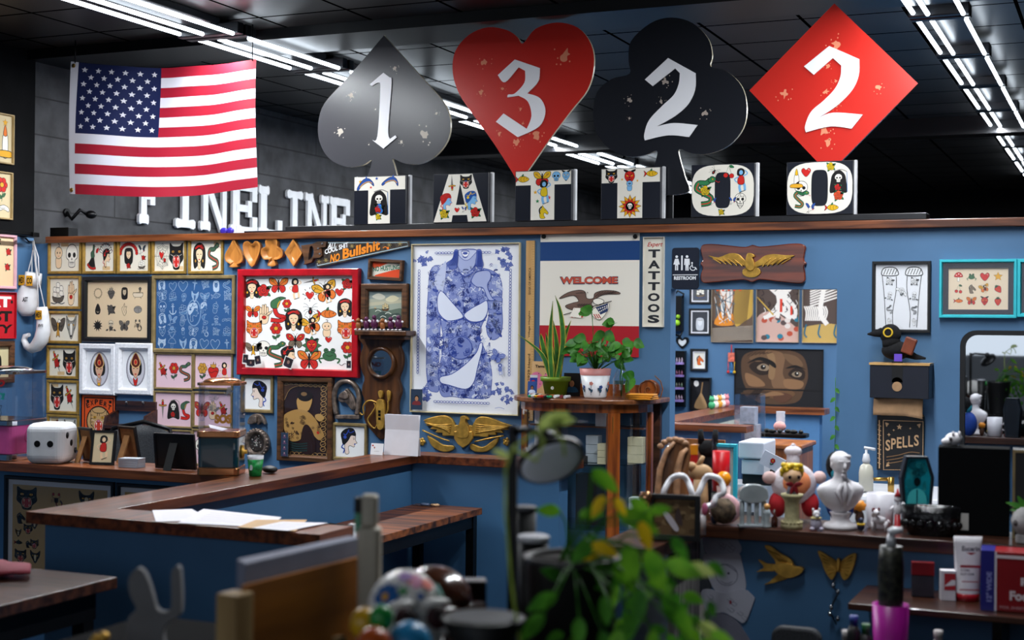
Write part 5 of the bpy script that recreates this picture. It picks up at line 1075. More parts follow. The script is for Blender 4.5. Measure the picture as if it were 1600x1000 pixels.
# eagle on a wooden plaque
zq=(1030,360,.28); c0=on(1177,412,'y',WY); o=(c0.x,c0.z); t=thing('eagle_plaque','glossy brown wooden plaque with a spread gold eagle above the doorway','plaque',(c0.x,WY-.001,c0.z))
b=B(); relief(b,(235,85,290,75,400,85,480,92,520,80,560,90,650,82,760,72,815,85,812,130,808,165,822,185,808,200,814,240,812,285,770,297,650,285,560,275,518,290,475,277,400,282,290,292,240,290,230,250,242,210,228,185,242,165,234,130),WY-.03,.03,o,zq,n=3); obj('board',b,wood('mahogany_gloss','#7a3318','#431708','x',rough=.18,s=8,coat=.6),t,bev=.008)
b=B(); relief(b,(272,140,330,150,390,128,440,132,475,165,500,180,495,205,455,190,400,178,330,168),WY-.045,.013,o,zq,back=.0302); relief(b,(755,140,700,138,640,132,590,140,555,165,530,182,535,208,570,195,630,190,700,165),WY-.045,.013,o,zq,back=.0302); obj('wing',b,GLD,t,bev=.004)
b=B(); feathers(b,[(300+28*k,158,330+30*k,175+3*k,345+30*k,185+4*k) for k in range(5)]+[(735-28*k,155,700-28*k,175+3*k,680-26*k,188+4*k) for k in range(5)],zq,WY-.045,.0445,.003); obj('feathers',b,GLD,t)
b=B(); relief(b,(490,135,505,126,528,135,530,148,520,152,530,180,532,210,512,225,490,215,480,185),WY-.045,.022,o,zq,back=.0302); relief(b,(470,215,510,205,550,210,565,235,540,258,500,262,465,245),WY-.045,.011,o,zq,back=.0302); obj('body',b,GLD,t,bev=.004)
# boxing gloves
WHL=mat('white_leather','#e2e2e6',.35,var=.05,sc_=15)
t=thing('boxing_glove','white boxing glove hanging by laces in the left corner, upper one','boxing glove',tuple(on(44,465,'y',7.6)),0,'white boxing gloves in the corner')
o=(t.location.x,t.location.z); g=lambda x,y,d=0:(wp((x,y),7.6,o)[0],d,wp((x,y),7.6,o)[1])
q=g(42,470); b=B().tube([g(52,428),g(49,440),g(46,452),g(43,462),g(42,474),g(42,486),g(42,494)],[.045,.05,.062,.075,.08,.068,.03],16,flat=.7); b.tube([g(33,455,-.02),g(29,465,-.03),g(28,478,-.03),g(31,486,-.02)],[.022,.03,.03,.02],10); obj('glove_body',b,WHL,t)
obj('cuff',B().tube([g(53,426),g(50,447)],[.055,.06],16,flat=.7,cap=True),WHL,t)
def lab_patch(t,x0,y0,x1,y1,Yd,txt,bg='#d9a21e',fg='#1a1612'):
    a=g(x0,y1); b_=g(x1,y0); c=Cv(b_[0]-a[0],b_[2]-a[2]); c.rect(0,0,c.w,c.h,bg) if bg else None; c.text(txt,c.w*.08,c.h*.2,c.w*.84,c.h*.6,fg,.04); obj('label_patch',B().at(a[0],Yd,a[2]).canvas(c),INK,t)
lab_patch(t,37,430,47,446,-.05,'MEX'); lab_patch(t,49,431,59,447,-.05,'CO'); lab_patch(t,31,462,55,474,-.058,'EVERLAST',None,'#23232a')
obj('lace',B().tube([g(50,428),g(50,400),g(53,376),g(56,400),g(57,428)],.004,6).tube([g(46,430,-.02),g(51,404,-.01),g(53,378),g(60,402),g(61,430)],.004,6),WHL,t)
t=thing('boxing_glove','white boxing glove with curled thumb, hanging lower and nearer the frames','boxing glove',tuple(on(62,520,'y',7.58)),0,'white boxing gloves in the corner'); o=(t.location.x,t.location.z)
b=B().tube([g(69,480),g(70,492),g(71,505),g(71,517),g(68,530),g(60,541),g(52,545),g(45,541),g(41,532),g(43,525),g(49,523)],[.035,.042,.045,.048,.05,.045,.036,.03,.026,.022,.016],14,flat=.8); obj('glove_body',b,WHL,t)
lab_patch(t,66,485,76,499,-.045,'MEX'); lab_patch(t,70,505,79,512,-.047,'EVE',None,'#23232a'); obj('lace',B().tube([g(63,480),g(62,440),g(54,378),g(64,440),g(73,480)],.004,6),WHL,t)
tag(obj('wall_hook',B().tube([(0,0,0),(0,-.05,.0),(0,-.08,.02)],.006),MT['black_metal'],loc=tuple(on(53,378,'y',7.685))),'black hook holding the boxing glove laces','hook')
# dark wooden letter rack on the wall
c0=on(203,645,'y',WY); o=(c0.x,c0.z); t=thing('wall_rack','dark wooden wall rack behind the office chair','shelf',(c0.x,WY-.001,c0.z))
G=lambda x,y:wp((x,y),WY-.08,o)
for x in (170,231): p=G(x,650); obj('side',B().prism([(-.0,p[1]+.04),(-.12,p[1]+.0),(-.15,p[1]-.1),(0,p[1]-.1)],p[0],p[0]+.02,'yz'),DARKW,t)
a=G(172,637); c=G(234,637); obj('rail',B().box(a[0],c[0],-.02,-.0,a[1]-.02,a[1]+.045).box(a[0],c[0],-.15,0,a[1]-.13,a[1]-.11),DARKW,t)
for x in (190,216): p=G(x,629); obj('hook',B().sph(p[0],-.03,p[1],.008).tube([(p[0],0,p[1]-.02),(p[0],-.03,p[1])],.004,6),MT['steel'],t)
# ---------------------------------------------------------------- things on the counters, left and middle
def base(x, y, Z=CAP, dz=.0012):
    p = on(x,y,'z',Z); t_ = (p-EYE).dot(FW); return (p.x,p.y,Z+dz), t_/FPX
def wiron(u=.35): return u
CHR=mat('chrome','#c9ccd2',.12,metal=1,var=.03); COP=mat('copper_band','#c98a5c',.2,metal=.9,var=.08)
def rbox(w_,d,r): return rr(w_,d,r,4)
def machine(name,lab,px,py,Wp,h1p,h2p,bodym,bandm,rz,doodles,Y=None):
    loc,m = base(px,py); 
    if Y: q=on(px,py,'y',Y); loc=(q.x,q.y,CAP+.001)
    W=Wp*m; h1=h1p*m; h2=h2p*m; t=thing(name,lab,'candy machine',loc,rz)
    B_=lambda k,z0,z1:B().prism(rbox(W*k,W*k,W*.12),z0,z1,'xy')
    obj('base_plate',B_(1.0,0,h1*.17),bandm,t,bev=.004); obj('body',B_(.96,h1*.171,h1*.86),bodym,t,bev=.004); obj('band',B_(1.02,h1*.861,h1),bandm,t,bev=.004)
    o1=rbox(W*.98,W*.98,W*.14); o2=rbox(W*.94,W*.94,W*.13); b=B(); b.ring(o1,o2,h1+.0005,h1+h2*.86,None,'xy'); g=obj('globe',b,CLEAR,t)
    lid=B(); lid.prism(rbox(W*1.03,W*1.03,W*.16),h1+h2*.861,h1+h2*.91,'xy'); lid.lathe([(W*.46,h1+h2*.911),(W*.42,h1+h2*.95),(W*.3,h1+h2*.985),(W*.1,h1+h2)],24); obj('lid',lid,bandm if bandm is COP else CHR,t)
    c=Cv(W*.8,h2*.8); rn=random.Random(len(lab))
    doodles(c,rn); obj('sticker',B().at(-W*.4,-W*.492,h1+h2*.05).canvas(c),INK,t)
    b=(B().at(0,-W*.481,h1*.5,PI/2) if bandm is CHR else B().at(W*.481,0,h1*.5,0,PI/2)); b.lathe([(W*.16,0),(W*.16,.008),(W*.05,.012),(W*.05,.025)],20); obj('coin_mechanism',b,CHR if bandm is not COP else GLD,t)
    return t,W,h1,h2
def st1(c,rn):
    c.text('SOUND',0,c.h*.72,c.w*.9,c.h*.17,'#b3232b',.06,shear=.2); c.text('MIND &',c.w*.2,c.h*.6,c.w*.55,c.h*.08,'#dfe6ea',.05); c.text('OUT!',0,c.h*.42,c.w*.9,c.h*.16,'#2c9c98',.06,shear=.2)
    m_devil(c.sub(c.w*.45,c.h*.2,c.w*.25)); m_flame(c.sub(c.w*.75,c.h*.18,c.w*.2))
t,W,h1,h2=machine('candy_machine','pink and chrome candy machine with clear globe at the left edge',10,722,92,64,84,mat('pink_enamel','#d2559a',.3,var=.05,coat=.5),CHR,.10,st1,5.80)
c=Cv(W*.6,h1*.6,dict(R='#a03a7a',G='#a03a7a',W='#d2559a',K='#7a2a5a')); m_skull(c.sub(c.w/2,c.h/2,c.h*.45)); obj('side_emblem',B().at(W*.482,-W*.3,h1*.2,0,0,PI/2).canvas(c),INK,t)
def st2(c,rn):
    for k in range(10): doodle(c,c.w*rn.uniform(.1,.9),c.h*rn.uniform(.45,.95),c.w*.1,'#8f9298',rn,4,.16)
    c.text('SOS',c.w*.4,c.h*.12,c.w*.5,c.h*.22,'#c98a3c',.08)
t,W,h1,h2=machine('candy_machine','dark teal and copper candy machine with clear globe on the walnut counter',346,740,66,68,82,mat('teal_enamel','#0b2e38',.12,var=.05,coat=1),COP,.42,st2)
obj('paper_slip',B().at(0,0,h1+.002,.1,.25,.3).box(-W*.3,W*.3,-.05,.05,0,.002),mat('white_paper','#e6e4ea',.7,var=.02),t)
# big foam dice
loc,m=base(82,724); Dw=.205; t=thing('foam_die','oversized white foam die showing two and three black dots','die',(loc[0]-.03,loc[1]+.03,loc[2]),.30)
obj('body',B().box(-Dw/2,Dw/2,-Dw/2,Dw/2,0,Dw),mat('white_foam','#d9dade',.6,var=.03),t,bev=.042,seg=5)
b=B()
def pip(b,x,z,side): 
    if side=='f': b.at(x,-Dw/2-.0004,z,PI/2).lathe([(.0,0),(.0165,0),(.0165,.001)],18)
    else: b.at(Dw/2+.0004,x,z,0,PI/2).lathe([(0,0),(.0165,0),(.0165,.001),(0,.001)],18)
pip(b,-.032,Dw*.5,'f'); pip(b,.036,Dw*.5,'f'); pip(b,-.05,Dw*.7,'s'); pip(b,0,Dw*.5,'s'); pip(b,.05,Dw*.3,'s'); obj('dots',b,MT['black_metal'],t)
# small easel frames on the low counter
KRAFT=mat('kraft_board','#8c6238',.8,var=.1,sc_=30)
def easel(lab,x,y,wp_,hp,front,rz,draw=None,fm=None,bk=None,lean=.2):
    loc,m=base(x,y); w_=wp_*m; h_=hp*m; t=thing('easel_frame',lab,'picture frame',loc,rz,None)
    M=lambda : B().at(0,0,.002,lean*(1 if front else -1)*-1 if 0 else (-lean if front else lean))
    s=-1 if front else 1
    b=M(); b.ring([(-w_/2,0),(w_/2,0),(w_/2,h_),(-w_/2,h_)],[(-w_/2+.012,.012),(w_/2-.012,.012),(w_/2-.012,h_-.012),(-w_/2+.012,h_-.012)],0,.014); obj('frame',b,fm or BLKF,t)
    b=M(); b.box(-w_/2+.011,w_/2-.011,.004,.010,.011,h_-.011); obj('backing',b,bk or KRAFT,t)
    if front:
        c=Cv(w_-.024,h_-.024); c.rect(0,0,c.w,c.h,'#d8c8a4'); draw(c); b=B(); Mx=Matrix.Translation((0,0,.002))@Matrix.Rotation(-lean,4,'X'); b.M=Mx@Matrix.Translation((-c.w/2,.0035,.012)); b.canvas(c); obj('print',b,INK,t)
        obj('easel_leg',B().at(0,.0,0).prism([(.03,h_*.72),(h_*.42,0.001),(h_*.46,.001),(.05,h_*.74)],-.015,.015,'yz'),bk or KRAFT,t)
    else:
        a=math.tan(lean); k=-1
        obj('easel_leg',B().prism([(-a*h_*.75*1.0-.001,h_*.75),(-h_*.42,.001),(-h_*.38,.001),(-a*h_*.6,h_*.72)],-.022,.022,'yz'),bk or KRAFT,t)
    return t
easel('brown backed small frame seen from behind, beside the big die',140,722,38,54,False,-.35)
easel('small black frame with a drawing of a seated pinup, facing the camera',158,727,40,54,True,.25,lambda c:m_figure(c.sub(c.w/2,c.h/2,c.h*.42)))
easel('brown backed small frame seen from behind, next to the white card stack',205,722,42,56,False,-.25)
easel('larger all-black frame seen from behind with its black strut',274,734,74,56,False,.05,None,None,BLK,.12)
loc,m=base(206,730); t=thing('card_stack','stack of white cards on the low walnut counter','paper stack',loc,.1); 
for k in range(4): obj('cards',B().at(0,0,0,0,0,.05*(k-1.5)).box(-.055,.055,-.035,.035,.0115*k,.0115*k+.0105),mat('pale_blue_paper','#aeb4c0',.7,var=.04),t)
# office chair behind
t=thing('office_chair','grey mesh-backed office chair behind the low counter','chair',(-5.36,6.8,0),.3); t.scale=(.84,.84,.98)
MESH=mat('grey_mesh','#34363a',.7,var=.3,sc_=200)
obj('backrest',B().grid(lambda u,v:((u-.5)*(.52-.1*v**3), .10+.06*(2*u-1)**2*-1+.03*v, .62+.62*v-.04*(2*u-1)**2*v),12,10),MESH,t,solid=.012)
obj('back_frame',B().tube([(-.26,.05,.65),(-.27,.05,1.0),(-.21,.09,1.22),(0,.14,1.26),(.21,.09,1.22),(.27,.05,1.0),(.26,.05,.65)],.014),MT['black_metal'],t)
obj('seat',B().prism(rr(.5,.48,.1),.45,.53,'xy'),MESH,t,bev=.02); obj('column',B().lathe([(.03,.1),(.03,.45)],12).box(-.03,.03,.1,.16,.48,.9),MT['black_metal'],t)
for k in range(5): a=2*PI*k/5; obj('base_leg',B().tube([(0,0,.1),(.28*math.cos(a),.28*math.sin(a),.06)],.018).sph(.28*math.cos(a),.28*math.sin(a),.03,.029),MT['black_metal'],t)
# green shot cup, mouse
loc,m=base(399,744); h_=32*m; r=12.5*m; t=thing('paper_cup','small green and white cup on the walnut counter','cup',loc)
b=B().lathe([(r*.75,0),(r*1.0,h_*.82)],24,None); obj('cup_body',b,mat('green_print','#1f9a4a',.4,var=.3,sc_=40),t); obj('rim',B().lathe([(r*1.0,h_*.821),(r*1.03,h_),(r*.97,h_),(r*.94,h_*.83)],24,cap=False),mat('white_gloss','#e9e9ee',.3,var=.02),t)
c=Cv(.02,.03); c.blob((.002,.004,.004,.026,.012,.028,.018,.018,.015,.004),'#dfe6ea',0); obj('label',B().at(-.01,-r*.93,h_*.28).canvas(c),INK,t)
loc,m=base(418,740); tag(obj('computer_mouse',B().sph(0,0,.018,.035,.055,.018),BLK,loc=(loc[0],loc[1]+.02,loc[2]),rot=(0,0,.9)),'black computer mouse behind the green cup','mouse')
WP=MT['white_paper']
# white folded menu card and small card on the corner
loc,m=base(626,712); W=62*m; H=64*m; t=thing('folded_card','blank white folded card standing on the counter corner','card',loc,-.05)
obj('front_sheet',B().at(0,0,0,-.1).box(-W/2,W/2,0,.0015,0,H),WP,t); obj('back_sheet',B().at(0,.028,0,.1).box(-W/2,W/2,0,.0015,0,H*.99),WP,t)
loc,m=base(588,711); c=Cv(22*m,18*m); c.rect(0,0,c.w,c.h,'#e9e9ec'); m_heart(c.sub(c.w*.15,c.h*.8,.006)); m_flower(c.sub(c.w*.3,c.h*.6,.007)); c.line((c.w*.3,c.h*.3,c.w*.7,c.h*.32),.001)
o=obj('small_card',B().at(0,0,0,-.2).box(-c.w/2,c.w/2,.0005,.002,0,c.h,lin('#e9e9ec')).canvas(c,lambda x,y,l:(x-c.w/2,-l,y)),INK,loc=loc); tag(o,'small white card with red and green marks left of the folded card','card')
# papers on the near counter run
ps=[((238,797),(300,795),(330,812),(232,817)),((318,795),(440,808),(420,824),(262,820)),((400,812),(480,812),(462,830),(360,826)),((440,815),(512,817),(430,834),(376,829))]
labs=['white printed form, leftmost on the near counter top','white written form with red edge on the near counter top','brown kraft sheet between the forms on the near counter','white form hanging over the near counter edge, rightmost']
for k,(q,lb) in enumerate(zip(ps,labs)):
    P3=[on(x,y,'z',CAP+.002+.0012*k) for x,y in q]; cx=sum(p.x for p in P3)/4; cy=sum(p.y for p in P3)/4
    c=Cv(1,1); P2=[(p.x-cx,max(4.235,p.y)-cy) for p in P3]; b=B(); b.prism([(x,y) for x,y in P2],0,.0008,'xy',lin('#c9a274' if k==2 else '#e3dfe6'))
    for r in range(5):
        f=.2+.14*r; a=[P2[0][i]*(1-f)+P2[3][i]*f for i in (0,1)]; e=[P2[1][i]*(1-f)+P2[2][i]*f for i in (0,1)]
        A=[a[i]*.85+e[i]*.15 for i in (0,1)]; E_=[a[i]*.2+e[i]*.8 for i in (0,1)]; b.prism([(A[0],A[1]),(E_[0],E_[1]),(E_[0],E_[1]+.0016),(A[0],A[1]+.0016)],.0008,.0010,'xy',lin('#8f8a98' if k!=1 else '#9a6a70'))
    o=obj('paper_sheet',b,INK,loc=(cx,cy,CAP+.001+.0014*k)); tag(o,lb,'paper')
# desk items
loc,m=base(530,828,.845); t=thing('marker_bundle','bundle of dark green markers with yellow tips on the desk','markers',loc,-.3)
for k in range(4): obj('marker',B().tube([(-.10,.02*k-.03,.012),(.05,.02*k-.03,.012)],.009),mat('dark_green_plastic','#16301f',.4),t); obj('tip',B().tube([(.051,.02*k-.03,.012),(.068,.02*k-.03,.012)],.0085),mat('yellow_plastic','#e0b81c',.4),t)
loc,m=base(672,791,.845); t=thing('scissor_loop','pair of tan and blue handled scissors on the desk corner','scissors',loc)
for s in(-1,1): obj('handle',B().tube([(.03*s+.022*math.cos(a*PI/6),.015*math.sin(a*PI/6),.008) for a in range(13)],.006),mat('tan_plastic','#c9a27a' if s>0 else '#5a6a8a',.4) if s>0 else mat('grey_blue_plastic','#6a7a9a',.4),t)
obj('blade',B().box(-.10,-.05,-.006,.006,.001,.004),MT['steel'],t)
# ---------------------------------------------------------------- glass curio cabinet
CW=wood('oak_cabinet','#a8581e','#5e2a0c','z',rough=.28,s=9,coat=.3); CWX=wood('oak_cabinet_top','#8a5430','#56301a','x',rough=.3,s=8,coat=.3)
CX0,CYB,CA,CBv=-2.795,7.50,.385,.30
t=thing('curio_cabinet','oak curio cabinet with bowed glass front','cabinet',(CX0,CYB,0))
def arc(a0,a1,k,n=14,e=0): return [((CA+e)*k*math.cos(a0+(a1-a0)*i/n), -(CBv+e)*k*math.sin(a0+(a1-a0)*i/n)) for i in range(n+1)]
def band(a0,a1,ki,ko,z0,z1,e=0):
    o1=arc(a0,a1,ko,14,e); i1=arc(a0,a1,ki,14,e)[::-1]; return B().prism([p for p in o1]+[p for p in i1],z0,z1,'xy')
def slab_(e,z0,z1,back=.19): return B().prism([(p[0],p[1]) for p in arc(0,PI,1,20,e)]+[(-(CA+e),back),(CA+e,back)],z0,z1,'xy')
obj('cabinet_top',slab_(.04,1.408,1.435),CWX,t,bev=.006); obj('apron',band(0,PI,.955,1.0,1.362,1.407),CW,t)
obj('base',slab_(.02,.03,.2),CW,t,bev=.006); obj('lower_rail',band(0,PI,.955,1,.2005,.27),CW,t)
for a0,a1 in ((0,.10),(PI-.12,PI),(.80,.99)): obj('post',band(a0,a1,.93,1.01,.2705,1.3615),CW,t)
obj('glass_side',band(.10,.80,.968,.978,.271,1.361),GLASS,t); dr=obj('glass_door',band(.99,PI-.12,.968,.978,.271,1.361),GLASS,t)
kx=(CA*1.012)*math.cos(.895); ky=-(CBv*1.012)*math.sin(.895); obj('brass_strip',B().cb(kx-.005,ky-.006,1.30,.003,.003,.09).cb(kx-.005,ky-.006,.97,.003,.003,.06),MT['brass'],t)
for x in (-.25,-.36+.0,.24,.36): obj('back_post',B().box(x-.02,x+.02,.15,.185,.201,1.407),DARKW,t)
obj('glass_shelf',slab_(-.03,1.072,1.08,.14),glassy('green_glass',(.8,.9,.86),.08),t); obj('wooden_shelf',B().box(-.34,.34,-.02,.14,1.262,1.272),CWX,t); obj('glass_shelf',slab_(-.03,.722,.73,.14),MT['green_glass'],t)
g=B().box(-.30,.30,.155,.18,1.4355,1.50); g.at(.315,.168,1.475,PI/2).lathe([(.052,-.02),(.056,-.014),(.056,.014),(.052,.02)],24); g.at(-.315,.168,1.475,PI/2).lathe([(.052,-.02),(.056,-.014),(.056,.014),(.052,.02)],24); obj('carved_gallery',g,CW,t)
b=B().tube([( .315+.004*k**.9*math.cos(k*.55)*1.2,.145,1.475+.004*k**.9*math.sin(k*.55)*1.2) for k in range(26)],.004,6); obj('carved_scroll',b,CWX,t)
def cabox(nm,lab,x,y,w_,h_,c,z,Y=7.42,n=1,cat='box',grp=None):
    p=on(x,y,'y',Y); o=obj(nm,B().box(-w_/2,w_/2,-.035,.035,0,h_),mat('paint_'+c.strip('#'),c,.6,var=.05),loc=(p.x,Y,z),bev=.001); tag(o,lab,cat,grp); return o
for k in range(3): cabox('card_stack','pale blue card stack in the cabinet, %s of the pile'%('bottom','middle','top')[k],928,700,.07,.048,'#aab4bc',1.0815+.05*k,7.38,cat='paper stack',grp='card stacks in the cabinet')
for k in range(3): cabox('card_stack','cream card stack in the cabinet left of the stile, %s'%('bottom','middle','top')[k],947,700,.075,.036,'#cfc8a4',1.0815+.0375*k,7.32,cat='paper stack',grp='card stacks in the cabinet')
for k in range(3): cabox('card_stack','cream card stack in the cabinet right of the stile, %s'%('bottom','middle','top')[k],995,700,.085,.046,'#cfcaa8',1.0815+.0475*k,7.46,cat='paper stack',grp='card stacks in the cabinet')
cabox('black_box','small black box with a gold ring on the cabinet glass shelf',908,700,.09,.035,'#1a1a1a',1.0815,7.36)
cabox('shelf_print','small white framed sketch on the upper cabinet shelf',943,700,.075,.10,'#d9dade',1.2725,7.50,cat='picture')
cabox('dark_book','dark upright box with a pale pink edge on the lower shelf',925,800,.17,.28,'#141216',.7315,7.42)
cabox('white_card','white card standing at the right of the lower shelf',992,800,.05,.16,'#cdd6e2',.7315,7.46,cat='card')
# things on the cabinet top
ZT=1.4362
def at_top(x,Y): p=on(x,610,'y',Y); return (p.x,Y,ZT)
PG=mat('green_pot','#6f8f1e',.4,var=.05); LEAFG=mat('leaf_green','#3a7a2c',.45,c2='#255a1c',sc_=30); LEAFY=mat('leaf_margin','#b5b03a',.45,var=.1); SOIL=mat('soil','#1f1712',.95)
lo=at_top(868,7.38); t=thing('snake_plant','snake plant with yellow edged leaves in a bright green pot','potted plant',lo)
obj('pot',B().lathe([(.058,0),(.075,.085),(.084,.086),(.086,.11),(.08,.11),(.074,.085)],28,cap=True),PG,t); obj('soil',B().lathe([(.0,.098),(.078,.1)],20),SOIL,t)
c=Cv(.02,.02); c.ell(.01,.01,.009,.009,'#e6e9e2',0); m_flower(c.sub(.01,.01,.005)); obj('pot_sticker',B().at(.0,-.0735,.04,.0).canvas(c),INK,t)
zl=(800,350,.29)
LV=[((190,780),(160,700),(32,595)),((185,780),(165,650),(155,590)),((205,780),(205,640),(220,415)),((225,780),(200,680),(182,585)),((245,780),(240,650),(222,520)),((255,780),(275,640),(262,480),(232,385)),((265,780),(275,640),(318,520)),((235,780),(215,690),(200,620))]
for k,l in enumerate(LV):
    pts=[]; Yd=7.38+.02*math.sin(k*2.1)
    for x,y in l: q=on(800+x*.29,350+y*.29,'y',Yd); pts.append(((q.x-lo[0])*(1 if y<770 else .55),Yd-lo[1],q.z-lo[2] if y<770 else .09))
    P_=smooth([(p[0],p[2]) for p in pts],False,4); n=len(P_)
    def blade(ws,zoff):
        b=B(); i=len(b.v); V=[]
        for j,(x,z) in enumerate(P_):
            f=j/(n-1); wd=ws*(math.sin(PI*min(.97,f*.8+.25)))**.7*(1 if f<.85 else (1-f)/.15*.9+.1); V+=[(x-wd,pts[0][1]-zoff,z),(x,pts[0][1]+.004-zoff,z),(x+wd,pts[0][1]-zoff,z)]
        b.av(V)
        for j in range(n-1):
            for q in(0,1): b.af([(3*j+q,3*j+q+1,3*j+q+4,3*j+q+3)],None,True)
        return b
    lf=obj('leaf',blade(.0165,0),LEAFY,t,solid=.0015); obj('leaf_center',blade(.0115,.0022),LEAFG,lf)
lo=at_top(930,7.36); t=thing('potted_plant','bushy leafy plant in a white pot with pink rim and painted flowers','potted plant',lo)
PR=[(.058,0),(.062,.01),(.082,.125)]; obj('pot',B().lathe(PR,32),mat('white_ceramic','#dedfe2',.35,var=.03),t); obj('rim',B().lathe([(.083,.1255),(.088,.162),(.082,.162),(.079,.126)],32,cap=False),mat('pink_ceramic','#d28a86',.4,var=.05),t); obj('soil',B().lathe([(0,.15),(.08,.152)],20),SOIL,t)
c=Cv(.36,.11)
for k in range(7):
    x=.03+.05*k; hh=.05+.02*(k%2); c.line((x,.005,x+.004,hh),.0022,'#27405a'); leaf2(c,x,.02,1.1,.02,'#2f5a78'); leaf2(c,x,.03,2.2,.02,'#2f5a78'); [c.ell(x+.004+.006*math.cos(a*1.26),hh+.006*math.sin(a*1.26),.005,.005,'#d98a7a' if k%2 else '#2f4a8a',0,n=7) for a in range(5)]
def wrap(R0,R1,H):
    def f(x,y,l): a=-PI/2+(x-.18)/.07; r=R0+(R1-R0)*y/H+.0006+l; return (r*math.cos(a),r*math.sin(a),y+.012)
    return f
obj('painted_flowers',B().canvas(c,wrap(.0625,.082,.112)),INK,t)
def bush(t,n,c0,R,seed,mt,ls=(.04,.07),up=.6,pots=0,stemm=None,flat=1):
    rn=random.Random(seed); 
    for k in range(n):
        a=rn.random()*6.28; e=rn.uniform(-.3,1)*up; r=R*rn.uniform(.3,1); tip=(c0[0]+r*math.cos(a),c0[1]+r*math.sin(a)*flat,c0[2]+R*e*1.1)
        obj('stem',B().tube([(c0[0]*.9,c0[1],c0[2]-R*.5),((c0[0]+tip[0])/2,(c0[1]+tip[1])/2,tip[2]+.01),tip],.0018,5),stemm or mt,t)
        L=rn.uniform(*ls); d=Vector((math.cos(a),math.sin(a)*flat-.3,rn.uniform(-.5,.3))); obj('leaf',B().leaf(tip,d,L,L*.75,.35,None,(rn.uniform(-.4,.4),-.9,.5)),mt,t)
LEAFM=leafy('leaf_mid','#4c8f30','#2f6a24')
bush(t,38,(0,0,.22),.14,3,LEAFM,(.045,.07))
rn=random.Random(8)
for (x,y) in ((925,487),(945,520),(975,540),(915,530),(985,555),(990,590),(905,545),(960,505),(990,535),(935,545)):
    q=on(x,y,'y',7.33); tp=(q.x-lo[0],7.33-lo[1],q.z-lo[2]); obj('stem',B().tube([(0,0,.14),(tp[0]*.5,tp[1],max(.2,tp[2]*.8)),tp],.002,5),LEAFM,t)
    for j in range(2): obj('leaf',B().leaf(tp,(rn.uniform(-1,1),-.3,rn.uniform(-.6,.4)),.075,.06,.3,None,(0,-1,.3)),LEAFM,t)
lo=at_top(971,7.30); t=thing('glass_bottle','clear glass bottle vase with water and cuttings on the cabinet','bottle',lo)
obj('bottle',B().lathe([(.045,0),(.047,.01),(.047,.11),(.03,.15),(.015,.18),(.017,.2)],24,cap=False),glassy('bottle_glass',(.92,.95,.95),.08),t); obj('water',B().lathe([(.0,.004),(.043,.005),(.043,.10),(0,.101)],24),glassy('water_tint',(.80,.76,.62),.03),t)
obj('stem',B().tube([(0,0,.02),(.005,0,.12),(-.01,0,.2),(.03,0,.26)],.003,5).tube([(0,0,.02),(-.008,0,.12),(.01,0,.22)],.003,5),LEAFM,t)
for k in range(6): a=k*1.1; obj('leaf',B().leaf((.01*math.cos(a),-.01,.22+.02*k),(math.cos(a)*1.3,-.3,.3-.1*k),.07,.05,.3,None,(0,-1,.4)),LEAFM,t)
def standcard(nm,lab,x,w_,h_,Y,draw,bgc,cat='photo',rz=0):
    lo=at_top(x,Y); c=Cv(w_,h_); c.rect(0,0,w_,h_,bgc); draw(c); o=obj(nm,B().at(0,0,0,-.08).box(-w_/2,w_/2,.0004,.003,0,h_,lin(bgc)).canvas(c,lambda x,y,l:(x-w_/2,-l,y)),INK,loc=lo,rot=(0,0,rz)); return tag(o,lab,cat)
standcard('baby_photo','small photo of a child in pale clothes at the left of the cabinet top',831,.055,.082,7.36,facefn('#8a5a40','#120e10','#cdd8ea'),'#2a4a8a')
standcard('drink_can_card','tall slim silver, blue and red drink packet behind the child photo',833,.045,.115,7.42,lambda c:(c.rect(0,.06,.045,.10,'#1e2c8a'),c.ell(.02,.075,.012,.012,'#c0201c',0),c.rect(0,.10,.045,.115,'#c9c9ce')),'#b9bcc4','packet')
standcard('donut_card','tan card with pink sprinkled shapes behind the snake plant',846,.13,.19,7.52,lambda c:[c.ell(.03+.08*k,.08,.042,.05,'#e07aa0',0,n=18) for k in range(2)]+[c.ell(.012+.0105*j,.06+.02*(j%4),.003,.003,'#4a2a3a',0,n=5) for j in range(11)]+[c.text('Tamago',.02,.15,.09,.02,'#3a2a1c',.03)],'#d9b07c','card')
standcard('framed_photo','framed picture of a girl in blue between the two big pots',893,.10,.13,7.46,facefn('#b37a55','#14100e','#1f4a6a'),'#1a1616')
lo=at_top(892,7.26); 
COLS=['#b9b9be','#8a2030','#d9d9dc','#3a3a3e','#c9c4c0','#a08a60','#5a3a2a','#b05a2a','#e0e0e0','#701f28']
for k in range(11):
    th_=2.62-.10*k; q=Vector((CX0+(CA-.06)*math.cos(th_),CYB-(CBv-.02)*math.sin(th_),0)); o=obj('paint_tube',B().tube([(0,-.02,.009),(0,.03,.009)],.009,8),mat('tube_'+COLS[k%10].strip('#'),COLS[k%10],.4,var=.1),loc=(q.x,q.y,ZT),rot=(0,0,.25*math.sin(k*2.3))); tag(o,'small paint tube on the cabinet top, %s from the left'%('first','second','third','fourth','fifth','sixth','seventh','eighth','ninth','tenth','last')[k],'paint tube','paint tubes on the cabinet')
MC=['#1fa06a','#e8e8e8','#e0b020','#e05a28','#d02a2a','#2a2a2e','#1fa06a']
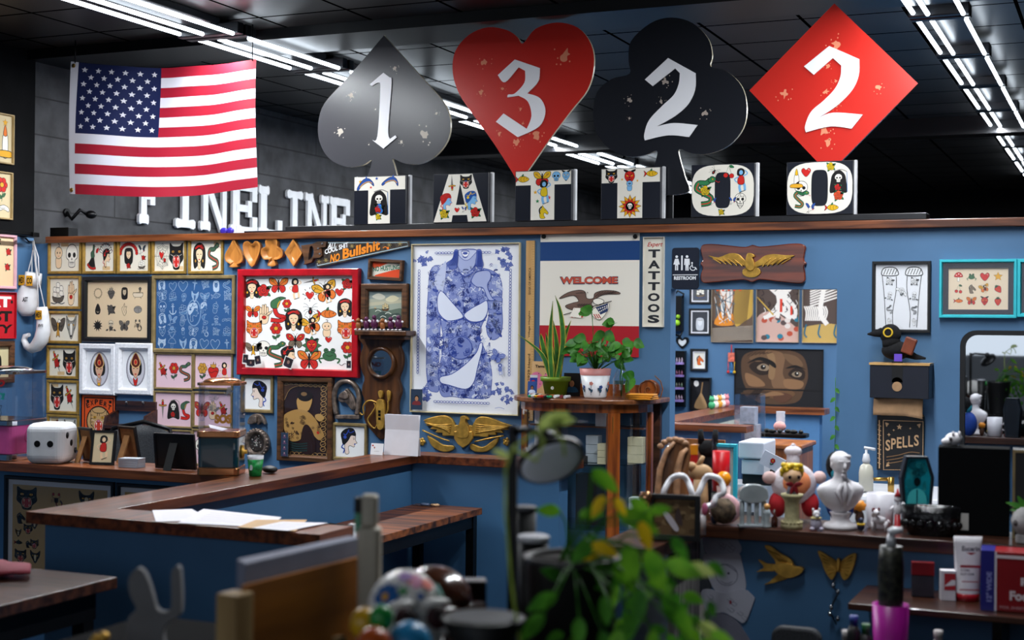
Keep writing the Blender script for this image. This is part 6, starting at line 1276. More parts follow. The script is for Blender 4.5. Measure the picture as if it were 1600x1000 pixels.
for k in range(7):
    q=on(917+5.6*k,611,'z',ZT); o=obj('marker',B().lathe([(.008,0),(.008,.006)],10).at(0,0,0,-PI/2).lathe([(.007,0),(.0075,.05)],10),mat('marker_'+MC[k].strip('#')+str(k),MC[k],.4),loc=(q.x,7.165,ZT+.008)); tag(o,'coloured marker end at the cabinet front edge, %s from left'%('first','second','third','fourth','fifth','sixth','last')[k],'marker','markers at the cabinet edge')
for k in range(3):
    o=obj('padded_envelope',B().box(-.075,.075,-.06,.06,0,.009),mat('manila_orange','#d68a1e',.6,var=.1),loc=(on(1003,610,'y',7.36).x,7.36,ZT+.0105*k),bev=.003,rot=(0,0,.12*(k-1))); tag(o,'orange padded envelope on the cabinet, %s of three'%('bottom','middle','top')[k],'envelope','orange envelopes')
o=obj('paper_strip',B().box(-.015,.015,-.004,0,-.3,0),WP,loc=(on(829,640,'y',7.4).x,7.5,1.405)); tag(o,'white paper strip hanging at the left side of the cabinet','paper')
# ---------------------------------------------------------------- back room seen through the doorway
RY=13.3
CB2=mat('back_counter_blue','#4a77a6',.5,var=.03)
a=on(1057,652,'z',CAP); e=on(1170,632,'z',CAP); f=on(1299,636,'z',CAP); Xr=-3.16; Yr=12.3
q=on(1166,636,'z',CAP); Xr=q.x; Yr=q.y; XE=on(1299,637,'z',CAP).x
t=thing('back_counter','walnut topped L-shaped counter in the back room','counter',(Xr,Yr,0))
X0=Xr-.25; y_=10.35
obj('countertop',B().prism([(-.25,y_-Yr),(0,y_-Yr),(0,0),(XE-Xr,0),(XE-Xr,.24),(-.25,.24)],CAP-.05,CAP,'xy'),WALN,t)
obj('cream_panel',B().box(-.12,-.04,y_-Yr+.05,-.001,.001,CAP-.051),mat('cream_panel','#d9d5c4',.6,var=.04),t); obj('wall_panel',B().box(-.12,XE-Xr-.05,.05,.17,.001,CAP-.051),CB2,t)
p=on(1166,667,'z',CAP)
t=thing('back_partition','lower blue partition with walnut cap nearer the doorway in the back room','counter',(p.x,p.y,0))
obj('cap',B().box(-1.1,0,0,.22,CAP-.045,CAP),WALN,t); obj('wall_panel',B().box(-1.1,-.05,.05,.15,.001,CAP-.0451),CB2,t)
def rearpic(name,lab,cat,box,fm,draw,**k): return frame_pic(name,lab,cat,box,fm,draw,Y=RY,**k)
def tri(seed):
    def f(c):
        rn=random.Random(seed); W,H=c.w,c.h
        if seed==1:
            c.blob((0,0,0,H*.35,W*.5,H*.28,W,H*.2,W,0),'#4a3a34',0); c.blob((W*.05,H*.3,W*.3,H*.55,W*.55,H*.42,W*.5,H*.28),'#e08a2a',0); c.blob((W*.6,H,W*.55,H*.3,W*.8,H*.35,W,H*.5,W,H),'#c9a24a',0)
            c.blob((W*.2,H*.9,W*.25,H*.4,W*.35,H*.5,W*.45,H*.35,W*.5,H*.8,W*.4,H),'#e9e0d8',0)
            for k in range(12): c.line((W*.6+W*.03*k,H,W*.5+W*.03*k,H*.3),.006,'#6a5232'); c.line((0,H*.02*k,W,H*(.02*k+.05)),.004,'#c9bba8')
            for k in range(5): c.rect(W*(.1+.14*k),H*.85,W*(.15+.14*k),H,'#d9502a')
            for k in range(26): c.z[0]=14; c.line((W*rn.uniform(.05,.6),H*rn.uniform(.3,.9),W*rn.uniform(.05,.6),H*rn.uniform(.3,.9)),.006,rn.choice(('#3a2c28','#e9e0d8','#d9822a','#3a6a80')))
        elif seed==2:
            c.blob((0,0,0,H*.4,W*.4,H*.5,W,H*.2,W,0),'#cda79a',0)
            for k in range(16): c.ell(rn.uniform(0,W),rn.uniform(0,H*.4),W*.07,W*.06,rn.choice(('#2f7a90','#cda79a','#e0d4cc','#b8503a','#5a4a48')),0)
            for k in range(7): c.line((rn.uniform(0,W),H,rn.uniform(0,W),H*.6,rn.uniform(0,W),H*.4),.05,'#ece4dc'); 
            for k in range(22): c.z[0]=28; x=rn.uniform(0,W); y=rn.uniform(H*.45,H); c.line((x,y,x+W*.06,y+H*.04,x+W*.02,y+H*.1),.006,rn.choice(('#2a2020','#ece4dc','#4a3a34')))
            c.rect(W*.55,H*.5,W*.61,H*.72,'#d9402a'); c.rect(W*.8,H*.45,W*.85,H*.6,'#d9402a'); c.line((0,H*.75,W*.4,H*.45),.02,'#c9a24a')
        else:
            c.blob((0,0,0,H*.24,W,H*.3,W,0),'#c2a05a',0)
            for k in range(11): c.line((W*(.04+.06*k),H*.6,W*(.1+.06*k),H*.5,W*(.08+.055*k),H*.36),.02,'#ece4dc'); c.line((W*.2,H*(.6+.04*k),W,H*(.75+.05*k)),.014,'#ece4dc')
            c.line((W*.6,H*.9,W*.5,H*.5,W*.7,H*.3),.06,'#ece4dc')
            for x in (.1,.5,.95): c.line((W*x,H*.3,W*(x-.05),H*.15,W*(x+.02),H*.08),.02,'#2f6a80')
    return f
EDG=mat('canvas_edge','#a89a84',.7)
rearpic('canvas_print','left panel of three, orange and white abstract print','canvas print',(1111,440,1176.5,535),EDG,tri(1),fw=.004,d=.03,paper='#6a5648',group='three panel print')
rearpic('canvas_print','middle panel of three, with teal and pink rounded shapes','canvas print',(1181,440,1248,535),EDG,tri(2),fw=.004,d=.03,paper='#54453f',group='three panel print')
rearpic('canvas_print','right panel of three, black and white curved bars over tan','canvas print',(1253,440,1309,536),EDG,tri(3),fw=.004,d=.03,paper='#54453f',group='three panel print')
def eyes(c):
    d=c.zm(1030,360,.28); c.pal.update(A='#6b4f38')
    d.blob((470,700,560,670,700,665,800,700,830,800,810,880,760,960,560,965,480,880,455,780),'#553d2b',0); d.blob((590,680,640,670,700,700,690,800,720,870,640,880,620,800),'#7a5a40',0)
    d.blob((500,760,570,720,640,745,640,790,560,810),'#2a1e18',0); d.blob((720,800,760,765,810,780,805,830,750,825),'#2a1e18',0)
    d.blob((545,765,580,745,615,762,600,785,560,782),'#8f7a64',0); d.ell(580,765,15,14,'#15100e',0); d.ell(584,760,4,4,'#e9e4dc',0); d.blob((740,800,765,785,795,795,785,815,755,815),'#8f7a64',0); d.ell(768,799,13,13,'#15100e',0); d.ell(771,795,4,4,'#e9e4dc',0)
    d.blob((480,800,560,830,590,870,500,870),'#8a6546',0); d.blob((700,830,800,840,790,880,710,880),'#8a6546',0); d.blob((590,890,700,880,760,910,700,945,600,930),'#6a4a30',0)
    d.blob((500,715,560,690,620,700,610,725,540,735),'#6e523a',0); d.blob((690,690,760,700,800,740,790,760,730,740),'#6e523a',0); d.blob((600,690,640,690,650,760,640,830,610,820,615,740),'#8a6a4a',0)
    d.blob((490,745,560,708,640,735,650,770,600,740,550,728),'#15100e',0); d.blob((705,770,760,750,820,775,800,770,760,765),'#15100e',0); d.poly((425,885,905,885,905,893,425,893),'#141214'); d.blob((470,900,560,895,640,905,600,940,500,940),'#4a3526',0); d.blob((640,920,700,905,745,925,700,960,650,950),'#5a3a2a',0); d.blob((560,930,640,900,700,915,640,925),'#8a6546',0)
    for k in range(6): d.line((470+10*k,960,540+8*k,890),5,'#2a1e18'); d.line((490+22*k,705-3*k,520+22*k,680),3,'#3a2a1e')
rearpic('tapestry','dark brown cloth tapestry of a face looking upward','tapestry',(1147,545,1286,640),mat('dark_cloth_edge','#141316',.9),eyes,fw=.004,d=.02,paper='#1a191c')
rearpic('framed_print','small black framed grey print cut off by the door head','picture',(1077,440,1110,475),BLKF,lambda c:put(c,m_ship,c.w/2,c.h/2,c.h*.35),fw=.02,d=.02,mat_c=WHTF,mw=.012,paper='#55585e')
rearpic('framed_print','small black framed print of a pale seated figure','picture',(1076,482,1110,524),BLKF,lambda c:put(c,m_jesus,c.w/2,c.h*.4,c.h*.33),fw=.02,d=.02,mat_c=WHTF,mw=.012,paper='#3c3f46',pal=dict(K='#c9ccd2',S='#e4e6ea'))
rearpic('framed_print','small black frame with a yellow and red bird on white','picture',(1078,545,1105,580),BLKF,lambda c:put(c,m_horse,c.w/2,c.h/2,c.h*.35),fw=.025,d=.03,mat_c=WHTF,mw=.01,paper='#e9e4d8',pal=dict(N='#d9682a'))
rearpic('shadow_box','black shadow box with a small straw broom inside','picture',(1077,590,1110,642),BLKF,lambda c:(c.line((c.w*.6,c.h*.9,c.w*.5,c.h*.45),.012,'#8a6a44'),c.blob((c.w*.45,c.h*.5,c.w*.15,c.h*.05,c.w*.85,c.h*.05,c.w*.58,c.h*.5),'#a8835a',0),c.ell(c.w*.25,c.h*.85,.025,.03,'#d9d4d0',0)),fw=.015,d=.04,paper='#17151a')
p=on(1067,535,'y',RY); o=obj('heart_ornament',B().prism(smooth([(0,-.06),(-.06,0),(-.055,.045),(-.02,.05),(0,.03),(.02,.05),(.055,.045),(.06,0)]),-.02,-.001),MT['black_metal'],loc=(p.x,RY,p.z)); tag(o,'small black heart ornament with white rings on the rear wall','ornament')
obj('ring',B().prism(smooth([(0,-.035),(-.038,0),(-.03,.03),(0,.015),(.03,.03),(.038,0)]),-.022,-.0201),mat('pale_grey','#c9ccd0',.5),o)
p=on(1061,490,'y',RY); t=thing('curio_rack','small black wall rack with curled ironwork and green bits in the back room','shelf',(p.x,RY-.001,p.z))
obj('rack',B().box(-.09,.05,-.08,0,-.17,.17).tube([(-.04,-.05,.17),(.0,-.05,.22),(.06,-.05,.19),(.05,-.05,.15)],.01).tube([(.05,-.05,-.17),(.03,-.05,-.22),(-.04,-.05,-.2)],.01),MT['black_metal'],t); obj('green_ornament',B().sph(.01,-.10,-.09,.03).sph(.02,-.1,-.03,.02),mat('lime','#9ad02a',.4),t)
p=on(1063,590,'y',RY); t=thing('ink_rack','purple shelved rack of small ink bottles in the back room','rack',(p.x,RY-.001,p.z))
obj('case',B().box(-.11,.06,-.06,0,-.28,.26),MT['black_metal'],t)
for k in range(4): obj('shelf',B().box(-.11,.055,-.11,-.061,.13-.12*k,.15-.12*k),mat('lilac','#a58ad0',.5),t)
for k in range(4):
    b=B()
    for j in range(6): b.at(-.09+.026*j,-.085,.151-.12*k).lathe([(.009,0),(.009,.03),(.004,.035),(.004,.045)],8)
    obj('bottle_row',b,mat('ink_row%d'%k,('#c9bfd0','#b86a8a','#6a8a6a','#c9b0c0')[k],.4,c2='#5a3a4a',sc_=60),t)
p=on(1144,560,'y',RY); t=thing('tassel_charm','red and pink hanging tassel charm with coloured bells beside the tapestry','ornament',(p.x,RY-.03,p.z))
obj('cord',B().tube([(0,0,.13),(0,0,.05)],.006),mat('red_cord','#c0202a',.6),t); obj('tile',B().box(-.03,.03,-.01,.01,-.03,.055),mat('coral','#e0705a',.5,var=.2,sc_=50),t)
for k,cc in enumerate(('#c02a2a','#2a7ac0','#e0b02a')): obj('bell',B().sph(-.03+.03*k,0,-.13,.015,n=10,m=8).tube([(-.03+.03*k,0,-.031),(-.03+.03*k,0,-.12)],.004,6),mat('bell'+str(k),cc,.4),t)
for k,(x,cc) in enumerate(((1112,'#3aa06a'),(1118,'#e8e4da'),(1124,'#e0a03a'),(1129,'#ece8e4'),(1135,'#e08a94'))):
    p=on(x,640-.16*(x-1110),'z',CAP); o=obj('toy_figurine',B().sph(0,0,.035,.03,.03,.035,10,8).sph(0,0,.085,.025,.025,.025,10,8).sph(-.012,0,.11,.008,n=6,m=5).sph(.012,0,.11,.008,n=6,m=5),mat('toy'+cc.strip('#'),cc,.5),loc=(min(p.x,Xr-.04),p.y,CAP+.001)); tag(o,'tiny coloured bear toy on the back counter, %s from the left'%('first, green','second, cream','third, amber','fourth, white','fifth, pink')[k],'figurine','tiny toys on the back counter')
# wooden chest with tray, cups and box
OAK=wood('orange_oak','#a8622a','#7a4018','z',rough=.4,s=6)
p=on(1155,692,'z',.98); p2=on(1270,690,'z',.98); cw=p2.x-p.x; t=thing('wooden_chest','orange oak cabinet in the back room','cabinet',(p.x,p.y,0))
obj('body',B().box(.02,cw-.02,.02,.5,.001,.945),OAK,t,bev=.005); obj('cabinet_top',B().box(0,cw,0,.52,.9455,.98),OAK,t,bev=.01)
for k in range(2): d_=obj('door',B().box(.06+k*(cw/2-.03),cw/2-.02+k*(cw/2-.03),-.0,.0195,.1,.88),OAK,t,bev=.006); obj('door_handle',B().sph(cw/2-.06+k*.1,-.012,.5,.012),MT['brass'],d_)
q=on(1215,684,'z',.981); t=thing('tattoo_tray','black shallow tray full of gear on the oak cabinet','tray',(q.x,q.y+.1,.981))
obj('tray',B().prism(rr(.42,.2,.05),.001,.03,'xy'),MT['black_metal'],t,bev=.005)
for k in range(7): obj('gear',B().sph(-.17+.055*k,.03*math.sin(k*2),.045,.02+.006*(k%3),.018,.016,8,6),BLK,t)
q=on(1202,684,'z',.981); 
for k in range(4):
    o=obj('plastic_cup',B().lathe([(.028,0),(.036,.09)],16,cap=False).lathe([(.0,0),(.028,.0)],16,cap=False),mat('white_cup','#dfe0e6',.4,var=.02),loc=(q.x,q.y+.38,.982+.03*k)); tag(o,'white plastic cup in a stack on the oak cabinet, %s one'%('bottom','second','third','top')[k],'cup','stacked plastic cups')
q=on(1165,690,'z',.981); t=thing('clear_bin','clear plastic drawer bin on the oak cabinet','bin',(q.x,q.y+.12,.982))
obj('shell',B().ring(rr(.2,.2,.03),rr(.19,.19,.025),.0,.34,None,'xy').box(-.09,.09,-.09,.09,.345,.35),CLEAR,t); obj('contents',B().box(-.07,.07,-.07,.07,.003,.12).box(-.06,.05,-.06,.05,.125,.25),mat('milky_plastic','#c8ced4',.3,var=.1,sc_=30),t)
p=on(1181,668,'z',1.0); tag(obj('pink_flower',B().sph(0,0,.05,.05,.04,.04,12,8,fn=lambda d:1+.15*math.sin(6*math.atan2(d.y,d.x))),mat('dusty_pink','#d99a94',.7),loc=(on(1186,690,'z',.981).x,p2.y+.46,1.0)),'dusty pink artificial flower beside the clear bin','flower')
# printer
q=on(1172,765,'y',9.6); t=thing('printer','stack of white printer and copier with an angled paper tray','printer',(q.x,9.75,0))
WPL=mat('white_plastic','#d5d6dc',.4,var=.02)
def zz(y): return on(1172,y,'y',9.6).z
obj('stand',B().box(-.22,.2,.0,.35,.001,zz(762)),WPL,t); obj('lower_unit',B().box(-.10,.06,-.0,.35,zz(745),zz(722)),WPL,t,bev=.006); obj('upper_unit',B().box(-.12,.06,-.02,.35,zz(720),zz(693)),WPL,t,bev=.012)
obj('paper_slot',B().box(-.1,.12,.03,.3,zz(761),zz(746)),BLK,t); b=B().at(.13,-.05,zz(722),.0,.45,.2).box(-.08,.08,-.01,.01,-.05,.05); pt_=obj('paper_tray',b,WPL,t); obj('dark_shelf',B().box(.1,.24,0,.2,zz(742),zz(736)),BLK,t)
c=Cv(.16,.1); m_flower(c.sub(.08,.05,.03)); obj('sticker',B().at(.13,-.055,zz(722),0,.45,.2).canvas(c,lambda x,y,l:(x-.08,-.0105-l,y-.05)),INK,pt_)
# teal frame leaning and other bits under the partition
q=on(1127,745,'y',9.5); frame_pic('framed_print','teal framed cream poster with black script leaning in the back room','picture',(1098,693,1151,800),TEAL,lambda c:(c.line((c.w*.2,c.h*.7,c.w*.5,c.h*.8,c.w*.8,c.h*.7,c.w*.5,c.h*.5),.006),c.line((c.w*.3,c.h*.3,c.w*.7,c.h*.35),.006)),fw=.03,d=.03,paper='#cfc8b4',Y=9.58)
q2=on(1127,800,'y',9.58); tag(obj('storage_box',B().box(-.3,.2,0,.2,0,q2.z-.004),BLK,loc=(q2.x,9.5,.001)),'dark storage box under the teal poster in the back room','box')
tag(obj('plywood_sheet',B().box(-1.0,-.06,0,.03,.3,1.03),OAK,loc=(on(1160,667,'z',CAP).x,9.78,.0)),'orange wooden panel standing behind the teal poster','board')
# vine hanging on the wall
t=thing('hanging_vine','thin vine with tiny green leaves hanging down the wall right of the doorway','plant',(on(1306,640,'y',WY).x,WY-.02,0))
p0=on(1306,590,'y',WY-.02); obj('vine',B().tube([(0,0,p0.z),(.004,-.005,p0.z-.25),(-.002,-.005,p0.z-.52)],.002,5),LEAFM,t)
for k in range(8): obj('leaf',B().leaf((0,-.004,p0.z-.06-.05*k),((-1)**k,-.3,-.6),.03,.022,.3,None,(0,-1,.3)),LEAFM,t)
# ---------------------------------------------------------------- right part of the partition wall
NAVY=mat('black_navy_box','#141826',.5,var=.05)
cx,cz,w_,h_=wbox(1361,567,1453,622,WY-.12); t=thing('tissue_dispenser','black wall box with a pale wooden lid and round slot','dispenser',(cx,WY-.001,cz))
obj('box',B().box(-w_/2,w_/2,-.16,0,-h_/2,h_/2-.012),NAVY,t,bev=.003); obj('lid',B().box(-w_/2-.004,w_/2+.004,-.165,0,h_/2-.0115,h_/2),MT['pale_pine'],t)
b=B().at(-.01,-.1605,-.01,PI/2).lathe([(0,0),(.028,0),(.028,.0015)],24); b.at().box(-.038,.018,-.162,-.1605,-.008,.10); obj('slot',b,BLK,t); obj('slot_paper',B().at(-.01,-.163,-.03,PI/2).lathe([(0,0),(.025,0),(.025,.001)],20),mat('kraft_pale','#b8906a',.8),t)
cx2=on(1405,635,'y',WY-.1); tag(obj('paper_towel',B().grid(lambda u,v:(-.13+.25*u,-.02-.02*math.sin(v*2),-.09*v*(1+.15*u)+.01*math.sin(u*3)),8,6),MT['kraft_pale'],loc=(cx2.x,WY-.08,cz-h_/2-.003),solid=.002),'brown paper towel sheet hanging below the black dispenser','paper towel')
# toy crow
BLKP=mat('black_plush','#0c0c10',.95,var=.3,sc_=60,bump=.3)
lo=(on(1400,566,'y',WY-.09).x,WY-.09,cz+h_/2+.012); t=thing('plush_crow','black plush crow with yellow ringed eye wearing a small brown satchel','plush toy',lo)
b=B().sph(.0,0,.052,.075,.06,.05,20,14).sph(-.03,0,.135,.055,.05,.055,18,12); b.tube([(-.02,0,.07),(-.03,0,.12)],[.05,.045],14); obj('body',b,BLKP,t)
obj('beak',B().tube([(-.07,-.01,.145),(-.11,-.015,.138),(-.145,-.02,.135)],[.028,.016,.004],12),BLKP,t); obj('tail',B().tube([(.05,0,.04),(.10,0,.02),(.15,0,.012)],[.03,.018,.006],12,flat=.6),BLKP,t)
for s in (-1,): obj('eye_ring',B().at(-.035,-.049,.145,PI/2).lathe([(.018,0),(.022,.004),(.026,0)],20,cap=False),mat('yellow_ring','#e0b82a',.4),t)
obj('satchel',B().at(.07,-.045,.07,0,.35).box(-.03,.03,-.02,.02,-.035,.05),mat('brown_leather','#7a3a22',.5),t,bev=.006); obj('tag',B().box(.0,.04,-.068,-.062,-.01,.035),mat('purple_tag','#6a4ac0',.4),t)
# spells sign
cx,cz,w_,h_=wbox(1370,650,1443,736,WY-.04); t=thing('spell_book_sign','black and gold book shaped sign reading SPELLS hanging on the wall','sign',(cx,WY-.001,cz))
obj('book',B().box(-w_/2,w_/2,-.04,0,-h_/2,h_/2),mat('black_card','#131216',.5,var=.05),t,bev=.002)
obj('page_edge',B().prism([(-w_/2+.02,h_/2-.0),(w_/2-.0,h_/2-.0),(w_/2-.02,h_/2+.02),(-w_/2+.03,h_/2+.02)],-.038,-.002),MT['kraft_pale'],t)
c=Cv(w_,h_,None,(1370,650,1443,736)); gd='#c9a27a'; d=c.zm(1330,380,.37)
d.line((135,750,303,750,303,952,138,960,135,750),3,gd,False); d.line((118,750,120,955),5,gd,False)
for k in range(9): d.line((112,770+20*k,126,776+20*k),3,gd)
for x,y in ((145,760),(292,760),(150,945),(292,940)):
    for k in range(4): d.line((x,y,x+(14-3*k)*(1 if x<200 else -1),y+(5+4*k)*(1 if y<850 else -1)),3,gd)
m_star(d.sub(204,776,13,0,1,-1),gd,None)
for x,y,r in ((160,810,9),(180,790,6),(250,780,6),(270,915,6),(160,930,7)): m_star(d.sub(x,y,r,0,1,-1),gd,None,4,.3)
e=d.sub(0,0,1,0,1,-1)
for k,ch in enumerate('SPELLS'): e.text(ch,146+24*k,-878+5.5*k+2*math.sin(k),20,46,gd,.02)
for k in range(3): d.line((150,905+14*k,200,895+14*k,250,880+14*k,290,882+14*k),3,'#8a6a4a')
obj('gold_design',B().at(-w_/2,-.0405,-h_/2).canvas(c),INK,t); p=(0,0)
obj('hanger',B().tube([(-.06,-.01,h_/2+.02),(0,-.004,h_/2+.06),(.06,-.01,h_/2+.02)],.003,6),BLK,t)
# mirror
cx,cz,w_,h_=wbox(1499,517,1740,800,WY-.03); t=thing('wall_mirror','large mirror with rounded black frame at the right of the blue wall','mirror',(cx,WY-.001,cz))
obj('frame',B().ring(rr(w_,h_,.08,6),rr(w_-.05,h_-.05,.06,6),-.03,0),BLKF,t); obj('mirror_glass',B().prism(rr(w_-.045,h_-.045,.06,6),-.012,-.008),MT['mirror'],t)
# dried washbasin area behind the display counter
p=on(1400,768,'y',7.25); t=thing('washbasin','white washbasin with a brass tap by the wall','washbasin',(p.x,7.0,0))
obj('basin',B().box(-.28,.45,0,.6,.001,p.z),WPL,t,bev=.02); q=on(1392,762,'y',7.2); obj('brass_tap',B().tube([(q.x-p.x,.2,p.z),(q.x-p.x,.2,p.z+.075)],.016,12).tube([(q.x-p.x,.2,p.z+.065),(q.x-p.x-.13,.19,p.z+.06)],.009,8),MT['brass'],t)
q=on(1353,768,'y',7.15); t=thing('soap_bottle','clear soap bottle with a white pump by the wall','bottle',(q.x,7.15,p.z+.008))
obj('bottle_body',B().lathe([(.035,0),(.036,.09),(.03,.12),(.014,.135)],20),mat('creamy_soap','#cfcbbc',.25,var=.03),t); obj('pump',B().lathe([(.017,.136),(.02,.15),(.014,.18),(.006,.185),(.006,.21)],14).tube([(-.01,0,.212),(.045,-.01,.206)],.007,8),WPL,t)
# ---------------------------------------------------------------- figurines on the display counter
def cb_(x,y): return base(x,y,CAP)
def fig(nm,lab,cat,x,y,grp=None,rz=.25,Y=None):
    loc,m=cb_(x,y)
    if loc[1]<5.11 and x>1112: k=5.11/loc[1]; loc=(loc[0]*k,5.11,loc[2])
    if Y: q=on(x,y,'y',Y); m=(q-EYE).dot(FW)/FPX; loc=(q.x,Y,CAP+.0012)
    return thing(nm,lab,cat,loc,rz,grp),m
PLAS=mat('plaster_white','#dcd8dc',.6,var=.03,sc_=30,bump=.05)
t,m=fig('plaster_bust','white plaster bust of a man in a suit on a round base','bust',1313,826,rz=.55); K=m
hh=118*K
def V(x,y,d=0): return ((x-1313)*K*1.0, d*K, (826-y)*K)
b=B().lathe([(26*K,0),(27*K,4*K),(24*K,8*K),(16*K,11*K),(13*K,16*K),(15*K,22*K),(17*K,25*K)],32); obj('pedestal',b,PLAS,t)
SEC=[(25,9,8,0),(28,14,10,0),(34,23,13,0),(42,30,15.5,0),(50,35,17,0),(57,38,17.5,0),(62,38,17,0),(66,35,16,0),(70,28,14,1),(73.5,20,12,1.5),(77,12.5,10.5,2),(81,10,10,2),(90,9.5,10,1)]
b=B(); n=36; i0=b.av([(rx*K*math.cos(2*PI*k/n)*(1+.03*math.sin(6*PI*k/n)), oy*K+ry*K*math.sin(2*PI*k/n)*(1+.06*math.cos(8*PI*k/n)), z*K) for z,rx,ry,oy in SEC for k in range(n)])
for j in range(len(SEC)-1): b.af([(i0+j*n+k,i0+j*n+(k+1)%n,i0+(j+1)*n+(k+1)%n,i0+(j+1)*n+k) for k in range(n)],None,True)
b.af([tuple(i0+k for k in range(n))[::-1]]); obj('shoulders',b,PLAS,t)
b=B()
for s in (-1,1): b.tube([(s*4*K,-17*K,72*K),(s*12*K,-19*K,60*K),(s*4*K,-21*K,38*K)],[2.5*K,4.5*K,2*K],8)
b.tube([(0,-17*K,74*K),(0,-21*K,62*K),(0,-21*K,44*K)],[2.6*K,3.2*K,2*K],8); obj('lapels',b,PLAS,t)
def headf(d):
    q=1+.05*max(0,d.z); 
    if d.y<0 and d.z<.1: q*=1-.10*abs(d.x)
    if d.z<-.3: q*=1-.16*abs(d.x)**.5*(-d.z-.3)*2
    return q
b=B().sph(0,0,100*K,14.5*K,17*K,19*K,28,20,fn=headf); b.tube([(0,-15*K,103*K),(0,-19.5*K,96*K),(0,-15.5*K,94.5*K)],[1.6*K,3*K,2*K],8)
for s in (-1,1): b.sph(s*14.3*K,2*K,99*K,1.8*K,3.5*K,4.6*K,8,6); b.sph(s*5*K,-14*K,102*K,3*K,2*K,1.6*K,8,6); b.tube([(s*2*K,-15.6*K,105*K),(s*9*K,-13.6*K,105.5*K)],1.6*K,6)
b.sph(0,-15.5*K,90*K,4.2*K,1.8*K,1.3*K,10,6).sph(0,-14*K,84.5*K,5*K,3.2*K,3*K,10,8); obj('head',b,PLAS,t)
hb=B().sph(0,3*K,105.5*K,15*K,17.2*K,14.5*K,28,16,fn=lambda d:1+.03*math.sin(14*math.atan2(d.y,d.x)+8*d.z))
hb.sph(5*K,-10*K,112.5*K,8*K,4*K,4*K,12,8); obj('hair',hb,PLAS,t)
# generic doll on a column
t,m=fig('column_doll','yellow curly haired doll head and red bow on a carved stone column','figurine',1237,826,rz=.5)
STONE=mat('sand_stone','#b3aa80',.8,var=.12,sc_=40,bump=.3)
obj('column',B().lathe([(17*m,0),(17*m,6*m),(14*m,10*m),(11.5*m,16*m),(11*m,40*m),(12*m,44*m),(15*m,48*m),(17*m,50*m),(17*m,54*m)],28),STONE,t)
b=B()
for k in range(16): a=2*PI*k/16; b.sph(15.5*m*math.cos(a),15.5*m*math.sin(a),10*m,2.4*m,n=8,m=6)
obj('carved_ring',b,STONE,t)
SK=mat('doll_skin','#e0b48a',.45,var=.02); obj('doll_body',B().tube([(0,0,54.5*m),(0,0,70*m)],[9*m,5*m],14),mat('grey_blue_cloth','#8a93a8',.7),t)
obj('head',B().sph(0,0,82*m,15*m,13*m,12.5*m,22,14),SK,t)
b=B()
for k in range(22): a=2*PI*k/22; b.sph(15*m*math.cos(a),.5*m+11*m*math.sin(a)*(1 if math.sin(a)>0 else .5),(90+4*math.sin(k*1.7)+(5 if math.sin(a)<0 else 0))*m,4.5*m,n=8,m=6)
for k in range(14): a=2*PI*k/14; b.sph(9*m*math.cos(a),3*m+7*m*math.sin(a),97*m,4.8*m,n=8,m=6)
for s in(-1,1): b.sph(s*15*m,3*m,84*m,4*m,n=8,m=6).sph(s*15*m,3*m,90*m,4.5*m,n=8,m=6)
obj('curly_hair',b,mat('yellow_hair','#e0b81c',.4,var=.1,sc_=60),t)
b=B()
for s in (-1,1): b.sph(s*7*m,-12*m,81*m,2.8*m,1.6*m,3*m,10,8)
obj('eyes',b,mat('dark_eye','#2a1620',.2),t); b=B()
for s in (-1,1): b.leaf((0,-10*m,69*m),(s,-.1,.15),14*m,8*m,0,None,(0,-1,0)); b.leaf((0,-10*m,69*m),(s*.4,-.1,-1),16*m,7*m,0,None,(0,-1,0))
obj('bow',b,mat('dark_red_ribbon','#8a1420',.5),t,solid=.002)
# big white and red plush behind
t,m=fig('round_plush','round white, orange and red stuffed toy behind the column doll','plush toy',1240,820,rz=.5,Y=5.33)
obj('body',B().sph(0,0,58*m,36*m,20*m,32*m,24,16),mat('white_plush','#d8cfd6',.95,var=.05,sc_=80,bump=.3),t); obj('belly',B().sph(0,-6*m,60*m,27*m,17*m,24*m,20,14),mat('orange_plush','#e58a5a',.9,var=.08),t)
b=B()
for s in(-1,1): b.sph(s*26*m,0,26*m,14*m,14*m,20*m,14,10)
obj('red_trousers',b,mat('red_plush','#a81420',.8,var=.1),t); b=B()
for s in(-1,1): b.sph(s*40*m,-2*m,68*m,11*m,9*m,10*m,12,8)
obj('hands',b,mat('pale_pink_plush','#d9b8b4',.9),t); obj('white_hat',B().sph(0,6*m,108*m,14*m,12*m,9*m,14,10).sph(0,6*m,117*m,4*m,n=8,m=6).tube([(0,6*m,80*m),(0,6*m,104*m)],10*m,12),MT['white_plush'],t)
# grey glass temple
t,m=fig('glass_monument','grey frosted glass monument with arched top and columns','figurine',1176,824,rz=.45)
GR=mat('frosted_grey_glass','#9aa3a6',.25,var=.1,coat=.4)
obj('pediment',B().prism(smooth([(-23*m,50*m),(-22*m,44*m),(-10*m,38*m),(10*m,38*m),(22*m,44*m),(23*m,50*m),(20*m,60*m),(8*m,66*m),(-8*m,66*m),(-20*m,60*m)]),-7*m,7*m),GR,t,bev=.003)
for x in(-17,-6,6,17): obj('column',B().lathe([(5*m,0),(4*m,3*m),(3.6*m,20*m),(4*m,40*m)],12,cx=x*m),GR,t)
obj('base_step',B().box(-23*m,23*m,-9*m,9*m,0,4*m),GR,t,bev=.002)
t,m=fig('glass_figurine','small clear glass figurine with an amber head','figurine',1198,826,rz=.4); obj('body',B().lathe([(7*m,0),(7*m,3*m),(4*m,10*m),(6*m,22*m),(5*m,28*m)],14),GR,t); obj('head',B().sph(0,0,33*m,5*m,n=12,m=8),mat('amber','#e0a05a',.3),t)
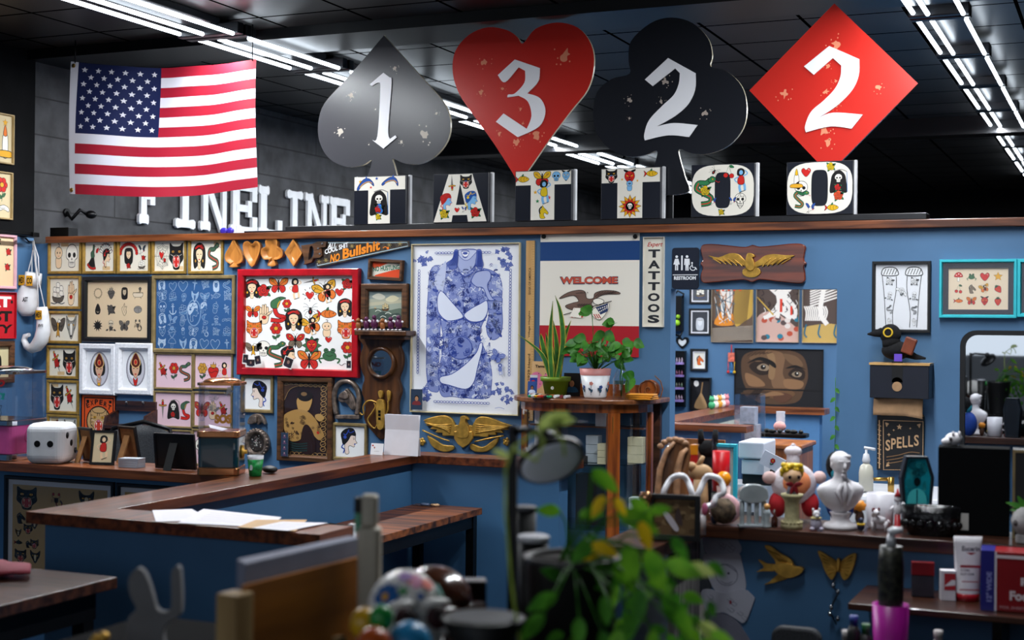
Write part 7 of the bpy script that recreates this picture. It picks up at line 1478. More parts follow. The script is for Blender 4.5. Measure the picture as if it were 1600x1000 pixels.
t,m=fig('brown_bottle','tiny dark brown bottle between glass figurine and column','bottle',1210,824); obj('body',B().lathe([(5*m,0),(5.5*m,6*m),(5*m,14*m),(2*m,18*m),(2*m,28*m)],14),mat('brown_glass','#3a1a12',.15),t)
t,m=fig('dog_figurine','tiny white and violet dog figurine left of the bust','figurine',1275,829,rz=.4)
obj('body',B().sph(0,0,10*m,9*m,8*m,10*m).sph(-7*m,-5*m,3*m,4*m,5*m,3*m,8,6).sph(7*m,-5*m,3*m,4*m,5*m,3*m,8,6),mat('lilac_grey','#b8b2c4',.4),t); obj('head',B().sph(0,-1*m,25*m,6*m,6*m,6.5*m).sph(0,-7*m,23*m,3*m,3*m,2.5*m,8,6).sph(-5*m,0,32*m,2*m,2*m,3*m,6,6).sph(5*m,0,32*m,2*m,2*m,3*m,6,6),PLAS,t); obj('collar',B().at(0,0,18*m).lathe([(8*m,0),(9*m,2*m),(6*m,3*m)],14),mat('cream_yellow','#d9c88a',.5),t)
t,m=fig('blue_plush','blue plush with long black hair behind the bust','plush toy',1309,826,rz=.3,Y=5.38)
obj('body',B().sph(4*m,0,34*m,24*m,16*m,34*m),mat('royal_blue','#123f9a',.7,var=.1),t); obj('head',B().sph(0,0,78*m,13*m,12*m,14*m),mat('turquoise_plush','#2a9ab0',.8),t); obj('hair',B().sph(-4*m,4*m,88*m,15*m,13*m,22*m),BLKP,t)
t,m=fig('orange_toy','small orange and brown toy just right of the bust','figurine',1343,824,Y=5.33); obj('body',B().sph(0,0,12*m,7*m,6*m,12*m).sph(-6*m,0,22*m,4*m,4*m,5*m,8,6),mat('dark_brown_toy','#4a2a16',.5),t); obj('head',B().sph(0,0,30*m,10*m,8*m,9*m,14,10,fn=lambda d:1+.1*math.sin(7*math.atan2(d.z,d.x))),mat('orange_hair','#d8861c',.5),t)
t,m=fig('dark_toy','tiny dark blue toy with a yellow belt in front of the bust base','figurine',1345,830); obj('body',B().sph(0,0,7*m,6*m,5*m,7*m).sph(0,0,16*m,4.5*m,n=10,m=8),mat('dark_blue_toy','#1a2440',.4),t); obj('belt',B().at(0,0,9*m).lathe([(6.2*m,0),(6.6*m,1.5*m),(6*m,3*m)],12),mat('yellow_plastic'),t)
t,m=fig('white_mug','large white cylindrical cup right of the bust','cup',1375,824,rz=0,Y=5.30); obj('cup_body',B().lathe([(18*m,0),(20*m,2*m),(21*m,54*m),(19.5*m,54*m),(18.5*m,4*m),(0,4*m)],32,cap=False).lathe([(0,0),(18*m,0)],32,cap=False),mat('cup_white','#d6d3da',.35,var=.02),t)
t,m=fig('terrier_figurine','white bull terrier figurine with one dark ear patch before the cup','figurine',1372,831,rz=.15)
b=B().tube([(10*m,0,16*m),(0,0,18*m),(-8*m,-2*m,22*m)],[6*m,6.5*m,6*m],12)
for x,y in((-8,-3),(-5,4),(10,-3),(12,4)): b.tube([(x*m,y*m,16*m),(x*m*1.1,y*m,1.2*m)],[2.6*m,1.8*m],8)
b.tube([(-6*m,-2*m,24*m),(-3*m,-6*m,31*m),(0,-12*m,29*m)],[5*m,5*m,3*m],10); b.tube([(14*m,0,18*m),(20*m,0,14*m)],[2*m,.8*m],6); obj('body',b,PLAS,t); obj('ear_patch',B().sph(-7*m,-5*m,34*m,3*m,2*m,4*m,8,6).sph(1*m,-5*m,35*m,2*m,1.5*m,3.5*m,8,6),mat('maroon','#6a1a22',.5),t)
t,m=fig('jester_figurine','slim red and white standing figurine beside the coffin','figurine',1402,830,rz=.3)
obj('legs',B().lathe([(7*m,0),(8*m,2*m),(5*m,5*m),(4.5*m,26*m)],14),mat('red_glaze','#a0141e',.3),t); obj('torso',B().sph(0,0,34*m,7*m,5*m,10*m).tube([(-6*m,0,38*m),(-12*m,-3*m,32*m)],2.2*m,6).tube([(6*m,0,38*m),(9*m,-3*m,44*m)],2.4*m,6),PLAS,t); obj('head',B().sph(0,0,50*m,6*m,5.5*m,6*m),PLAS,t); obj('hat',B().lathe([(6*m,54*m),(3*m,58*m),(1*m,66*m)],10),MT['red_glaze'],t)
# coffin display, bowl, boxes
t,m=fig('coffin_display','coffin shaped black display case glowing with turquoise art','display case',1431,822,rz=.38,Y=5.36)
co=[(-20*m,0),(-26*m,78*m),(-18*m,112*m),(16*m,112*m),(26*m,80*m),(20*m,0)]; ci=[(x*.8,z*.92+5*m) for x,z in co]
obj('case',B().ring(co,ci,-8*m,8*m),mat('dark_case','#1c232b',.3,var=.1),t,bev=.002); obj('back_panel',B().prism(ci,-5*m,7*m),MT['dark_case'],t)
c=Cv(50*m,112*m); s=c.sub(25*m,0,1); pts=[v for x,z in ci for v in (x,z)]; s.poly(pts,'#148a9a'); rn=random.Random(6)
for k in range(26): s.z[0]=2; s.ell(rn.uniform(-14,14)*m,rn.uniform(25,100)*m,rn.uniform(3,8)*m,rn.uniform(4,11)*m,rn.choice(('#22a4b4','#0f6a7a','#4ad0d4','#0a3a48')),0,n=9)
s.blob((-12*m,15*m,-14*m,50*m,0,62*m,14*m,50*m,12*m,15*m),'#4ac0c4',0); s.ell(0,72*m,5*m,7*m,'#0a1c20',0); s.line((0,60*m,0,30*m),2*m,'#0e4a58')
obj('turquoise_art',B().at(-25*m,-5.1*m,0).canvas(c),GLOSSINK,t)
BRK=mat('black_glaze','#0c0c0e',.15,var=.2,sc_=50,bump=.5)
t,m=fig('skull_bowl','black glazed bowl ringed with skulls','bowl',1455,836,rz=0,Y=5.19); obj('bowl',B().lathe([(34*m,0),(38*m,6*m),(44*m,24*m),(45*m,46*m),(41*m,46*m),(38*m,10*m),(0,8*m)],36,cap=False,ey=.42).lathe([(0,0),(34*m,0)],36,cap=False,ey=.42),BRK,t)
for k in range(9): a=PI+PI*(k+.5)/9; obj('skull_relief',B().sph(42*m*math.cos(a),18*m*math.sin(a),18*m,6*m,4*m,7*m,10,8),BRK,t)
t,m=fig('black_box','tall plain black cardboard box on the display counter','box',1521,842,rz=.08,Y=5.33); w2=53*m; obj('box_body',B().box(-w2,w2,-.06,.06,0,134*m),mat('matte_black_card','#07080a',.9,var=.05,spec=.1),t,bev=.002)
c=Cv(.06,.06); c.rect(0,0,.06,.06,'#b5b3ae'); obj('price_sticker',B().at(-w2+.045,-.0605,.015).canvas(c),INK,t); bt=134*m; bl=t.location.copy()
q=on(1490,705,'y',5.33); o=thing('animal_skull','small white cat skull ornament on top of the black box','skull',(q.x,5.33,CAP+.0012+bt+.0005),.6)
obj('cranium',B().sph(0,0,.024,.032,.026,.024,18,12).sph(-.03,-.005,.016,.02,.016,.014,12,8).sph(-.012,-.018,.044,.006,.006,.01,8,6).sph(.012,-.018,.044,.006,.006,.01,8,6),PLAS,o); obj('eye_socket',B().sph(-.022,-.02,.026,.007,.006,.007,8,6),mat('socket_dark','#4a4444',.8),o)
t,m=fig('display_box','dark framed display box with tan edge at the right end','box',1626,846,rz=.05,Y=5.30); obj('box_body',B().box(-42*m,55*m,-.05,.05,0,138*m),BLK,t); obj('tan_edge',B().ring([(-42*m,0),(55*m,0),(55*m,138*m),(-42*m,138*m)],[(-38*m,4*m),(51*m,4*m),(51*m,134*m),(-38*m,134*m)],-.053,-.0501),mat('tan_edge','#7a6a48',.5),t)
t,m=fig('skull_planter','grey skull planter with long leaves at the right edge','planter',1604,843,rz=-.3,Y=5.16); GS=mat('grey_stone','#8f8c8c',.6,var=.15,sc_=25)
obj('planter',B().sph(0,0,32*m,24*m,22*m,26*m,22,14,fn=lambda d:1-.2*max(0,-d.z)*abs(d.x)).box(-12*m,12*m,-16*m,8*m,0,14*m),GS,t,bev=.004)
for s in(-1,1): obj('eye_socket',B().sph(s*9*m,-17*m,32*m,6*m,5*m,6*m,10,8),MT['socket_dark'],t)
for k,(dx,dz,L) in enumerate(((-.9,.5,34),(-.8,.1,24),(.2,1,40),(-.3,.8,30))): obj('leaf',B().leaf((0,-.01,52*m),(dx,-.2,dz),L*m,9*m,.2,None,(0,-1,.5)),LEAFM,t)
# left group on the counter corner
t,m=fig('framed_photo','black framed brown photograph standing on the counter corner','picture frame',1053,846,rz=.15); w2=40*m; h2=72*m
obj('frame',B().ring([(-w2,0),(w2,0),(w2,h2),(-w2,h2)],[(-w2+8*m,9*m),(w2-8*m,9*m),(w2-8*m,h2-7*m),(-w2+8*m,h2-7*m)],0,.025),BLKF,t,bev=.002)
c=Cv(2*w2-16*m,h2-16*m); c.rect(0,0,c.w,c.h,'#6a5236'); rn=random.Random(12)
for k in range(30): c.z[0]=2; c.ell(rn.uniform(0,c.w),rn.uniform(0,c.h),c.w*.1,c.h*.08,rn.choice(('#7a6244','#54402a','#8a7250')),0,n=8)
c.z[0]=4; c.blob((c.w*.2,c.h*.6,c.w*.35,c.h*.6,c.w*.6,c.h*.2,c.w*.5,c.h*.12),'#cfc8d0',0); c.blob((c.w*.5,c.h*.5,c.w*.6,c.h*.75,c.w*.7,c.h*.3,c.w*.6,c.h*.3),'#4a3a38',0)
obj('print',B().at(-w2+8*m,.012,9*m).canvas(c),INK,t); obj('backing',B().box(-w2+1*m,w2-1*m,.0255,.03,1*m,h2-1*m),KRAFT,t)
WDM=wood('striped_brown_wood','#8a5a34','#3a2418','z',rough=.5,s=9)
t,m=fig('wooden_mask','tall arched brown wooden carving behind the photo frame','carving',1050,815,rz=.4); 
oc=smooth([(-26*m,0),(-27*m,30*m),(-24*m,70*m),(-16*m,100*m),(-4*m,120*m),(10*m,128*m),(24*m,122*m),(28*m,100*m),(22*m,60*m),(20*m,0)],True,3)
obj('carving',B().prism(oc,-.01,.03),WDM,t,bev=.008)
t.location.z+=.006; TW=mat('tan_wood','#b98a66',.5,var=.2,sc_=30)
obj('edge_rib',B().tube([(-24*m,-.015,5*m),(-24*m,-.02,40*m),(-20*m,-.02,80*m),(-10*m,-.018,108*m),(2*m,-.015,122*m)],[5*m,5*m,5*m,4*m,3*m],10),TW,t)
obj('edge_rib',B().tube([(6*m,-.018,5*m),(5*m,-.025,40*m),(7*m,-.025,80*m),(14*m,-.02,105*m),(22*m,-.015,112*m)],[5*m,6*m,6*m,5*m,3*m],10),TW,t)
b=B()
for k in range(6): a_=2.6-.36*k; b.sph((2+24*math.cos(a_))*m,-.01,(104+22*math.sin(a_))*m,6*m,4*m,4.5*m,10,8)
obj('carved_crest',b,TW,t)
t,m=fig('scroll_ornament','white glossy looping scroll ornament above the photo frame','ornament',1078,832,rz=.2)
pts=[(-38,42),(-42,58),(-30,82),(-12,88),(0,70),(6,52),(14,64),(26,88),(44,84),(52,64),(40,56),(36,44),(24,40),(20,26),(20,0)]
obj('scroll',B().tube([(x*m,-.0+.01*math.sin(i),z*m) for i,(x,z) in enumerate(smooth([(p[0],p[1]) for p in pts],False,4))],4.6*m,12).tube([(-38*m,.01,42*m),(-30*m,0,30*m),(-28*m,0,0)],4*m,10),mat('white_gloss'),t)
t,m=fig('candle_jar','red candle in a clear glass jar','candle',1126,822,rz=0,Y=5.33); obj('wax',B().lathe([(13*m,40*m),(13.5*m,102*m)],24),mat('red_wax','#d01420',.35,var=.05),t); obj('jar',B().lathe([(14.5*m,38*m),(15*m,104*m),(14*m,116*m),(15*m,126*m)],24,cap=False),GLASS,t); obj('stand',B().lathe([(15*m,0),(15*m,37*m)],20),BLK,t)
t,m=fig('orange_ball','shiny orange ball resting on a cup in front of the red candle','ball',1130,825,rz=0,Y=5.27); obj('ball',B().sph(0,0,62*m,12*m,n=20,m=14),mat('orange_gloss','#e8941c',.25,var=.05),t); obj('cup',B().lathe([(10*m,0),(8*m,10*m),(11*m,51*m)],20),mat('pale_pink_plush'),t)
t,m=fig('brown_geode','rough brown round rock on a pink stand','rock',1130,822,rz=0); obj('rock',B().sph(0,0,22*m,20*m,16*m,20*m,22,16,fn=lambda d:1+.07*math.sin(9*d.x+5*d.z)*math.cos(8*d.y)),mat('brown_rock','#6a5844',.85,c2='#2e241c',sc_=40,bump=.5),t); obj('pink_stand',B().sph(0,9*m,24*m,26*m,8*m,24*m,18,12),mat('pink_quartz','#d9a8ae',.5,var=.1),t)
t,m=fig('beige_animal','beige animal figurine facing left above the scroll','figurine',1094,822,rz=.2,Y=5.26); obj('body',B().sph(0,0,70*m,19*m,10*m,14*m).sph(-15*m,-3*m,80*m,9*m,7*m,7*m).sph(-22*m,-5*m,78*m,5*m,4*m,4*m,8,6).tube([(-4*m,0,80*m),(4*m,0,96*m)],[5*m,3*m],8).tube([(0,0,0),(0,0,60*m)],[14*m,11*m],14),mat('beige_resin','#b8936a',.6,var=.15),t)
t,m=fig('black_rabbit','black plush with two upright ears behind the candle','plush toy',1105,822,rz=.2,Y=5.40); obj('body',B().sph(0,0,50*m,17*m,10*m,50*m).sph(0,0,100*m,15*m,11*m,14*m).tube([(-10*m,0,108*m),(-12*m,0,130*m)],[5.5*m,4*m],10).tube([(10*m,0,108*m),(12*m,0,130*m)],[5.5*m,4*m],10),BLKP,t)
t,m=fig('colour_block','small red and orange block beside the wooden carving','ornament',1083,824,rz=.1,Y=5.39); obj('block',B().box(-5*m,7*m,-.01,.01,0,90*m),mat('red_block','#c02018',.5),t); obj('orange_cap',B().box(-5*m,7*m,-.01,.01,90.5*m,106*m),mat('orange_gloss'),t)
t,m=fig('gold_trinket','shiny rose gold skull trinket left of the photo frame','ornament',1008,846,rz=0); obj('trinket',B().sph(0,0,68*m,10*m,8*m,10*m,12,10,fn=lambda d:1+.12*math.sin(6*d.x+6*d.z)).lathe([(9*m,0),(4*m,6*m),(4*m,58*m)],12),mat('rose_gold','#d09a72',.2,metal=.9),t)
t,m=fig('small_bottle','small white and pink bottle at the right of the photo frame','bottle',1098,836,rz=0); obj('bottle_body',B().lathe([(5*m,0),(5*m,26*m),(3*m,30*m)],14),PLAS,t); obj('pink_top',B().sph(3*m,0,40*m,5*m,4*m,10*m,10,8),mat('pink_plastic','#c86a90',.4),t)
t,m=fig('small_dark_toy','tiny dark toy with a white face in front of the rock','figurine',1116,826,rz=0); obj('body',B().sph(0,0,8*m,6*m,5*m,8*m),MT['dark_blue_toy'],t); obj('head',B().sph(0,0,18*m,4.5*m,n=10,m=8),PLAS,t)
# ---------------------------------------------------------------- on the counter face and the thin shelf
FY=5.14
def px_face(name,lab,cat,f,z,th,Y,m_,draw=None,bev=0,sm=True,solidc=None):
    pts=zp(f,*z); P_=[on(x,y,'y',Y) for x,y in (smooth(pts,True,3) if sm else pts)]; cx=sum(p.x for p in P_)/len(P_); cz=sum(p.z for p in P_)/len(P_)
    b=B(); b.prism([(p.x-cx,p.z-cz) for p in P_],-th,-.0005,'xz',solidc); 
    return cx,cz,b
zf=(1050,800,.2)
for k,(f,lb) in enumerate((((250,185,300,170,400,172,490,180,520,230,545,280,520,330,400,345,300,340,248,280),'grey traced drawing sheet, topmost of the taped stack'),((245,340,300,325,400,330,520,320,550,400,580,560,560,620,480,640,400,640,330,600,290,520,250,440),'grey traced drawing of a smiling hooded face, middle sheet'),((232,620,290,600,420,630,560,600,640,660,640,700,570,860,500,830,400,780,290,800,250,720),'grey traced drawing sheet with a small red mark'),((270,810,400,790,500,840,560,920,600,1040,260,1040),'dark grey traced sheet, lowest of the taped stack'))):
    th=.003+.0015*k; col_=lin(('#9fa4b8','#aeb0bf','#a9abb9','#6f7080')[k]); cx,cz,b=px_face('x','','',f,zf,th,FY,None,solidc=col_)
    pts=zp(f,*zf); xs=[p[0] for p in pts]; ys=[p[1] for p in pts]; q0=on(min(xs),min(ys),'y',FY); q1=on(max(xs),max(ys),'y',FY); c=Cv(q1.x-q0.x,q0.z-q1.z,None,(min(xs),min(ys),max(xs),max(ys))); d=c.zm(*zf); d.z[0]=1; rn=random.Random(k)
    if k==1:
        d.ell(430,490,85,90,None,5,'#6a6c7c',20); d.ell(370,455,9,10,'#4a4c5a',0); d.ell(445,475,9,10,'#4a4c5a',0); d.line((380,540,430,565,480,540),4,'#6a6c7c'); d.line((390,400,440,410,510,460),6,'#6a6c7c'); d.line((260,360,330,380,300,480,265,440),5,'#80828f')
    else:
        for j in range(6): x,y=rn.uniform(min(f[0::2])+50,max(f[0::2])-60),rn.uniform(min(f[1::2])+30,max(f[1::2])-40); d.line((x,y,x+30,y+20,x+10,y+40,x-20,y+10),4,'#7a7c8c')
    if k==2: d.ell(462,695,9,18,'#8a3040',0)
    b.at(q0.x-cx,-th-.0002,q1.z-cz).canvas(c); o=obj('traced_drawing',b,INK,loc=(cx,FY-.0005,cz)); tag(o,lb,'drawing','traced drawings taped to the counter')
def goldobj(name,lab,parts):
    xs=[];
    c0=on(*parts[0],'y',FY); o=(c0.x,c0.z); t=thing(name,lab,'wall ornament',(c0.x,FY-.001,c0.z))
    for nm,f,th,bk in parts[1:]: b=B(); relief(b,f,FY-.02,th,o,zf,back=bk); obj(nm,b,GLD,t,bev=.005)
    return t,o
t,o=goldobj('gold_swallow','gold swallow ornament flying right on the display counter face',[(1220,885),('wing',(725,262,770,265,850,320,920,360,948,400,930,430,830,420,800,370,760,320),.014,.012),('wing',(715,570,760,545,820,490,870,465,920,480,900,520,830,545,770,560),.014,0),('tail',(670,375,700,385,740,405,800,410,850,440,820,460,760,465,700,465,655,470,710,440,705,415),.012,.004),('body',(790,415,880,395,940,405,970,425,1000,425,1030,440,1025,460,1000,485,940,510,880,510,820,470),.024,.008)])
b=B()
for k in range(5):
    p1=wp((1050+(745+20*k)*.2,800+(290+8*k)*.2),FY-.02,o); p2=wp((1050+(850+16*k)*.2,800+(385+2*k)*.2),FY-.02,o); b.tube([(p1[0],-.0275,p1[1]),(p2[0],-.0275,p2[1])],.002,5)
obj('feathers',b,GLD,t)
t,o=goldobj('gold_butterfly','gold butterfly ornament on the display counter face',[(1307,885),('wing',(1135,312,1160,308,1220,345,1280,385,1290,420,1280,480,1250,532,1220,510,1190,460,1165,390),.01,.006),('wing',(1438,330,1410,325,1360,350,1315,390,1305,430,1310,480,1340,535,1380,510,1410,450,1430,390),.01,.006),('body',(1290,370,1300,360,1312,372,1308,430,1300,470,1290,430),.02,.006)])
b=B()
for k in range(6):
    for (ax,ay,bx_,by) in ((1290,400+12*k,1165+12*k,335+30*k),(1310,400+12*k,1412-8*k,345+30*k)):
        p=wp((1050+ax*.2,800+ay*.2),FY-.02,o); q=wp((1050+bx_*.2,800+by*.2),FY-.02,o); b.tube([(p[0],-.0165,p[1]),(q[0],-.0165,q[1])],.0018,5)
obj('wing_veins',b,GLD,t)
SZ=.9312
def sh(nm,lab,cat,x,y,rz=0,grp=None):
    loc,m=base(x,y,.93); return thing(nm,lab,cat,(loc[0],min(max(loc[1],4.80),4.98),SZ),rz,grp),m
t,m=sh('lotion_tube','white and red lotion tube standing on its cap on the thin shelf','tube',1512,938,.3)
W2=21*m; H=100*m; n=12
b=B(); i=b.av([( (18+4*v/8)*m*math.cos(a), (13*(1-v/8)+.6)*m*math.sin(a), 12*m+(H-12*m)*v/8) for v in range(9) for a in [2*PI*k/20 for k in range(20)]])
for v in range(8): b.af([(i+v*20+k,i+v*20+(k+1)%20,i+(v+1)*20+(k+1)%20,i+(v+1)*20+k) for k in range(20)],None,True)
b.af([tuple(i+8*20+k for k in range(20))]); obj('tube_body',b,PLAS,t); obj('cap',B().lathe([(17*m,0),(18*m,11.8*m)],20,ey=.75),MT['red_glaze'],t)
c=Cv(34*m,80*m); c.text('Eucerin',4*m,66*m,27*m,8*m,'#55505c',.03); c.poly((10*m,64*m,26*m,64*m,18*m,60*m),'#b02030'); c.rect(2*m,40*m,32*m,44*m,'#b02030'); c.rect(2*m,4*m,32*m,6*m,'#b02030'); c.text('ECZEMA',3*m,34*m,14*m,4*m,'#55505c',.02); c.text('RELIEF CREAM',3*m,28*m,20*m,4*m,'#55505c',.02); c.line((5*m,18*m,30*m,18*m),1.5*m,'#b02030')
obj('label',B().at(-17*m,-13.6*m,14*m,.09).canvas(c),INK,t)
t,m=sh('small_carton','small white carton with a red panel beside the lotion tube','box',1480,937,.25); obj('carton',B().box(-11*m,11*m,-.02,.02,0,46*m),PLAS,t); c=Cv(22*m,46*m); c.rect(5*m,16*m,22*m,42*m,'#b02a30'); c.poly((5*m,22*m,16*m,32*m,22*m,32*m,22*m,24*m),'#e6e2e4'); obj('print',B().at(-11*m,-.0205,0).canvas(c),INK,t)
t,m=sh('red_pouch','clear and red zip pouch on the left of the thin shelf','bag',1442,932,.2); obj('pouch',B().box(-17*m,17*m,-.012,.012,0,34*m),mat('smoky_plastic','#33303a',.2),t,bev=.004); obj('red_zip',B().box(-17*m,17*m,-.013,.013,34.5*m,54*m),mat('dark_red_plastic','#7a1018',.3),t)
t,m=sh('foil_box','large red and blue carton of foil sheets marked 12 inch wide','box',1600,950,.06); t.location.y=4.90
bw=52*m*1.3; H=92*m; obj('carton',B().box(-62*m,80*m,-.06,.06,0,H),mat('red_carton','#8a1018',.3,var=.03),t,bev=.003); obj('blue_end',B().box(-62.5*m,-42*m,-.0608,.0605,-.0,H+.0008),mat('blue_carton','#23237a',.3,var=.03),t)
c=Cv(140*m,H); c.rect(20*m,0,23*m,H,'#d9d4dc'); c.text('12" WIDE',16*m,14*m,46*m,8*m,'#8a8cc8',.04,rot=PI/2); c.text('Foodservice',42*m,18*m,90*m,15*m,'#d9c8cc',.05); c.text('Reynolds',58*m,38*m,70*m,16*m,'#d9c8cc',.05); c.rect(22*m,H-10*m,140*m,H-5*m,'#e8d8dc'); c.text('FOIL SHEETS',28*m,5*m,40*m,4*m,'#b98a90',.02)
obj('lettering',B().at(-62*m,-.0612,0).canvas(c),INK,t)
# bottles on the cart
t=thing('spray_bottle','black patterned pump bottle with a white nozzle inside a pink tub','bottle',tuple(on(1391,1012,'y',4.3)),.2); t.location.z=.832; m=(on(1391,950,'y',4.3)-EYE).dot(FW)/FPX; zb=on(1391,945,'y',4.3).z-.832
obj('bottle_body',B().lathe([(18*m,.01),(19*m,zb+.0),(20*m,zb+55*m),(19*m,zb+70*m),(17*m,zb+92*m)],24),mat('black_patterned','#121214',.4,c2='#3a3a30',sc_=60),t)
obj('pump',B().lathe([(8*m,zb+92.5*m),(6*m,zb+110*m)],12).tube([(-2*m,0,zb+112*m),(4*m,-2*m,zb+116*m),(17*m,-4*m,zb+118*m)],[7*m,7*m,4*m],10),WPL,t)
t2=thing('pink_tub','magenta plastic tub holding the black bottle','tub',(t.location.x,t.location.y,.831)); obj('tub',B().lathe([(24*m,0),(28*m,zb+2*m),(26*m,zb+2*m),(22.5*m,.004),(0,.004)],28,cap=False).lathe([(0,0),(24*m,0)],28,cap=False),mat('magenta_plastic','#a0188a',.35,var=.05),t2)
for x,y,cc,lb,rr_ in ((1334,962,'#16307a','blue',9),(1353,975,'#1a5a2a','green',12),(1322,985,'#a09a98','grey',12),(1466,985,'#b0a8a8','white',9)):
    q=on(x,y,'y',4.35); hh=q.z-.831; o=thing('small_bottle','dark bottle with a %s cap among the bottles at the bottom right'%lb,'bottle',(q.x,4.35,.8315)); obj('bottle_body',B().lathe([(.022,0),(.022,hh-.05),(.012,hh-.03)],14),BLK if lb!='white' else PLAS,o); obj('cap',B().lathe([(.012,hh-.0295),(.013,hh)],14),mat('cap_'+lb,cc,.4),o)
# chain and charm under the butterfly
t=thing('charm_string','dark string of shiny charms hanging under the gold butterfly','ornament',tuple(on(1305,912,'y',5.13))); o=(t.location.x,t.location.z)
b=B().tube([(wp((x,y),5.13,o)[0],-.012,wp((x,y),5.13,o)[1]) for x,y in ((1305,905),(1300,915),(1312,925),(1303,940),(1298,955),(1308,975))],.003,6); obj('string',b,BLK,t)
for x,y in ((1303,914),(1310,924),(1300,948),(1298,958),(1310,966)): p=wp((x,y),5.13,o); obj('charm',B().sph(p[0],-.014,p[1],.008,.006,.011,8,6),CHR,t)
t=thing('stool','dark round-backed seat at the bottom in front of the display counter','chair',tuple(on(1245,1000,'y',4.83))); zt=on(1245,979,'y',4.83).z; t.location.z=0
obj('backrest',B().prism([(x,z) for x,z in rr(.17,.22,.04)],-.02,.02).v and B().at(0,0,zt-.11).prism(rr(.17,.22,.04),-.02,.02),MESH,t,bev=.01); obj('column',B().lathe([(.02,.04),(.02,zt-.15)],12).lathe([(.2,0),(.2,.03)],20),MT['black_metal'],t)
# ---------------------------------------------------------------- foreground things on the work counter
def dp(x,y,d): return EYE+ray(x,y)*d
def stand(nm,lab,cat,x,d,rz=.45,grp=None,Z=1.1112):
    p=dp(x,900,d); return thing(nm,lab,cat,(p.x,p.y,Z),rz,grp), d/FPX
def hz(x,y,d,Z=1.1112): return dp(x,y,d).z-Z
# wooden drawing board with pad
A=on(385,915,'z',1.335); Bq=on(566,870,'z',1.335); t=thing('drawing_board','brown wooden drawing board seen from behind, tilted in the foreground','board',(A.x,A.y,1.1112),math.atan2(Bq.y-A.y,Bq.x-A.x)); L=(Bq-A).length
DB=wood('dark_amber_board','#a8681e','#7c4a16','x',rough=.5,s=4)
obj('board',B().box(0,L,0,.012,0,.2238),DB,t); obj('side_block',B().box(-.055,-.001,-.02,.03,0,.215),wood('pale_board','#a88a5a','#8a6c40','z',rough=.6,s=6),t,bev=.004)
obj('bracket',B().box(L*.72,L*.78,-.02,-.001,0,.07),MT['pale_board'],t)
pd=B(); pd.prism([(.02,.02),(L+.02,.02),(L+.03,.055),(.05,.065)],.12,.262,'xy'); 
t2=thing('paper_pad','thick grey paper pad leaning behind the brown drawing board','paper pad',(A.x,A.y,1.1112),t.rotation_euler.z); obj('pad',pd,mat('grey_pad','#7f8294',.7,var=.05),t2,bev=.002); obj('pad_base',B().box(.03,L*.98,.025,.06,0,.119),KRAFT,t2)
# cream bottle stand
t,m=stand('white_dispenser','tall blurred cream plastic dispenser behind the paper pad','bottle',577,3.05,.4); h1=hz(577,772,3.05); h2=hz(577,822,3.05); CP_=mat('cream_plastic','#b0a898',.5,var=.03)
obj('bottle_body',B().prism(rr(.05,.05,.015),0,h2,'xy'),CP_,t,bev=.01,seg=4); obj('neck',B().prism(rr(.036,.036,.012),h2+.0005,h1,'xy'),CP_,t,bev=.008,seg=3); obj('dark_cap',B().box(-.032,-.019,-.015,.01,h2+.03,h2+.062),BLK,t); obj('green_label',B().box(-.031,-.019,-.014,.009,h2-.012,h2+.029),mat('mint','#5a9a7a',.5),t)
# rabbit cut-out
f=(196,1060,198,985,203,962,214,950,204,930,201,905,211,889,221,888,231,902,240,930,246,950,258,955,268,945,267,900,272,886,282,888,285,945,280,962,264,972,256,990,262,1020,270,1060)
d_=3.0; c0=dp(235,1060,d_); pts=smooth(pairs(f),True,3); q=[dp(x,y,d_) for x,y in pts]; uv=[((p-c0).dot(RT),p.z) for p in q]; z0=1.1112
t=thing('rabbit_cutout','grey rabbit-eared cut-out shape standing in the lower left foreground','ornament',(c0.x,c0.y,z0),TH)
mz=min(z for u,z in uv); obj('cutout',B().prism([(u,max(0,z-z0)) for u,z in uv],-.012,.012),mat('grey_board','#6c6c6e',.8,var=.06),t,bev=.003)
# sugar skull
def skull(t,k,mt,jaw=True):
    def cf(d):
        q=1.0
        if d.y<-.2 and d.z<.2: q*=1-.10*min(1,(-d.y-.2))
        if d.z<-.25: q*=1-.35*(-d.z-.25)
        if abs(d.x)>.5 and d.y<0: q*=1-.10*abs(d.x)*max(0,-d.y)*2
        return q
    obj('cranium',B().sph(0,.02*k,.115*k,.072*k,.092*k,.078*k,32,22,fn=cf),mt,t)
    b=B().sph(0,-.052*k,.062*k,.044*k,.03*k,.036*k,18,12); 
    for s in(-1,1): b.sph(s*.046*k,-.045*k,.074*k,.018*k,.028*k,.013*k,12,8).sph(s*.031*k,-.062*k,.124*k,.03*k,.014*k,.01*k,12,8)
    obj('face_bones',b,mt,t)
    for s in(-1,1): obj('eye_socket',B().sph(s*.031*k,-.073*k,.098*k,.022*k,.014*k,.022*k,14,10),MT['socket_red'],t)
    obj('nose_hole',B().prism([(-.01*k,.062*k),(0,.084*k),(.01*k,.062*k)],-.088*k,-.06*k),MT['socket_red'],t)
    b=B()
    for j in range(7): x=(-.03+.01*j)*k; b.box(x-.0042*k,x+.0042*k,-.086*k+abs(j-3)*.004*k,-.07*k,.03*k,.046*k)
    obj('teeth',b,mt,t,bev=.002*k)
    if jaw: obj('jaw',B().tube([(-.052*k,-.0,.06*k),(-.048*k,-.02*k,.022*k),(-.025*k,-.062*k,.012*k),(0,-.072*k,.011*k),(.025*k,-.062*k,.012*k),(.048*k,-.02*k,.022*k),(.052*k,0,.06*k)],.012*k,10),mt,t)
mat('socket_red','#3a0c18',.7,c2='#120608',sc_=30)
CER=mat('painted_ceramic','#e2dfdc',.25,var=.03)
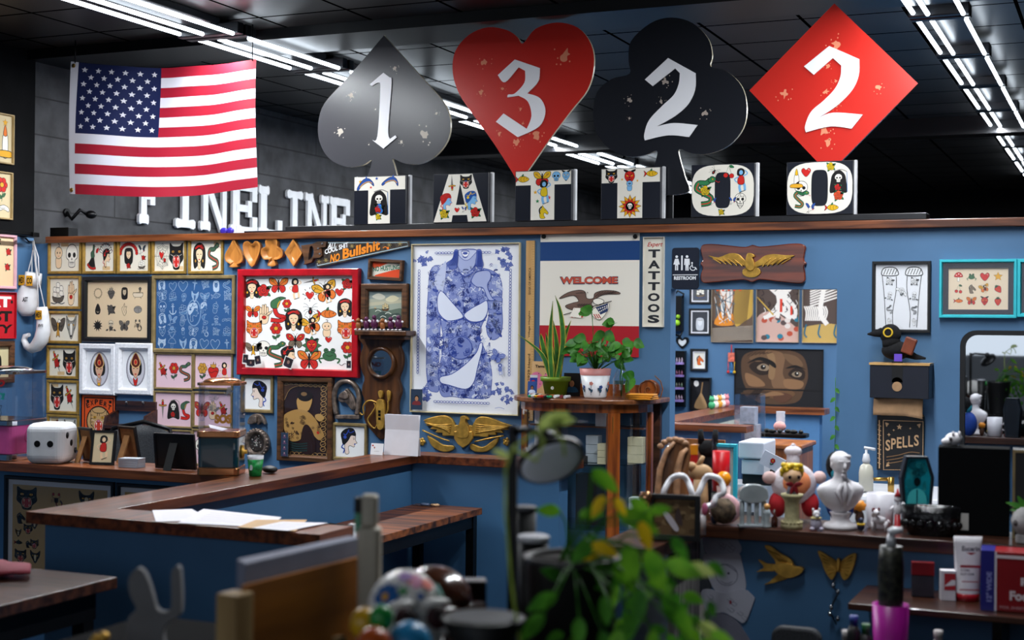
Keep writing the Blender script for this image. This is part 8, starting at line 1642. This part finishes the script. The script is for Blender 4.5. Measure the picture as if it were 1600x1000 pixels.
t,m=stand('sugar_skull','white ceramic sugar skull painted with flowers','skull',646,2.66,.80); K=1.0; t.location.z=1.192; t.rotation_euler.x=-.22; tag(obj('black_riser',B().lathe([(.06,0),(.06,.075)],24),BLK,loc=(t.location.x,t.location.y,1.1112)),'short black round riser under the sugar skull','riser')
skull(t,K,CER)
b=B(); rn=random.Random(21)
def onsk(th,ph,l=.0015): # direction to point on cranium
    d=Vector((math.cos(th)*math.cos(ph),math.sin(th)*math.cos(ph),math.sin(ph))); return Vector((0,.02*K,.115*K))+Vector((d.x*(.072*K+l),d.y*(.092*K+l),d.z*(.078*K+l)))
def decal(b,th,ph,r,cc,n=9,star=1,l=.002):
    c_=onsk(th,ph,l); P_=[]
    for j in range(n*2): a=PI*j/n; q=r*(1 if j%2==0 else star); P_.append(onsk(th+q*math.cos(a)/max(.3,math.cos(ph)),ph+q*math.sin(a),l))
    i=b.av([c_]+P_); b.af([(i,i+1+j,i+1+(j+1)%(2*n)) for j in range(2*n)],lin(cc))
decal(b,-2.5,.35,.38,'#1f5a9a',8,.8); decal(b,-2.5,.35,.10,'#d9a03a',6,.9,.003); decal(b,-1.55,.75,.28,'#c07a9a',7,.7); decal(b,-1.2,.6,.2,'#d96a5a',7,.7,.003); decal(b,-1.9,.9,.2,'#9a7ab0',7,.7,.003); decal(b,-2.0,.45,.16,'#4a8a5a',5,.5,.003); decal(b,-1.55,.3,.12,'#3a5a9a',6,.6); decal(b,-.6,.4,.25,'#3a8a7a',7,.7)
for k in range(14): decal(b,-1.57+.9*math.cos(k*.45),.28+.42*math.sin(k*.45),.035,rn.choice(('#c0405a','#3a5a9a','#d9a03a')),5,1)
obj('painted_flowers',b,INK,t)
t,m=stand('brown_skull','shiny brown resin skull half behind the sugar skull','skull',690,3.02,1.1); t.location.z=1.1112; skull(t,1.12,mat('brown_resin','#5a3422',.2,var=.25,sc_=8,coat=.5,c2='#3a1e14'),True)
o=None
for x,y,r,cc,lb,d in ((596,964,.021,'#1f8a3a','green plastic egg in front of the sugar skull',2.42),(640,1006,.038,'#2a86b8','blue plastic egg at the bottom edge',2.38),(584,1008,.030,'#b8501a','orange plastic egg at the bottom edge',2.34),(570,972,.026,'#c99a1a','yellow plastic egg at the bottom edge',2.50)):
    p=dp(x,y,d); zb=p.z-r*1.1-1.1112; t=thing('plastic_egg',lb,'egg',(p.x,p.y,1.1112),.3,'plastic eggs'); obj('egg',B().sph(0,0,zb+r*1.1,r,r,r*1.1,18,14,fn=lambda q:1-.08*q.z),mat('egg'+cc.strip('#'),cc,.3,var=.08),t); obj('egg_cup',B().lathe([(r*.5,0),(r*.35,zb*.5),(r*.6,max(.006,zb+r*.15))],18,cap=True),BLK,t)
# magnifier lamp: pole, head, base
t,m=stand('task_lamp','black desk lamp with a round tilted grey diffuser head','lamp',800,3.1,.2)
hp=hz(800,665,3.1); obj('pole',B().box(-.009,.009,-.009,.009,.03,hp),MT['black_metal'],t,bev=.002); obj('lamp_base',B().lathe([(.045,0),(.045,.02),(.02,.03)],32),MT['black_metal'],t)
hc=dp(862,722,2.95)-Vector(t.location); hc=Matrix.Rotation(-.2,4,'Z')@hc
obj('arm',B().tube([(0,0,hp*.97),(.03,-.02,hp*.99),(hc.x-.0,hc.y,hc.z+.05)],.008,8).sph(hc.x-.01,hc.y,hc.z+.045,.022),MT['black_metal'],t)
b=B().at(hc.x,hc.y,hc.z,-.62,-.5); b.lathe([(.068,-.004),(.072,.0),(.070,.012),(.03,.024),(.0,.026)],40,cap=False); hd=obj('lamp_head',b,MT['black_metal'],t)
obj('diffuser',B().at(hc.x,hc.y,hc.z,-.62,-.5).lathe([(0,-.006),(.052,-.006),(.066,-.003),(.066,-.001),(0,-.001)],40,cap=False),mat('frosted_diffuser','#eceeff',.5,var=.02),hd)
# dark plate / round mirror lying in front
p=dp(755,966,2.56); t=thing('black_dish','dark oval grey-topped dish beside the sugar skull','dish',(p.x,p.y,1.1112)); zt=p.z-1.1112; obj('dish',B().lathe([(.03,0),(.03,zt*.6),(.078,zt),(.07,zt+.003),(0,zt+.002)],36,cap=False).lathe([(0,0),(.03,0)],20,cap=False),BLK,t); obj('grey_top',B().lathe([(0,zt+.0035),(.064,zt+.0045)],36),mat('dark_grey_rubber','#3a3a40',.7,var=.03),t)
# black cups and jars
for nm,lab,x,y0,y1,wp_,d,cc,lid in (('travel_cup','black tumbler with a grey lid beside the lamp pole',821,790,880,34,3.25,BLK,'#55565c'),('ink_jar','dark jar with a white lid under the black tumbler',833,836,900,50,3.0,BLK,'#b9b9c0'),('camera_box','black box shaped gadget with chrome knobs behind the dish',742,905,965,36,3.2,MT['black_metal'],'#222226')):
    t,m=stand(nm,lab,'cup' if nm=='travel_cup' else 'jar' if nm=='ink_jar' else 'gadget',x,d); zt=hz(x,y0,d); r=wp_*m/2
    if nm=='camera_box': obj('gadget_body',B().box(-r,r,-.03,.03,0,zt),cc,t,bev=.004); [obj('chrome_knob',B().sph(xx,-.035,zt*.35,.008),CHR,t) for xx in (-.02,.01,.03)]
    else: obj('cup_body' if nm=='travel_cup' else 'jar_body',B().lathe([(r*.8,0),(r*.95,zt-.012)],28),cc,t); obj('lid',B().lathe([(r,zt-.0115),(r,zt-.002),(r*.85,zt)],28),mat('lid_'+nm,lid,.4),t)
# pothos in a big black pot
LG=leafy('pothos_green','#80bc2c','#509422'); LG2=leafy('pothos_dark','#4f9428','#2c661c'); LY=leafy('pothos_yellow','#f0c81c','#d8b01c',.3); LP=leafy('pothos_pale','#c8d67c','#a4b858')
p=dp(895,868,2.85); t=thing('pothos_plant','large pothos with green and yellow leaves in a black pot','potted plant',(p.x,p.y,1.1112)); zt=p.z-1.1112
obj('pot',B().lathe([(.075,0),(.095,zt*.95),(.1,zt),(.088,zt),(.085,zt-.02)],36,cap=False).lathe([(0,0),(.075,0)],36,cap=False),mat('black_pot','#101012',.45,var=.1),t); obj('soil',B().lathe([(0,zt-.005),(.087,zt-.008)],24),SOIL,t)
rn=random.Random(33)
LFS=[(925,735,2.7,70,-.6,'g'),(965,800,2.75,95,-.35,'g'),(1000,815,2.7,60,-1.2,'y'),(945,775,2.75,50,-2.2,'y'),(962,778,2.72,40,-1.0,'y'),(875,800,2.8,55,2.9,'g'),(905,805,2.8,55,.2,'g'),(930,840,2.75,70,-2.4,'d'),(925,850,2.7,60,-.3,'y'),(980,850,2.65,85,-1.4,'g'),(1010,860,2.6,90,-1.1,'g'),(1040,880,2.6,80,-.2,'g'),(1075,885,2.6,60,-.15,'p'),(960,880,2.7,70,-.9,'g'),(1000,920,2.6,75,-1.7,'d'),(1035,930,2.6,80,-.9,'d'),(1060,950,2.55,70,-1.2,'g'),(990,960,2.6,70,-2,'d'),(945,930,2.65,60,-1.5,'d'),(870,930,2.65,70,-2.8,'d'),(850,960,2.6,70,-2.4,'d'),(905,965,2.6,60,-1.6,'d'),(940,985,2.6,60,-1.3,'d'),(1090,975,2.6,60,-.4,'p'),(1110,990,2.55,50,-.2,'g'),(1020,985,2.55,60,-1.5,'g'),(1075,1000,2.5,60,-1.5,'d'),(880,905,2.75,60,2.6,'d'),(1015,800,2.75,50,.3,'g'),(985,780,2.8,60,-.6,'g'),(940,860,2.8,50,-2.9,'y'),(1050,840,2.7,55,-.9,'d'),(1030,900,2.75,60,-2.2,'g'),(970,985,2.5,60,-2.0,'g'),(1000,880,2.8,80,-2.6,'d'),(960,905,2.8,80,-1.9,'g')]
for k,(x,y,d,ln,an,cc) in enumerate(LFS):
    p=dp(x,y,d)-Vector(t.location); m=d/FPX; dr=RT*math.cos(an)+Vector((0,0,1))*math.sin(an); dr=(dr-FW*.25).normalized(); mt={'g':LG,'d':LG2,'y':LY,'p':LP}[cc]
    ln*=.72; obj('leaf',B().leaf(p,dr,ln*m,ln*m*.52,.12,None,tuple(-FW+Vector((0,0,.5+.3*math.sin(k)))),8,.12),mt,t)
    s0=Vector((.03*math.cos(k),.03*math.sin(k),zt-.01)); obj('stem',B().tube([s0,(s0+p)/2+Vector((0,0,.03)),p],.0022,5),LG2,t)
for k in range(34):
    a=rn.uniform(-.5,1.0); x=rn.uniform(850,1110); y=rn.uniform(870,1010); d=rn.uniform(2.6,2.95); p=dp(x,y,d)-Vector(t.location); ln=rn.uniform(20,36)*d/FPX
    obj('leaf',B().leaf(p,RT*rn.uniform(-1,1)+Vector((0,0,rn.uniform(-1,.3)))-FW*.3,ln,ln*.6,.2,None,tuple(-FW+Vector((0,0,.6))),5,.1),rn.choice((LG2,LG2,LG)),t)
# climbing vine over the lamp
t=thing('trailing_vine','pale green blurred vine climbing over the desk lamp','plant',(dp(800,820,2.4).x,dp(800,820,2.4).y,1.1112)); o_=Vector(t.location)
def vp(l,d): return [dp(x,y,d)-o_ for x,y in l]
lp=dp(830,1070,2.6)-o_; lp.z=0
obj('stem',B().tube([lp,*vp([(798,900),(790,800),(790,735),(800,700),(830,680),(855,668),(880,660)],2.5)],.003,8),LP,t); obj('stem',B().tube(vp([(800,700),(838,720),(850,690),(840,672)],2.5),.0035,8).tube(vp([(860,665),(880,690),(882,712)],2.5),.003,8),LP,t)
for (x,y,ln,an) in ((842,668,55,.55),(860,660,40,.2),(795,715,30,2.6)): obj('leaf',B().leaf(dp(x,y,2.5)-o_,RT*math.cos(an)+Vector((0,0,math.sin(an))),ln*2.5/FPX,ln*1.1/FPX,.1,None,tuple(-FW+Vector((0,0,.4))),8,.1),LP,t)
# gold and green bits lower left, red plush on the table
q=on(22,897,'z',.97); t=thing('red_cloth','crumpled pink and red cloth on the dark table','cloth',(q.x,q.y-.05,.976)); t['category']='cloth'
obj('cloth',B().sph(-.05,0,.02,.16,.1,.02,26,14,fn=lambda d:1+.12*math.sin(9*d.x+5*d.y)),mat('pink_red_cloth','#6a1424',.8,c2='#8a3a48',sc_=6),t)
q=dp(150,990,2.9); t=thing('brass_figure','small brass figure at the bottom left edge','ornament',(q.x,q.y,1.1112)); zt=max(.03,q.z-1.1112); obj('figure',B().sph(0,0,zt*.5,.02,.02,zt*.5).sph(.02,0,zt*.95,.012),GLD,t)
